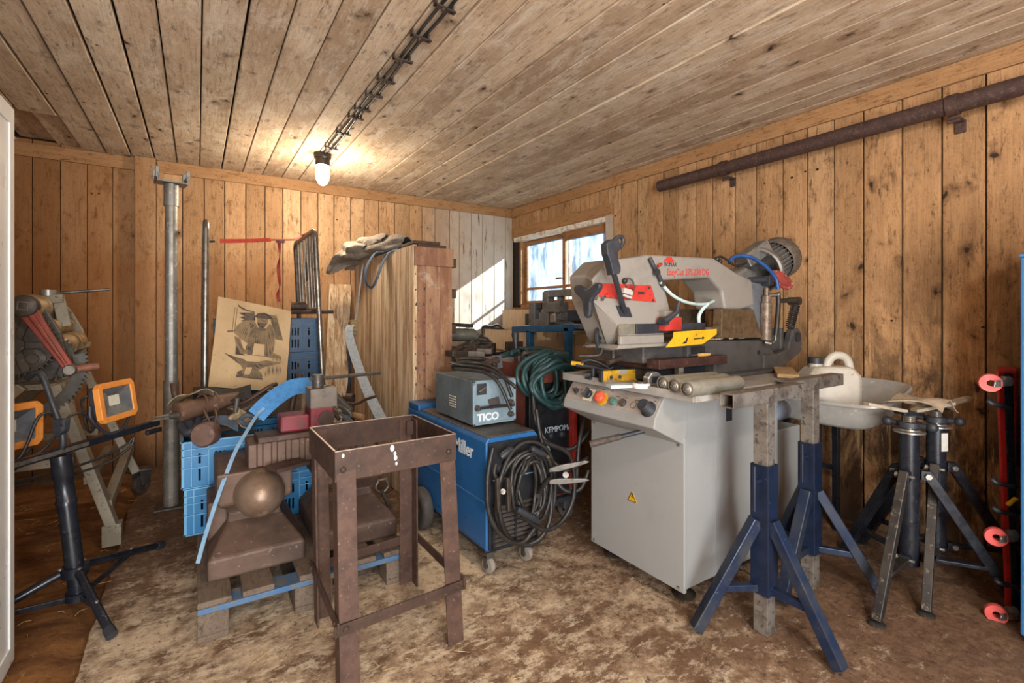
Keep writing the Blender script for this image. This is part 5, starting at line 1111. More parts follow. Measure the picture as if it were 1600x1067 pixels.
o = b.obj('red_strap', REDST, org=a_); tag(o, 'red webbing strap stretched across the top of the roll cage', 'strap')
o2 = B().ribbon([at(436, 377, 3.28), at(437, 400, 3.27), at(435, 420, 3.27), at(437, 445, 3.28), at(434, 460, 3.26), at(436, 471, 3.25)], .022, .003, lambda k: (math.cos(7 * k), math.sin(7 * k), 0)).obj('strap_tail', mat('dark red webbing', '#8f2f24', '#6f2a26', .75, 0, 60), o)
o2.parent = o; o2.matrix_parent_inverse = Matrix.Translation(-V(o.location))
o = B().tube([at(336, 377, 3.0), at(318, 378, 2.98)], .006, 8).box(at(438, 377, 3.29), (.05, .03, .02)).obj('ratchet', BLKP, o); o.matrix_parent_inverse = Matrix.Translation(-a_)
CARD = mat('tan cardboard', '#b99c74', '#a98c66', .85, 0, 6, .45, .7, .1, '#8b7050', 40, .66, .7)
INK = mat('charcoal ink', '#453a30', '#5f5042', .85, 0, 9, .42, .6, .05, '#2c2520', 25, .54, .62)
INKM = mat('mid grey ink', '#67553f', '#7c6849', .85, 0, 12, .42, .6, .05, '#54473a', 30, .54, .62)
# ------------------------------------------------------------------ drawing of a smith at the anvil on a tan board
o = B().bb((.06, 3.302, 0), (.60, 3.42, .70)).obj('added_support_box', PALW, org=(.33, 3.36, 0), bev=.003); tag(o, 'added dark narrow wooden box between pallet and roll cage holding up the drawing', 'wooden box')  # unseen box added to support the drawing board
g00, g10, g01 = aty(325, 604, 3.30), aty(446, 613, 3.30), aty(341, 463, 3.40)
t = thing('drawing_board', 'tan board with an ink drawing of a smith hammering at an anvil', 'drawing', g00)
ex_ = (g10 - g00); Wd = ex_.length; ex_.normalize(); ey_ = (g01 - g00); ey_ = ey_ - ex_ * ey_.dot(ex_) * .0; Hd = ey_.length; ey_.normalize(); ez_ = ex_.cross(ey_).normalized()
B().prism([(0, 0), (Wd, 0), (Wd * 1.0, Hd * .5), (Wd * .99, Hd * .965), (Wd * .5, Hd * .985), (0, Hd), (.004, Hd * .6)], g00, ex_, ey_, ez_ * -.012).obj('board', CARD, t, bev=.001)
def ink(pts, m=INK, name='ink_figure', k=0): # outline in photo-crop coordinates of the drawing
    q = [((x - 252) / 330 * Wd * 1.0, (1035 - y) / 380 * Hd) for x, y in pts]
    B().prism(q, g00 + ez_ * (.0004 + .0004 * k), ex_, ey_, ez_ * .0006).obj(name, m, t)
# smith with cap, rolled sleeves and apron bending over an anvil, drawn in strokes; bellows and post behind
INKL = mat('light ink wash', '#8a7252', '#7c6649', .85, 0, 14, .42, .6, .05)
def inside(p, poly):
    c = False; n = len(poly)
    for i in range(n):
        (x1, y1), (x2, y2) = poly[i], poly[i - 1]
        if (y1 > p[1]) != (y2 > p[1]) and p[0] < (x2 - x1) * (p[1] - y1) / (y2 - y1) + x1: c = not c
    return c
def hatch(poly, ang, step, wd, m, name, k, ph=0): # pen strokes across an outline, as one drawn part
    ca, sa = math.cos(ang), math.sin(ang); b = B(); cx = sum(p[0] for p in poly) / len(poly); cy = sum(p[1] for p in poly) / len(poly)
    off = g00 + ez_ * (.0004 + .0004 * k); u = -200
    while u < 200:
        v = -200; st = None
        while v <= 200:
            wig = 1.6 * math.sin(v * .11 + u * .7 + ph); p = (cx + ca * v - sa * (u + wig), cy + sa * v + ca * (u + wig)); ok = inside(p, poly)
            if ok and st is None: st = p
            if (not ok or v + 4 > 200) and st is not None:
                if abs(p[0] - st[0]) + abs(p[1] - st[1]) > 9:
                    h = wd * (.6 + .4 * math.sin(u * 1.7 + ph)); q = [(st[0], st[1]), ((st[0] + p[0]) / 2 - sa * h, (st[1] + p[1]) / 2 + ca * h), (p[0], p[1]), ((st[0] + p[0]) / 2 + sa * h, (st[1] + p[1]) / 2 - ca * h)]
                    b.prism([((x - 252) / 330 * Wd, (1035 - y) / 380 * Hd) for x, y in q], off, ex_, ey_, ez_ * .0005)
                st = None
            v += 4
        u += step
    b.obj(name, m, t)['kind'] = 'stuff'
POST = [(478, 700), (512, 700), (552, 808), (515, 806), (500, 760)]; ink(POST, INKM, 'ink_post', 0); hatch(POST, 1.2, 5, 2.2, INK, 'ink_strokes', 1)
BEL = [(345, 712), (412, 700), (420, 735), (398, 742), (352, 748), (372, 738), (348, 730), (370, 724)]; ink(BEL, INK, 'ink_bellows', 0)
SH = [(333, 800), (344, 765), (372, 742), (415, 735), (432, 762), (470, 762), (486, 738), (508, 765), (516, 832), (484, 842), (470, 812), (412, 812), (396, 842), (362, 822)]
ink(SH, INKL, 'ink_shirt', 1); hatch([(333, 800), (344, 765), (372, 742), (398, 760), (384, 820), (362, 822)], 1.9, 7, 2.6, INK, 'ink_strokes', 2); hatch([(472, 760), (486, 738), (508, 765), (516, 832), (484, 842), (474, 812)], 1.2, 6, 2.4, INK, 'ink_strokes', 2, 1); hatch([(394, 745), (430, 745), (432, 765), (414, 800), (398, 838), (388, 830), (402, 780)], 2.1, 5, 3.2, INK, 'ink_strokes', 2, 2)
AP = [(416, 766), (470, 766), (474, 806), (500, 846), (504, 888), (398, 888), (388, 856), (410, 812)]; ink(AP, INKM, 'ink_apron', 2); hatch(AP, 1.45, 8, 2.4, INK, 'ink_strokes', 3, 1); hatch([(416, 766), (470, 766), (471, 778), (415, 778)], 0, 4, 2, INK, 'ink_strokes', 3)
ink([(424, 836), (470, 836), (472, 886), (420, 886)], CARD, 'ink_highlight', 4)
ink([(414, 718), (428, 702), (455, 695), (482, 702), (492, 716), (476, 722), (428, 724)], INK, 'ink_cap', 3); ink([(424, 722), (476, 720), (474, 745), (462, 762), (446, 766), (432, 756)], INKL, 'ink_face', 3); ink([(428, 742), (470, 740), (464, 758), (446, 770), (434, 758)], INK, 'ink_beard', 4); hatch([(424, 722), (476, 720), (474, 738), (428, 740)], .1, 6, 1.6, INK, 'ink_strokes', 4)
FA = [(336, 814), (362, 822), (378, 862), (402, 874), (398, 886), (368, 886), (348, 858)]; ink(FA, INKL, 'ink_forearm', 3); hatch(FA, 1.0, 6, 2.4, INK, 'ink_strokes', 4)
FB = [(482, 842), (514, 834), (510, 868), (548, 878), (548, 892), (492, 890)]; ink(FB, INKL, 'ink_forearm', 3); hatch(FB, 1.4, 5, 2.4, INK, 'ink_strokes', 4)
ink([(346, 838), (366, 880), (392, 892), (348, 892)], INK, 'ink_shade', 2)
ink([(298, 890), (352, 903), (380, 908), (500, 904), (554, 908), (522, 920), (476, 934), (452, 950), (468, 962), (474, 988), (360, 984), (364, 964), (386, 952), (374, 934), (336, 912)], INKM, 'ink_anvil', 4); hatch([(298, 890), (352, 903), (374, 934), (336, 912)], .45, 4, 2.4, INK, 'ink_strokes', 5); hatch([(400, 922), (522, 918), (476, 934), (452, 950), (392, 950)], .5, 6, 3, INK, 'ink_strokes', 5); hatch([(366, 962), (468, 962), (474, 988), (360, 984)], 1.3, 6, 2.6, INK, 'ink_strokes', 5)
ink([(384, 906), (486, 902), (446, 914), (396, 916)], CARD, 'ink_highlight', 5); ink([(398, 942), (426, 940), (416, 972), (392, 974)], CARD, 'ink_highlight', 6); ink([(362, 980), (474, 983), (474, 989), (360, 986)], INK, 'ink_line', 6)
TL = [(488, 920), (548, 912), (552, 960), (520, 966), (482, 978)]; hatch(TL, 1.5, 6, 2.2, INK, 'ink_strokes', 3); hatch([(508, 862), (550, 880), (550, 908), (508, 902)], 1.5, 5, 2, INK, 'ink_strokes', 3, 2)
for x in (325, 335): ink([(x, 690), (x + 3, 690), (x + 1, 795), (x - 2, 795)], INKM, 'ink_line', 1)
ink([(338, 676), (350, 684), (378, 694), (412, 696), (412, 701), (376, 700), (346, 689), (337, 681)], INK, 'ink_line', 2); ink([(305, 795), (330, 790), (330, 798), (305, 803)], INKM, 'ink_line', 2)
# ------------------------------------------------------------------ rod and ring on the crates
o = B().tube([at(452, 488, 3.42), at(520, 487, 3.42)], .014, 10).obj('iron_rod', RUST, org=at(486, 488, 3.42)); tag(o, 'rusty round bar lying across the topmost dark blue crate', 'rod')
rc = at(466, 479, 3.6); o = B().pipe(rc + V((-.05, 0, 0)), rc + V((.06, -.02, 0)), .034, .027, 20).obj('pipe_coupling', RUST, org=rc); tag(o, 'short rusty pipe coupling lying on the topmost dark blue crate', 'pipe piece')
# ------------------------------------------------------------------ tall weathered crate, its covers and straps
def st_weather(k, c, pos, vec):
    s = k.sep(pos)
    m = k.noise(k.mp(vec, (6, 6, .22)), 7, 6, .75)
    c = k.mix(k.ramp(m, .52, .60, 0, .8), c, lin('#5e432b'))
    m2 = k.noise(k.mp(vec, (5, 5, .3)), 5, 5, .7)
    return k.mix(k.ramp(m2, .46, .60, 0, .85), c, lin('#d8c3a4'))
def st_side(k, c, pos, vec):
    m = k.noise(k.mp(vec, (1.6, 1.6, .35)), 3, 5, .6); c = k.mix(k.ramp(m, .5, .62, 0, .7), c, lin('#6d4536'))
    return k.mix(k.ramp(k.noise(pos, 6, 4), .6, .68, 0, .5), c, lin('#bfae98'))
W_WEATH = wood('weathered split boards', 2, ('#b08c66', '#c2a07c', '#977452', '#cdb08c'), '#6a4a2c', st_weather, knots=False, grain=.6)
W_SIDE = wood('crate end boards', 2, ('#9a7353', '#ab8565', '#84604a', '#b8967a'), '#54391f', st_side, knots=False)
W_DARK = wood('dark board', 1, ('#4d3a2d', '#5d4737', '#3a2b21', '#68513f'), '#241810', knots=False)
KX0, KX1, KY0, KY1, KZ1 = 1.13, 1.395, 2.86, 4.22, 1.632
t = thing('wooden_crate', 'tall weathered plank crate standing on the floor in the middle of the room', 'crate', (1.26, 3.5, 0))
b = B(); ys_ = [KY0, 3.02, 3.2, 3.36, 3.55, 3.72, 3.9, 4.06, KY1]
for a, c in zip(ys_, ys_[1:]): b.bb((KX0 + random.uniform(-.002, .002), a + .001, .0), (KX0 + .022, c - .001, KZ1))
b.obj('long_side', W_WEATH, t, bev=.002)
b = B(); xs_ = [KX0 + .022, 1.21, 1.31, KX1]
for a, c in zip(xs_, xs_[1:]): b.bb((a + .0006, KY0 + random.uniform(0, .002), 0), (c - .0006, KY0 + .022, KZ1 - .012))
b.obj('end_side', W_SIDE, t, bev=.001); B().bb((KX0 + .022, KY1 - .022, 0), (KX1, KY1, KZ1 - .012)).obj('end_side', W_SIDE, t, bev=.002)
B().bb((KX1 - .022, KY0 + .022, 0), (KX1, KY1 - .022, KZ1 - .012)).obj('long_side', W_SIDE, t, bev=.002)
B().bb((KX0 + .002, KY0 - .014, KZ1 - .13), (KX1 + .004, KY0 - .001, KZ1 - .012)).obj('end_batten', W_SIDE, t, bev=.003)
B().bb((KX0 + .022, KY0 + .022, KZ1 - .04), (KX1 - .022, KY1 - .022, KZ1 - .02)).obj('lid', W_DARK, t)
for z in (.32, .62, .87, 1.10, 1.33, 1.53): B().bb((KX1, KY0 + .0, z - .03), (KX1 + .03, KY0 + .06, z + .03)).obj('corner_batten', W_DARK, t, bev=.002)
b = B()
for i in range(13):
    for x in (1.145, 1.20): b.cyl((x + random.uniform(-.006, .006), KY0 + .002, .25 + i * .1 + random.uniform(-.02, .02)), (x, KY0 - .0015, .25 + i * .1), .0045, seg=8)
b.obj('nail_heads', DGREY, t)['kind'] = 'stuff'
t2 = 'dark'
o = B().box((1.26, 3.06, KZ1 + .0), (.20, .36, .02), rz(.03)).obj('dark_board', W_DARK, bev=.003, org=(1.26, 3.06, KZ1 - .01)); tag(o, 'dark brown board lying on top of the tall weathered crate', 'board')
o = B().box((1.24, 3.02, KZ1 + .022), (.18, .26, .02), rz(-.05)).obj('dark_board', W_DARK, bev=.003, org=(1.24, 3.02, KZ1 + .012)); tag(o, 'shorter dark board lying uppermost on the tall weathered crate', 'board')
b = B()
p0, p1, p2, p3 = V((1.00, 4.36, 0)), V((1.10, 4.30, 0)), V((1.12, 4.52, 1.50)), V((.965, 4.52, 1.50))
for k in range(3):
    a, c = k / 3, (k + 1) / 3
    q = [V((.905 + .20 * a, 4.40, 0)), V((.905 + .20 * c - .002, 4.40, 0)), V((.905 + .20 * c - .002, 4.42, 0)), V((.905 + .20 * a, 4.42, 0))]
    b.hexa(q + [v + V((.12, .27, 1.475)) for v in q])
o = b.obj('leaning_boards', W_WEATH, org=(1.0, 4.4, 0), bev=.002); tag(o, 'weathered split boards leaning on the back wall left of the tall crate', 'boards')
FELT = mat('grey felt blanket', '#8b7f70', '#786d60', .95, 0, 22, .42, .62, .3, '#9c9182', 60)
def lump(y0, y1, cx, cz, ax, az, droop, seed): # soft folded bundle lying along the crate
    def f(u, v):
        a = 2 * pi * v; y = y0 + (y1 - y0) * u; env = math.sin(pi * min(1, max(0.0, u * .93 + .05))) ** .55
        fo = 1 + .16 * math.sin(3 * a + 9 * u + seed) + .10 * math.sin(5 * a - 13 * u + seed * 2) + .12 * mn.noise(V((u * 5, math.cos(a) * 1.5, math.sin(a) * 1.5 + seed)))
        k = max(0, u - .55) / .45
        return (cx - droop * .9 * k * k + ax * env * fo * math.cos(a), y + .04 * math.sin(a * 2 + u * 7), cz - droop * k * k + az * env * fo * math.sin(a) * (1 if math.sin(a) > 0 else .7))
    return f
t = thing('felt_blanket', 'grey-brown felt blanket bunched over the far top edge of the tall crate', 'blanket', (1.2, 3.8, KZ1))
for nm, q in (('blanket', (3.12, 4.30, 1.20, KZ1 + .055, .13, .075, .10, 1.0)), ('fold', (3.45, 4.22, 1.16, KZ1 + .11, .11, .065, .07, 2.4)), ('fold', (3.66, 4.34, 1.08, KZ1 + .06, .11, .08, .14, 4.1)), ('fold', (3.52, 3.98, 1.11, KZ1 + .075, .07, .06, .03, 5.3))):
    B().sheet(lump(*q), 40, 26, .006).obj(nm, FELT, t)
BLUEW = mat('blue grey webbing', '#3f566e', '#34475b', .8, 0, 50)
GREYW = mat('pale grey webbing', '#8d949a', '#7c838a', .8, 0, 50, .45, .6, .2)
NAVYW = mat('dark slate webbing', '#3c4653', '#2f3843', .8, 0, 50)
o = B().ribbon([at(602, 393, 3.42), at(585, 397, 3.46), at(572, 420, 3.44), at(572, 440, 3.42), at(580, 449, 3.40), at(588, 438, 3.38), at(597, 412, 3.38), at(608, 394, 3.38), at(622, 388, 3.3)], .05, .004, (0, 1, .1)).obj('hanging_strap', BLUEW, org=at(585, 397, 3.4)); tag(o, 'blue-grey webbing loop hanging from the blanket on the tall crate', 'strap')
t = thing('ratchet_strap', 'pale grey ratchet strap hanging down the side of the tall crate', 'strap', at(553, 510, 3.75))
B().ribbon([at(567, 412, 3.72), at(562, 450, 3.74), at(557, 490, 3.75), at(553, 505, 3.73)], .035, .003, (0, 1, 0)).obj('upper_strap', GREYW, t)
rb = at(552, 512, 3.70)
B().box(rb, (.05, .05, .10), ry(.2)).cyl(rb + V((0, -.04, .03)), rb + V((0, .04, .03)), .03).cyl(rb + V((0, -.04, -.04)), rb + V((0, .04, -.04)), .018).obj('ratchet', mat('yellow zinc', '#83704e', '#5d5140', .4, .6, 30), t, bev=.003)
B().tube([at(545, 518, 3.68), at(543, 552, 3.66)], .010, 8).obj('ratchet_handle', DGREY, t)
B().ribbon([at(549, 507, 3.67), at(545, 515, 3.62), at(548, 535, 3.55), at(559, 570, 3.4), at(572, 605, 3.2), at(590, 643, 3.0), at(600, 662, 2.9)], .062, .003, lambda k: (.8, -.5, .15)).obj('lower_strap', GREYW, t)
B().ribbon([at(544, 550, 3.66), at(547, 585, 3.66), at(542, 620, 3.66)], .028, .003, (.8, .5, 0)).obj('strap_tail', NAVYW, t)
hk = at(541, 624, 3.64); B().tube(spline([hk, hk + V((-.01, 0, -.04)), hk + V((.02, 0, -.065)), hk + V((.045, 0, -.04))], 5), .006, 8).obj('hook', STEEL, t)
# blue strap from the vise over the edge of the crates to the pallet corner
STRB = mat('bright blue webbing', '#3f7db3', '#3a6d9c', .75, 0, 40, .45, .62, .3)
cols = [at(497, 603, 2.60), at(478, 602, 2.56), at(455, 606, 2.50), at(432, 620, 2.42), at(413, 636, 2.36), at(400, 650, 2.33)]
b = B().ribbon(cols, .085, .004, lambda k: (-.42, .27, .8))
b2 = [at(402, 648, 2.32), at(385, 675, 2.2), at(368, 705, 2.10), at(352, 745, 2.02), at(336, 790, 1.96), at(320, 840, 1.92), at(309, 880, 1.89)]
o = b.obj('blue_strap', STRB, org=cols[2]); b = B().ribbon([at(413, 637, 2.35)] + b2, .015, .004, lambda k: (.75, -.49, -.4)); b.bm.transform(Matrix.Translation(-V(cols[2]))); b.obj('strap_tail', mat('pale blue webbing edge', '#7795ad', '#688aa5', .75, 0, 40), o); tag(o, 'bright blue webbing strap running from the red vise down to the pallet corner', 'strap')
# ------------------------------------------------------------------ tools heaped on the upper blue crate
LEATH = mat('brown leather', '#5f4535', '#4c362a', .6, 0, 14, .42, .64, .2, '#7a5f4b', 30)
DLEATH = mat('dark rubber', '#26262a', '#34353a', .6, 0, 16)
CANV = mat('beige canvas', '#9b8468', '#84704f', .9, 0, 16, .42, .62, .3, '#6b593f', 30)
SLATE = mat('slate blue cloth', '#4b5663', '#3d4752', .85, 0, 14, .42, .62, .2)
DRKW = mat('dark wood handle', '#4a352a', '#38281f', .55, 0, 14, c3='#6a4f3f')
t = thing('mallet', 'brown round-headed mallet hanging over the front edge of the upper blue crate', 'mallet', at(324, 677, 2.30))
mh = at(322, 678, 2.28)
B().lathe([(0, -.05), (.05, -.046), (.058, -.03), (.056, .03), (.05, .04), (0, .042)], mh, (-.35, -.93, .1), 26).obj('head', mat('mallet head', '#5b4135', '#493329', .5, 0, 14, c3='#74574a'), t); B().tube([mh, at(372, 664, 2.5)], [.014, .012], 12).obj('handle', DRKW, t)
t = thing('leather_holster', 'rolled brown leather tool case strapped round, topmost on the upper blue crate', 'tool case', at(320, 636, 2.45))
h0, h1 = at(276, 645, 2.36), at(372, 620, 2.62)
B().tube([h0, h0.lerp(h1, .02), h0.lerp(h1, .5), h1], [.045, .058, .054, .036], 16, flat=(1, .8)).obj('case', LEATH, t)
for k in (.38, .55):
    c = h0.lerp(h1, k); a_, b_ = frame(h1 - h0); B().tube([c + .06 * (a_ * math.cos(q * pi / 10) + b_ * math.sin(q * pi / 10)) + (h1 - h0) * .04 * math.sin(q * pi / 10) for q in range(20)], .005, 6, closed=True).obj('strap', LEATH, t)
t = thing('pry_bar', 'dark steel bar with a forked shiny tip poking out left of the leather case', 'bar', at(268, 650, 2.36))
B().tube([at(318, 643, 2.46), at(280, 648, 2.37), at(262, 651, 2.32)], [.022, .022, .012], 12).obj('bar', DGREY, t)
for s_ in (-1, 1): B().tube([at(263, 651 + s_ * 2, 2.32), at(238, 655 + s_ * 2.5, 2.26)], [.007, .004], 8).obj('fork_tip', STEEL, t)
o = B().sheet(lambda u, v: at(262 + 72 * u, 632 - 22 * math.sin(u * 2.2) + 10 * v, 2.46 + .2 * v) + V((0, 0, .012 * math.sin(u * 9 + v * 5))), 16, 10, .004).obj('canvas_apron', CANV, org=at(290, 630, 2.5)); tag(o, 'folded beige canvas standing up at the rear left corner of the crate', 'cloth')
o = B().sheet(lambda u, v: at(302 + 90 * u, 605 + 18 * v + 6 * math.sin(u * 5), 2.66 - .12 * v) + V((0, 0, .02 * math.sin(u * 6))), 16, 8, .006).obj('dark_cover', DLEATH, org=at(340, 612, 2.6)); tag(o, 'dark cover lying behind the tools below the drawing', 'cover')
o = B().tube(spline([at(276, 624, 2.6), at(273, 614, 2.6), at(271, 600, 2.62)], 3), .016, 10).obj('hammer_shaft', DRKW, org=at(274, 620, 2.6)); tag(o, 'stub of a brown wooden handle sticking up beside the steel prop', 'handle')
def rod(name, pts, r, m, label, cat, **kw):
    o = B().tube(spline([at(*q) for q in pts], 5), r, 10, **kw).obj(name, m, org=at(*pts[0])); return tag(o, label, cat)
rod('bent_bar', [(322, 628, 2.55), (345, 622, 2.58), (372, 615, 2.62), (388, 613, 2.64)], .009, DGREY, 'curved dark bar lying above the leather case', 'bar')
rod('long_tongs', [(355, 640, 2.5), (390, 624, 2.6), (420, 605, 2.66), (432, 600, 2.7)], .012, DRKW, 'long dark brown tongs crossing the heap below the drawing', 'tongs')
rod('long_tongs', [(370, 645, 2.46), (405, 630, 2.56), (428, 616, 2.62), (424, 606, 2.64)], .010, DGREY, 'long dark tongs with bent jaws right of the brown tongs', 'tongs')
rod('steel_pin', [(368, 645, 2.42), (371, 622, 2.42)], .012, DGREY, 'short upright dark steel pin in front of the tongs', 'pin')
rod('rubber_hose', [(302, 668, 2.4), (290, 655, 2.42), (284, 664, 2.4), (294, 676, 2.38), (306, 668, 2.4), (312, 652, 2.45)], .022, DLEATH, 'thick black hose bent in the left end of the upper crate', 'hose')
rod('grey_cable', [(310, 662, 2.42), (330, 652, 2.44), (355, 651, 2.46), (378, 655, 2.46)], .006, SLATE, 'thin slate cable arching over the crate behind the mallet', 'cable')
rod('brown_strap', [(318, 640, 2.4), (326, 656, 2.36), (333, 664, 2.36), (338, 648, 2.42), (332, 630, 2.5)], .006, LEATH, 'narrow brown leather thong looped in front of the leather case', 'thong')
o = B().sheet(lambda u, v: at(332 + 40 * u, 655 + 14 * v, 2.42 - .06 * v) + V((0, 0, .018 * math.sin(u * 4))), 12, 6, .006).obj('slate_cloth', SLATE, org=at(350, 660, 2.4)); tag(o, 'slate blue cloth triangle tucked behind the mallet head', 'cloth')
b = B()
o = B().sheet(lambda u, v: at(360 + 26 * u, 640 + 22 * v + 4 * math.sin(u * 9), 2.44) + V((.02 * math.sin(v * 7 + u * 6), .03 * math.cos(u * 8 + v * 3), .015 * math.sin(u * 11))), 14, 12, .005).obj('work_glove', CANV, org=at(372, 650, 2.44)); tag(o, 'crumpled beige work glove under the upright steel pin', 'glove')
for i, (pts, r, m_, lab) in enumerate((([(385, 650, 2.5), (402, 640, 2.5), (414, 632, 2.52)], .018, SLATE, 'dark slate tool grip among the tongs'), ([(396, 648, 2.46), (404, 655, 2.44), (412, 650, 2.46), (408, 638, 2.5)], .008, STEEL, 'small steel shackle lying among the tongs'), ([(345, 672, 2.52), (372, 667, 2.54), (398, 662, 2.56)], .013, DRKW, 'brown wooden tool handle lying low in the crate beside the mallet'), ([(292, 676, 2.45), (310, 680, 2.48), (330, 676, 2.5)], .02, LEATH, 'dull brown leather roll low in the left end of the crate'), ([(350, 682, 2.52), (380, 678, 2.56), (400, 674, 2.58)], .012, RUST, 'rusty rod seen through the grip hole of the upper crate'))):
    rod('hand_tool', pts, r, m_, lab, 'hand tool')
o = B().tube(spline([at(376, 656, 2.38), at(385, 649, 2.36), at(396, 652, 2.36), at(394, 660, 2.36), at(382, 663, 2.37)], 5, True), .010, 8, closed=True).obj('grey_ring', SLATE, org=at(386, 655, 2.36)); tag(o, 'slate grey ring beside the lower end of the wide blue strap', 'ring')
# on and behind the vise
t = thing('rail_clamp', 'black cranked clamp bar with open steel eye hanging right of the vise', 'clamp', at(530, 640, 2.6))
B().prism([(0, 0), (.035, .012), (.16, -.11), (.15, -.145), (.115, -.135)], at(503, 608, 2.60), (_C, -_S, 0), (0, 0, 1), (.02, .03, 0)).obj('arm', DGREY, t, bev=.005)
c = at(534, 642, 2.58); ex2 = V((.78, -.5, -.55)).normalized(); ey2 = V((.35, -.25, .9))
B().ringprism([(.05 * math.cos(a * pi / 12) * 1.2, .026 * math.sin(a * pi / 12)) for a in range(24)], [(.034 * math.cos(a * pi / 12) * 1.3, .013 * math.sin(a * pi / 12)) for a in range(24)], c, ex2, ey2, (.01, .016, 0)).obj('eye', STEEL, t, bev=.002)
for pts, r, m_, lab, nm in (([(513, 633, 2.62), (522, 645, 2.58), (530, 655, 2.55)], .010, DGREY, 'dark tongs handle slanting down right of the red vise', 'tongs'), ([(533, 628, 2.8), (556, 631, 2.75), (572, 624, 2.7), (587, 619, 2.66)], .008, RUST, 'rusty bent rod pointing up over the rim of the rusty stand', 'rod'), ([(530, 640, 2.75), (548, 634, 2.76), (560, 630, 2.78)], .007, RUST, 'thin rusty rod lying below the bent rod', 'rod'), ([(550, 648, 2.62), (568, 652, 2.6)], .016, mat('tan wood', '#8f6d48', '#7a5a3a', .6, 0, 20), 'tan wooden handle lying right of the open steel eye', 'handle'), ([(512, 645, 2.6), (526, 643, 2.6), (540, 640, 2.64)], .018, CANV, 'tan wooden handle lying beside the red vise', 'handle'), ([(505, 638, 2.56), (511, 646, 2.54)], .018, mat('brass', '#9a7a45', '#7c6138', .4, .6, 20), 'short brass tube at the foot of the red vise', 'tube'), ([(455, 640, 2.70), (462, 606, 2.72), (466, 596, 2.74), (469, 586, 2.76)], .017, DRKW, 'dark brown handle standing up behind the blue strap', 'handle'), ([(472, 672, 2.70), (477, 601, 2.76), (481, 592, 2.78)], .014, CANV, 'tan handle end beside the screw of the vise', 'handle'), ([(540, 654, 2.55), (548, 662, 2.5)], .02, SLATE, 'dark slate grip hanging over the edge right of the vise', 'grip')):
    rod(nm, pts, r, m_, lab, nm if nm != 'grip' else 'hand tool')
hs = at(546, 622, 3.3); t = thing('strap_buckle', 'brown ratchet buckle on the floor strap behind the bent rods', 'buckle', hs)
B().pipe(hs + V((-.02, 0, 0)), hs + V((.02, -.03, 0)), .035, .022, 16).obj('drum', RUST, t); B().box(hs + V((-.03, 0, -.03)), (.02, .05, .09)).obj('frame', DGREY, t, bev=.003)
# shackle hanging behind the stand
hp = at(597, 758, 2.62); t = thing('lifting_shackle', 'dark lifting hook and shackle hanging behind the rusty stand', 'hook', hp)
B().tube(spline([hp + V((-.02, 0, .03)), hp + V((-.035, 0, -.01)), hp + V((0, 0, -.04)), hp + V((.035, 0, -.01)), hp + V((.02, 0, .03))], 5), .009, 8).cyl(hp + V((-.03, 0, .03)), hp + V((.03, 0, .03)), .007).obj('shackle', STEEL, t); B().tube([hp + V((0, 0, -.03)), at(607, 790, 2.56), at(612, 820, 2.5)], .010, 8).obj('hook_shank', DGREY, t)
# ------------------------------------------------------------------ blue wheeled welding machine
MBLU = mat('deep blue enamel', '#235a8e', '#1e4f80', .35, .05, 5, .5, .8, .05, '#6a8299', 60, .71, .74)
MTOP = mat('worn dark top', '#57534e', '#463f39', .55, .2, 7, .42, .64, .15, '#7b6b5b', 25)
BLKPT = mat('black enamel panel', '#17181b', '#232428', .45, .1, 9)
MX0, MX1, MY0, MY1, MZ0, MZ1 = 1.095, 1.385, 1.90, 2.86, .115, .632
t = thing('welding_machine', 'long blue welding machine on wheels with black cables coiled on its front', 'welding machine', (1.24, 2.3, 0))
prw = [(MX0, MZ0), (MX1, MZ0), (MX1, MZ1 - .02), (MX1 - .015, MZ1), (MX0 + .015, MZ1), (MX0, MZ1 - .02)]
bd = B().prism(prw, (0, MY0, 0), (1, 0, 0), (0, 0, 1), (0, MY1 - MY0, 0)).obj('body', MBLU, t, bev=.004)
B().bb((MX0 + .012, MY0 + .01, MZ1 - .001), (MX1 - .012, MY1 - .01, MZ1 + .004)).obj('top_cover', MTOP, t, bev=.002)
B().bb((MX0 + .001, MY1 - .16, MZ1 - .01), (MX1 - .001, MY1, MZ1 + .028)).obj('rear_lip', MBLU, bd, bev=.008)
B().bb((MX0 - .003, MY0 + .01, .33), (MX0 + .002, MY1 - .01, .342)).obj('side_crease', MBLU, bd, bev=.002)
B().bb((MX0 - .004, MY0, MZ0 - .005), (MX1 + .004, MY1, MZ0 + .012)).obj('base_rail', BLKPT, t, bev=.003)
fp = B().bb((MX0 + .012, MY0 - .012, MZ0 + .01), (MX1 - .008, MY0 + .002, MZ1 - .02)).obj('front_panel', BLKPT, t, bev=.004)
for i in range(9):
    z = MZ0 + .03 + i * .021; B().box((MX0 + .15, MY0 - .016, z), (.25, .010, .009), rx(.5)).obj('louvre', mat('grille slat', '#5b5149', '#4a423c', .5, .2, 30), fp)
b = B()
for x in (MX0 + .03, MX0 + .148, MX1 - .02): b.bb((x - .006, MY0 - .022, MZ0 + .015), (x + .006, MY0 - .010, MZ0 + .215))
b.objs('grille_bar', BLKPT, fp)
for x, z, r in ((MX0 + .07, .49, .022), (MX0 + .14, .50, .014), (MX0 + .21, .49, .022), (MX0 + .08, .41, .012)): B().lathe([(r, 0), (r, .006), (r * .8, .014), (0, .014)], (x, MY0 - .012, z), (0, -1, 0), 18).obj('control_knob', BLKP, fp)
B().bb((MX0 + .03, MY0 - .014, .44), (MX1 - .03, MY0 - .011, .443)).obj('printed_line', mat('pale blue print', '#7fa3bf', rough=.5), fp)
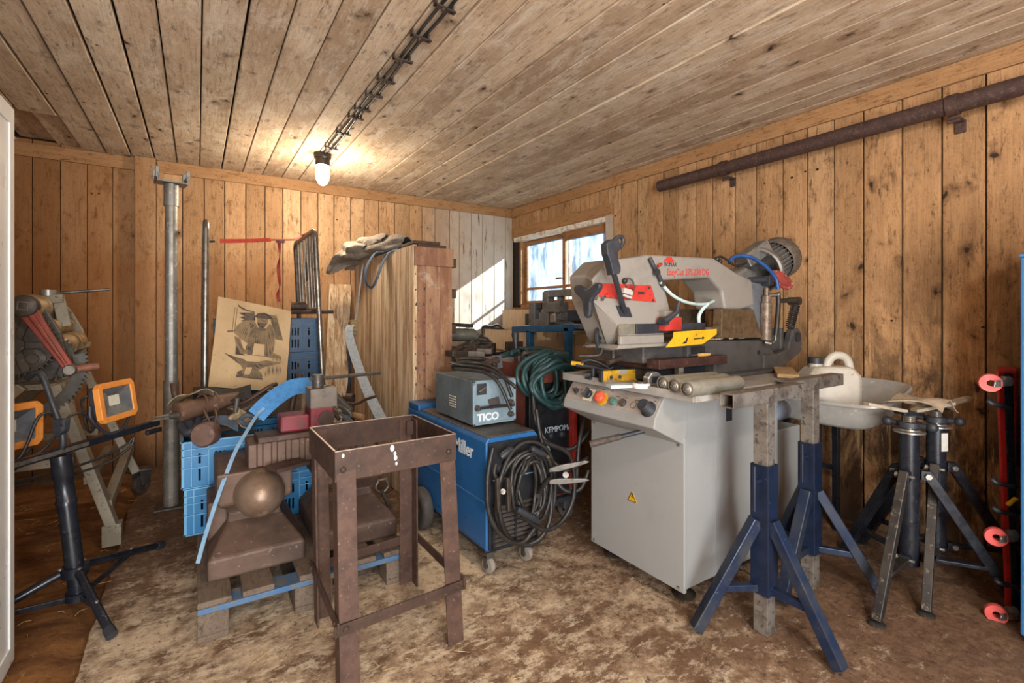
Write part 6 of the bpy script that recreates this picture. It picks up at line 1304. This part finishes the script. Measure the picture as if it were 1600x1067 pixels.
B().ringprism([(.02 * math.cos(i * .3927), .02 * math.sin(i * .3927)) for i in range(16)], [(.016 * math.cos(i * .3927), .016 * math.sin(i * .3927)) for i in range(16)], (MX1 - .05, MY0 - .013, .50), (1, 0, 0), (0, 0, 1), (0, -.001, 0)).obj('printed_dial', INKW, fp)
text('Miller', .095, (MX0 - .001, 2.215, .515), (0, -1, 0), (0, 0, 1), INKW, bd, 'maker_lettering', bold=.0012, sx=.85, space=1.05)
for x in (MX0 + .035, MX1 - .045):
    c_ = B().lathe([(.012, -.013), (.036, -.011), (.038, 0), (.036, .011), (.012, .013)], (x, MY0 + .035, .0395), (1, .15, 0), 22).obj('caster', mat('pale caster tread', '#8a8074', '#6f665b', .6, 0, 20), t)
    B().bb((x - .02, MY0 + .015, .075), (x + .02, MY0 + .06, MZ0 - .005)).box((x - .018, MY0 + .035, .055), (.004, .03, .06)).box((x + .018, MY0 + .035, .055), (.004, .03, .06)).obj('caster_fork', DGREY, c_, bev=.002)
for x, s_ in ((1.055, -1), (1.435, 1)):
    wl_ = B().lathe([(.02, -.03), (.06, -.026), (.068, -.03), (.10, -.03), (.112, -.018), (.112, .018), (.10, .03), (.068, .03), (.06, .026), (.02, .03)], (x, 2.55, .1125), (1, 0, 0), 30).obj('rear_wheel', mat('tyre', '#3f3a35', '#524a43', .75, 0, 14, .42, .64, .2), t); B().lathe([(0, -.034), (.022, -.032), (.022, .032), (0, .034)], (x, 2.55, .1125), (1, 0, 0), 18).obj('hub', DGREY, wl_)
B().cyl((1.05, 2.55, .1125), (1.44, 2.55, .1125), .012).obj('axle', DGREY, t)
# coiled welding cables hung on the front
def loop(cx, cz, rx_, rz_, y, ph=0, tw=.03, n=14, tilt=0):
    return [(cx + rx_ * math.cos(2 * pi * i / n + ph) + tilt * math.sin(2 * pi * i / n + ph), y - .012 * math.sin(3 * (2 * pi * i / n) + ph) - tw * i / n * .5, cz + rz_ * math.sin(2 * pi * i / n + ph) + .012 * math.sin(2 * (2 * pi * i / n) + ph * 2)) for i in range(n)]
tcab = thing('welding_cable', 'bundle of black welding cable coiled in big loops on the front of the blue machine', 'cable', (1.3, 1.86, .45))
for cx, cz, a, b_, y, ph, r in ((1.29, .36, .17, .235, 1.862, .3, .0105), (1.275, .345, .150, .215, 1.848, 1.2, .0105), (1.25, .41, .075, .14, 1.835, .5, .009), (1.265, .405, .085, .15, 1.828, 1.0, .009), (1.295, .41, .08, .14, 1.838, 1.9, .009), (1.275, .40, .06, .13, 1.82, 2.6, .009), (1.31, .40, .10, .155, 1.826, .1, .009), (1.285, .40, .07, .12, 1.818, 1.5, .0085)):
    B().tube(spline(loop(cx, cz, a, b_, y, ph), 5, True), r, 9, closed=True).obj('cable_loop', CABLE, tcab)
P_ = lambda px, py, y: aty(px, py, y)
for pts in ([(850, 690, 1.84), (890, 712, 1.84), (897, 770, 1.83), (880, 812, 1.83), (850, 828, 1.82), (815, 805, 1.81)], [(770, 700, 1.86), (762, 745, 1.85), (764, 800, 1.84), (785, 838, 1.83), (815, 848, 1.83), (838, 822, 1.83)]):
    B().tube(spline([P_(*q) for q in pts], 6), .0105, 9).obj('cable_loop', CABLE, tcab)
def hand(p, q, r, nm, m_=BLKP): B().tube([p, p.lerp(q, .1), p.lerp(q, .8), q], [r * .7, r, r, r * .6], 12).obj(nm, m_, tcab)
hand(P_(808, 795, 1.80), P_(842, 815, 1.80), .017, 'cable_connector'); hand(P_(830, 700, 1.81), P_(853, 712, 1.81), .015, 'cable_connector'); hand(P_(782, 715, 1.82), P_(800, 700, 1.82), .015, 'cable_connector')
BRASS = mat('dull brass', '#8a7350', '#6b5a41', .4, .7, 24)
B().cyl(P_(853, 712, 1.81), P_(857, 715, 1.81), .009).obj('brass_tip', BRASS, tcab)
t = thing('earth_clamp', 'dark earth clamp hanging open in front of the blue machine', 'clamp', P_(785, 770, 1.83))
CL = mat('clamp steel', '#4f473f', '#3c352f', .45, .6, 20)
for s_ in (-1, 1): B().prism([(-.006, 0), (.010, 0), (.016, -.06), (.010, -.15), (0, -.15), (-.004, -.07)], P_(782 + s_ * 8, 745, 1.815 + .004 * s_), V((1, 0, -.12 * s_)), (0, 0, 1), (0, -.022, 0)).obj('clamp_jaw', CL, t, bev=.003)
B().cyl(P_(786, 768, 1.795), P_(786, 768, 1.825), .012).obj('clamp_pivot', STEEL, t)
B().tube(spline([P_(776, 748, 1.81), P_(772, 738, 1.81), P_(775, 725, 1.82)], 4), .008, 8).obj('clamp_lead', CABLE, t)
# ------------------------------------------------------------------ small grey welding set on top of the blue machine
TGR = mat('grimy grey blue enamel', '#5f6a6f', '#4d565a', .45, .1, 6, .42, .64, .12, '#7f7a70', 30, .62, .7)
TFR = mat('pale blue grey front', '#7d919b', '#6b7d86', .45, .1, 6, .42, .66, .1, '#54595a', 30, .64, .7)
GX0, GX1, GY0, GY1, GZ0, GZ1 = 1.135, 1.385, 2.10, 2.54, MZ1 + .004, MZ1 + .236
t = thing('welding_set', 'small grimy grey-blue boxy welding set standing on the blue welding machine', 'welding machine', (1.26, 2.3, GZ0))
bd = B().bb((GX0, GY0 + .004, GZ0 + .012), (GX1, GY1, GZ1)).obj('case', TGR, t, bev=.005)
fp = B().bb((GX0 + .004, GY0 - .006, GZ0 + .016), (GX1 - .004, GY0 + .004, GZ1 - .004)).obj('front_panel', TFR, t, bev=.002)
b = B()
for a, c in (((GX0, GY0 - .010, GZ0 + .012), (GX0 + .012, GY0 + .004, GZ1)), ((GX1 - .012, GY0 - .010, GZ0 + .012), (GX1, GY0 + .004, GZ1)), ((GX0, GY0 - .010, GZ1 - .010), (GX1, GY0 + .004, GZ1)), ((GX0, GY0 - .010, GZ0 + .012), (GX1, GY0 + .004, GZ0 + .022))): b.bb(a, c)
b.obj('front_rim', TFR, t, bev=.002)
for x in (GX0 + .03, GX1 - .03):
    for y in (GY0 + .04, GY1 - .04): B().cyl((x, y, GZ0), (x, y, GZ0 + .013), .014).obj('rubber_foot', BLKP, t)
for i in range(5): B().box((GX0 - .001, 2.32, GZ0 + .075 + i * .013), (.006, .075, .006), ry(.5)).obj('vent_louvre', mat('pale louvre', '#a09a8d', rough=.5), bd)
B().bb((GX0 + .02, GY0 - .009, GZ1 - .07), (GX0 + .075, GY0 - .005, GZ1 - .015)).obj('switch_plate', BLKP, fp); B().box((GX0 + .048, GY0 - .016, GZ1 - .042), (.045, .014, .010), ry(-.5)).obj('rotary_switch', STEEL, fp, bev=.002)
B().prism([(0, 0), (.06, .012), (.045, .06), (-.02, .05)], (GX0 + .10, GY0 - .008, GZ0 + .085), (1, 0, 0), (0, 0, 1), (0, -.002, 0)).obj('dirty_patch', mat('brown grime', '#3c3433', rough=.7), fp)
for x, z in ((GX0 + .02, GZ0 + .098), (GX1 - .035, GZ0 + .11), (GX1 - .035, GZ0 + .05)): B().lathe([(.015, 0), (.015, .012), (.009, .018), (.009, .03), (0, .03)], (x, GY0 - .006, z), (0, -1, 0), 16).obj('terminal', DGREY, fp)
B().tube(spline([(GX0 + .02, GY0 - .032, GZ0 + .098), (GX0 + .05, GY0 - .028, GZ0 + .100), (GX0 + .13, GY0 - .024, GZ0 + .098), (GX1 - .02, GY0 - .025, GZ0 + .096)], 4), .007, 8).obj('terminal_lead', CABLE, fp)
text('TICO', .050, (GX0 + .022, GY0 - .0065, GZ0 + .032), (1, 0, 0), (0, 0, 1), INKW, fp, 'maker_lettering', bold=.0016, sx=1.05)
# cables and holder heaped on it
t = thing('electrode_cable', 'heap of dark cables and an electrode holder lying on the small grey welding set', 'cable', (1.25, 2.3, GZ1))
gz_ = GZ1 + .012
for pts, r in (([(703, 566, 2.5), (720, 570, 2.5), (745, 573, 2.48), (770, 580, 2.42), (800, 600, 2.36), (806, 606, 2.36)], .009), ([(705, 572, 2.55), (730, 566, 2.52), (760, 570, 2.5), (785, 585, 2.4), (800, 620, 2.36)], .009), ([(718, 560, 2.62), (745, 560, 2.62), (762, 563, 2.6), (775, 572, 2.52)], .011), ([(710, 576, 2.48), (735, 578, 2.44), (760, 583, 2.4), (780, 600, 2.36), (798, 640, 2.36)], .009)):
    B().tube(spline([at(*q) for q in pts], 5), r, 9).obj('cable_run', CABLE, t)
B().tube([at(752, 572, 2.52), at(778, 562, 2.6)], [.022, .017], 12).obj('electrode_holder', mat('brown bakelite', '#43322c', '#33261f', .5, 0, 20), t); B().hexa([at(768, 555, 2.62), at(784, 554, 2.62), at(786, 575, 2.6), at(768, 577, 2.6), at(768, 555, 2.72), at(784, 554, 2.72), at(786, 575, 2.7), at(768, 577, 2.7)]).obj('dark_box', BLKP, t, bev=.004)
for i, (px, py, d) in enumerate(((712, 552, 2.85), (728, 553, 2.82), (745, 552, 2.8), (722, 545, 2.95), (740, 544, 2.9), (758, 548, 2.82))):
    o = B().box(at(px, py, d), (.09, .10, .035), rz(.5 * i)).cyl(at(px, py, d) + V((-.03, 0, .01)), at(px, py, d) + V((.05, .02, .03)), .012).obj('clamp_part', CL, org=at(px, py, d), bev=.004)
    tag(o, ['dark steel clamp piece nearest the tall crate behind the small welding set', 'dark steel clamp piece behind the cable heap on the small welding set', 'dark steel clamp piece left of the dark box behind the welding set', 'dark steel clamp piece at the rear by the crate edge', 'dark steel clamp piece at the rear right below the window', 'dark steel clamp piece behind the dark box'][i], 'clamp', 'clamp pieces behind the small welding set')
# ------------------------------------------------------------------ tall red and black welding machine with coiled dark green cables
KRED = mat('dull red brown enamel', '#7d4437', '#6a382d', .45, .1, 6, .45, .66, .1, '#8f6f60', 30, .64, .7)
GRNC = mat('dark green rubber cable', '#1f3a3a', '#294848', .45, 0, 24)
X0, X1, Y0, Y1, Z0, Z1 = 1.545, 1.85, 2.17, 2.80, .13, .915
t = thing('welding_machine', 'tall red and black welding machine hung with coils of dark green cable beside the saw', 'welding machine', (1.7, 2.5, 0))
bd = B().prism([(Y0 + .04, Z0), (Y1, Z0), (Y1, Z1), (Y0 + .10, Z1), (Y0 + .04, Z1 - .10)], (X0, 0, 0), (0, 1, 0), (0, 0, 1), (X1 - X0, 0, 0)).obj('body', KRED, t, bev=.006)
fp = B().prism([(Y0 + .036, Z0 + .02), (Y0 + .05, Z0 + .02), (Y0 + .05, Z1 - .11), (Y0 + .036, Z1 - .11)], (X0 + .012, 0, 0), (0, 1, 0), (0, 0, 1), (X1 - X0 - .024, 0, 0)).obj('front_panel', BLKPT, t, bev=.004)
B().bb((X0 - .006, Y0 + .02, Z0), (X0 + .014, Y0 + .06, Z1 - .03)).obj('front_edge', BLKPT, t, bev=.005); B().bb((X1 - .014, Y0 + .0, Z0 + .05), (X1 + .02, Y0 + .06, .72)).obj('red_post', RED, t, bev=.004)
text('KEMPOMAT', .046, aty(851, 677, Y0 + .036), (1, 0, 0), (0, 0, 1), mat('pale grey print', '#a9b2ba', rough=.5), fp, 'maker_lettering', bold=.0006, sx=.92)
b = B()
for px, py, w_, h_ in ((853, 706, .03, .04), (898, 702, .022, .045), (873, 704, .012, .03)): p = aty(px, py, Y0 + .035); b.prism([(0, 0), (w_, 0), (w_ * .8, h_), (.004, h_ * .8)], p, (1, 0, 0), (0, 0, 1), (0, -.001, 0))
b.objs('printed_mark', mat('pale grey print'  , '#a9b2ba'), fp)
for x, z in ((1.62, .50), (1.70, .50), (1.78, .50), (1.66, .42)): B().lathe([(.022, 0), (.022, .01), (.012, .02), (0, .02)], (x, Y0 + .036, z), (0, -1, 0), 16).obj('socket', BLKP, fp)
stp = atx(818, 572, X0 - .001); B().prism([(-.05, -.022), (.05, -.022), (.05, .022), (-.05, .022)], stp, (0, -1, 0), (0, 0, 1), (-.001, 0, 0)).obj('sticker', mat('grimy sticker', '#8d8578', '#75695c', .6, 0, 40), bd)
text('LA002', .032, stp + V((-.0012, .044, -.011)), (0, -1, 0), (0, 0, 1), INKB, bd, 'sticker_lettering', sx=.95)
for x in (X0 + .03, X1 - .03):
    c_ = B().lathe([(.012, -.016), (.05, -.014), (.053, 0), (.05, .014), (.012, .016)], (x, Y0 + .05, .0545), (1, .1, 0), 22).obj('caster', mat('grey rubber', '#45413d', '#565049', .7, 0, 20), t); B().bb((x - .024, Y0 + .03, .06), (x + .024, Y0 + .08, Z0)).obj('caster_fork', DGREY, c_, bev=.003)
    B().lathe([(.02, -.02), (.085, -.02), (.09, 0), (.085, .02), (.02, .02)], (x, Y1 - .08, .092), (1, 0, 0), 24).obj('rear_wheel', BLKP, t)
B().bar((X0 - .10, Y0 + .0, .135), (X1 + .03, Y0 + .0, .14), .03, .025).obj('bumper_bar', BLKP, t)
B().tube(spline([(X0 + .01, Y0 + .12, Z1 - .01), (X0 + .01, Y0 + .10, Z1 + .055), (X0 + .04, Y0 + .09, Z1 + .06), (X1 - .04, Y0 + .09, Z1 + .06), (X1 - .01, Y0 + .10, Z1 + .055), (X1 - .01, Y0 + .12, Z1 - .01)], 4), .013, 10).obj('handle', DGREY, t)
hk = at(868, 551, 2.60)
B().bar(hk + V((0, .06, -.04)), hk + V((-.02, -.03, .0)), .02, .012).obj('cable_hook', GRNC, t, bev=.003)
tc2 = thing('cable_coil', 'thick coil of dark green cable hanging from the tall red welding machine', 'cable', hk)
for i in range(15):
    cx, cz, a, b_ = hk.x + random.uniform(-.015, .03), hk.z - .125 - .004 * i, .150 + random.uniform(-.07, .02), .125 + random.uniform(-.035, .015)
    B().tube(spline(loop(cx, cz, a, b_, 2.17 - .009 * i + random.uniform(-.006, .006), pi / 2 + random.uniform(-.3, .3), .0), 4, True), .0125, 8, closed=True).obj('cable_loop', GRNC, tc2)
for pts in ([(832, 610, 2.55), (838, 660, 2.5), (860, 695, 2.48), (895, 700, 2.5), (925, 670, 2.55)], [(838, 640, 2.5), (850, 700, 2.46), (885, 735, 2.44), (918, 715, 2.5)], [(845, 700, 2.44), (875, 760, 2.4), (905, 765, 2.42), (920, 735, 2.46)], [(903, 600, 2.55), (915, 640, 2.6), (905, 690, 2.5), (900, 760, 2.48)]):
    B().tube(spline([at(*q) for q in pts], 6), .011, 9).obj('hanging_lead', CABLE, tc2)
t2 = thing('cable_heap', 'tangle of dark green cable lying along the top of the tall red welding machine', 'cable', (1.65, 2.6, Z1))
for i in range(9):
    a = [at(776 + 6 * i + random.uniform(-6, 6), 559 - i + random.uniform(-4, 2), 2.85 + .03 * (i % 4)), at(815, 549 + random.uniform(-4, 4), 2.95), at(850, 548 + random.uniform(-4, 3), 2.9), at(890, 556 + random.uniform(-3, 4), 2.85)]
    B().tube(spline([V((p.x, p.y, max(p.z, Z1 + .015))) for p in a], 5), .0115, 8).obj('cable_run', GRNC, t2)
b = B()
t3 = thing('earth_clamp', 'worn grey earth clamp between the blue machine and the saw cabinet', 'clamp', at(890, 740, 2.3))
for s_ in (-1, 1): B().prism([(0, -.01), (.05, -.016), (.17, -.006), (.19, .0), (.17, .010), (.05, .014), (0, .008)], at(858, 744 + s_ * 9, 2.25), V((_C, -_S, .22 * -s_ * .4 + .12)), (0, 0, 1), (.008, .012, 0)).obj('clamp_jaw', mat('worn clamp grey', '#6f6b64', '#54504b', .4, .6, 24), t3, bev=.003)
B().cyl(at(884, 742, 2.22), at(884, 742, 2.29), .014).obj('clamp_pivot', STEEL, t3); B().tube(spline([at(858, 748, 2.26), at(848, 760, 2.2), at(840, 775, 2.1)], 4), .010, 8).obj('clamp_lead', CABLE, t3)
t = thing('gas_cylinder', 'slim pale grey gas cylinder standing between the red welding machine and the saw', 'gas cylinder', (1.93, 2.40, 0))
B().lathe([(0, .0), (.068, .0), (.072, .01), (.072, .74), (.062, .80), (.03, .84), (.026, .87), (0, .87)], (1.945, 2.40, 0), seg=26).obj('body', mat('pale grey bottle', '#a9a9a4', '#8c8a84', .4, .2, 8), t); B().cyl((1.945, 2.40, .86), (1.945, 2.40, .92), .02).cyl((1.90, 2.40, .90), (1.99, 2.40, .90), .012).obj('valve', BRASS, t)
# ------------------------------------------------------------------ low bench with stacked wooden cassettes below the window
BOXW = wood('cassette wood', 2, ('#cdb799', '#dcc9ae', '#b59c7d', '#e2d2ba'), '#8a6e50', knots=False)
BENCHW = wood('bench wood', 1, ('#8a6a4a', '#9b7b5a', '#70543a', '#a88a6a'), '#4a3520', knots=False)
t = thing('workbench', 'low wooden bench along the window wall carrying the stacked cassettes', 'bench', (2.75, 3.6, 0))
B().bb((2.50, 2.80, .78), (3.06, 4.66, .83)).obj('bench_top', BENCHW, t, bev=.003)
for x in (2.55, 3.0):
    for y in (2.86, 3.72, 4.58): B().bb((x - .035, y - .035, 0), (x + .035, y + .035, .78)).obj('leg', BENCHW, t, bev=.003)
B().bb((2.53, 2.84, .68), (2.57, 4.62, .78)).obj('apron', BENCHW, t, bev=.003)
def row(x, ys, z, h, dpt, labs):
    for (y0, y1), lab in zip(ys, labs):
        t = thing('wooden_cassette', lab, 'wooden box', (x, (y0 + y1) / 2, z), 0, None)
        B().bb((x, y0 + .0015, z), (x + dpt, y1 - .0015, z + h)).obj('box', BOXW, t, bev=.003)
        B().bb((x - .003, y0 + .008, z + .01), (x, y1 - .008, z + .02)).obj('edge_batten', BOXW, t, bev=.001)
def ysx(pxs, x): return [atx(p, 500, x).y for p in pxs]
ord_ = ['first', 'second', 'third', 'fourth', 'fifth', 'sixth', 'seventh', 'eighth', 'ninth', 'tenth']
e = ysx([785, 794, 805, 816, 829, 842, 855], 2.72); row(2.72, [(e[i + 1], e[i]) for i in range(6)], 1.04, .20, .3, [f'{ord_[i]} upright pale wooden box from the left in the upper row under the window' for i in range(6)])
e = ysx([757, 767, 778, 789, 801, 818, 836, 852, 870, 890], 2.60); row(2.60, [(e[i + 1], e[i]) for i in range(9)], .832, .206, .38, [f'{ord_[i]} upright pale wooden box from the left in the lower row on the bench' for i in range(9)])
t = thing('cardboard_box', 'brown cardboard box behind the saw handwheel at the right end of the bench', 'box', (2.6, 2.95, .83))
B().bb((2.52, 2.82, .831), (2.95, 3.10, 1.045)).obj('carton', CARD, t, bev=.004); B().bb((2.519, 2.95, .84), (2.521, 2.97, 1.04)).obj('tape', mat('brown tape', '#8f7350', rough=.4), t)
o = B().sheet(lambda u, v: atx(752 + 36 * u, 512 - 4 * math.sin(u * 3) + 2 * v, 2.55 + .3 * v) + V((0, 0, .012 * math.sin(u * 11) + .01 * math.sin(v * 9))), 14, 8, .004).obj('plastic_sheet', mat('crumpled grey film', '#6f7a86', '#98a3ad', .35, 0, 12), org=atx(770, 511, 2.6)); tag(o, 'crumpled grey plastic film lying on the lower row of boxes at the left', 'plastic sheet')
# blue steel bar bench and the small cast machine on it
t = thing('steel_rack', 'blue steel bar rack in front of the wooden boxes carrying flat bars', 'rack', (2.42, 3.0, 0))
MBL2 = mat('rack blue', '#1f5d8c', '#1b4f78', .4, .1, 8, c3='#4f7896')
q0, q1 = atx(803, 515, 2.38), atx(892, 512, 2.38)
B().bar(q0, q1, .05, .055).obj('cross_beam', MBL2, t, bev=.003)
B().bar((q0.x, q0.y - .25, 0), (q0.x, q0.y - .25, q0.z), .05, .05).obj('leg', MBL2, t, bev=.003); B().bar((q1.x, q1.y + .03, 0), (q1.x, q1.y + .03, q1.z), .05, .05).obj('leg', MBL2, t, bev=.003)
B().bar((q0.x + .3, q0.y, q0.z), (q0.x, q0.y, q0.z), .05, .05).bar((q1.x + .3, q1.y + .03, q1.z), (q1.x, q1.y + .03, q1.z), .05, .05).bar((q0.x + .3, q0.y, q0.z), (q1.x + .3, q1.y, q1.z), .05, .05).obj('rear_frame', MBL2, t, bev=.003)
bars = []
labs = ['lowest flat steel bar lying on the blue rack', 'second flat steel bar on the blue rack', 'pale flat steel bar on top of the blue rack', 'short pale flat bar uppermost on the blue rack']
for i, (a, c, zz, w_) in enumerate((((885, 515), (975, 511), .0, .05), ((882, 507), (970, 503), .03, .04), ((850, 503), (905, 498), .028, .06), ((860, 497), (895, 492), .048, .03))):
    p, q = atx(*a, 2.44 + .03 * i), atx(*c, 2.44 + .03 * i); q.z = p.z = q0.z + .034 + .012 * i
    o = B().bar(p, q, w_, .010).obj('flat_bar', [STEEL, STEEL, ALU, SCREW][i], org=p, bev=.001); tag(o, labs[i], 'flat bar', 'flat bars on the blue rack')
CASTD = mat('grey bench machine', '#6d6f70', '#57595a', .45, .4, 10, .42, .64, .15, '#8f8d88', 30)
t = thing('bench_shear', 'small grey cast bench machine with a long arm standing on the blue rack', 'bench machine', (q0.x + .05, q0.y - .3, q0.z + .03))
g = lambda px, py: atx(px, py, 2.42)
pz = q0.z + .0275
def bbx(px0, py0, px1, py1, d0, d1, nm, m=CASTD, bev=.005):
    a, c = g(px0, py0), g(px1, py1); B().bb((2.42 + d0, a.y, max(pz, min(a.z, c.z))), (2.42 + d1, c.y, max(a.z, c.z))).obj(nm, m, t, bev=bev)
bbx(829, 473, 838, 510, -.02, .06, 'left_column'); bbx(850, 456, 859, 512, -.02, .05, 'main_column'); bbx(858, 472, 878, 488, -.03, .07, 'head'); bbx(838, 473, 845, 483, .0, .05, 'bracket', BLKP)
bbx(852, 454, 908, 462, -.015, .03, 'top_arm'); bbx(870, 460, 876, 500, .0, .04, 'guide_post'); bbx(820, 490, 828, 508, .0, .05, 'stop_block', BLKP); bbx(838, 498, 856, 512, -.02, .1, 'base'); bbx(862, 490, 870, 504, -.02, .03, 'knob_stack', SCREW); bbx(840, 488, 852, 498, .01, .06, 'name_plate', mat('slate plate', '#5f6672'), .002)
o = B().hexa([atx(876, 502, 2.62), atx(925, 500, 2.62), atx(925, 500, 2.95), atx(876, 502, 2.95), atx(876, 484, 2.62), atx(922, 484, 2.62), atx(922, 484, 2.95), atx(876, 484, 2.95)]).obj('slate_box', mat('slate blue box', '#4d5665', '#434b59', .6, 0, 8), bev=.006, org=atx(900, 500, 2.7)); tag(o, 'slate blue box under the window behind the flat bars', 'box')
# lever knob and dark padded arm before the sunlit boards
o = thing('lever_knob', 'dark tapered lever knob standing up behind the cable tangle', 'lever', at(805, 548, 3.0))
B().tube([at(806, 548, 3.0), at(806, 540, 3.0), at(805, 522, 3.0), at(805, 519, 3.0)], [.02, .014, .024, .02], 16).obj('grip', BLKP, o); B().tube([at(806, 565, 3.0), at(806, 545, 3.0)], .012, 10).obj('stem', DGREY, o); B().cyl(at(800, 547, 3.0), at(814, 545, 3.05), .016).obj('pivot', BLKP, o)
t = thing('padded_arm', 'dark padded machine arm on a post in front of the sunlit boards', 'machine arm', (2.05, 3.6, 0))
d0 = 4.05
B().tube([at(700, 523, d0), at(740, 523, d0), at(748, 527, d0)], [.055, .052, .03], 16).obj('pad', mat('grey green pad', '#6b695c', '#57564c', .6, 0, 10), t)
B().tube(spline([at(703, 556, d0), at(725, 543, d0), at(742, 530, d0)], 3), .034, 10).obj('lower_arm', DGREY, t); B().tube([V((at(748, 530, d0).x, at(748, 530, d0).y, 0)), at(748, 522, d0)], .032, 14).obj('post', DGREY, t); B().tube(spline([at(748, 530, d0 - .02), at(760, 532, d0 - .02), at(768, 538, d0)], 4), [.03] * 5 + [.022] * 4, 10).obj('tip', DGREY, t)
B().lathe([(0, 0), (.16, 0), (.16, .02), (.04, .05)], (at(748, 530, d0).x, at(748, 530, d0).y, 0), seg=20).obj('foot_plate', DGREY, t)
o = B().bar(at(702, 507, 4.1), at(738, 509, 4.0), .03, .03).obj('steel_bar', DGREY, org=at(720, 508, 4.0)); tag(o, 'thin dark steel bar sticking out right of the tall crate', 'bar')
for i, (x, y, lab) in enumerate(((1.80, 3.10, 'dark steel frame piece lying nearest the tall crate on the dark chest'), (2.05, 3.12, 'dark steel bracket lying on the dark chest beside the padded arm'))):
    o = B().box((x, y, .875), (.20, .16, .088), rz(.3 + i)).box((x, y, .95), (.03, .14, .07), rz(.4 + i)).obj('steel_bracket', CL, org=(x, y, .831), bev=.003); tag(o, lab, 'bracket')
b = B().bb((1.62, 2.90, .0), (2.25, 3.30, .80)); 
t = thing('storage_chest', 'dark chest behind the welding machines with steel parts lying on it', 'chest', (1.94, 3.1, 0))
b.obj('chest_body', W_DARK, t, bev=.004); B().bb((1.61, 2.89, .80), (2.26, 3.31, .83)).obj('lid', W_DARK, t, bev=.003)

# straw and splinters trodden into the earth at the left
b = B(); rs = random.Random(5)
for i in range(110):
    x, y = rs.uniform(-1.1, -.37) if i < 80 else rs.uniform(-.2, 1.0), rs.uniform(1.9, 4.3) if i < 80 else rs.uniform(1.2, 2.0); a = rs.uniform(0, 6.3); l_ = rs.uniform(.02, .08); z = -.004 if x < -.36 else .006
    b.tube([(x, y, z), (x + l_ * .5 * math.cos(a), y + l_ * .5 * math.sin(a), z + .004), (x + l_ * math.cos(a + .2), y + l_ * math.sin(a + .2), z)], .0012, 4)
o = b.obj('straw', mat('straw', '#b5935c', '#8d6e42', .8, 0, 20)); tag(o, 'loose straw and splinters scattered over the earth floor', 'straw', kind='stuff')
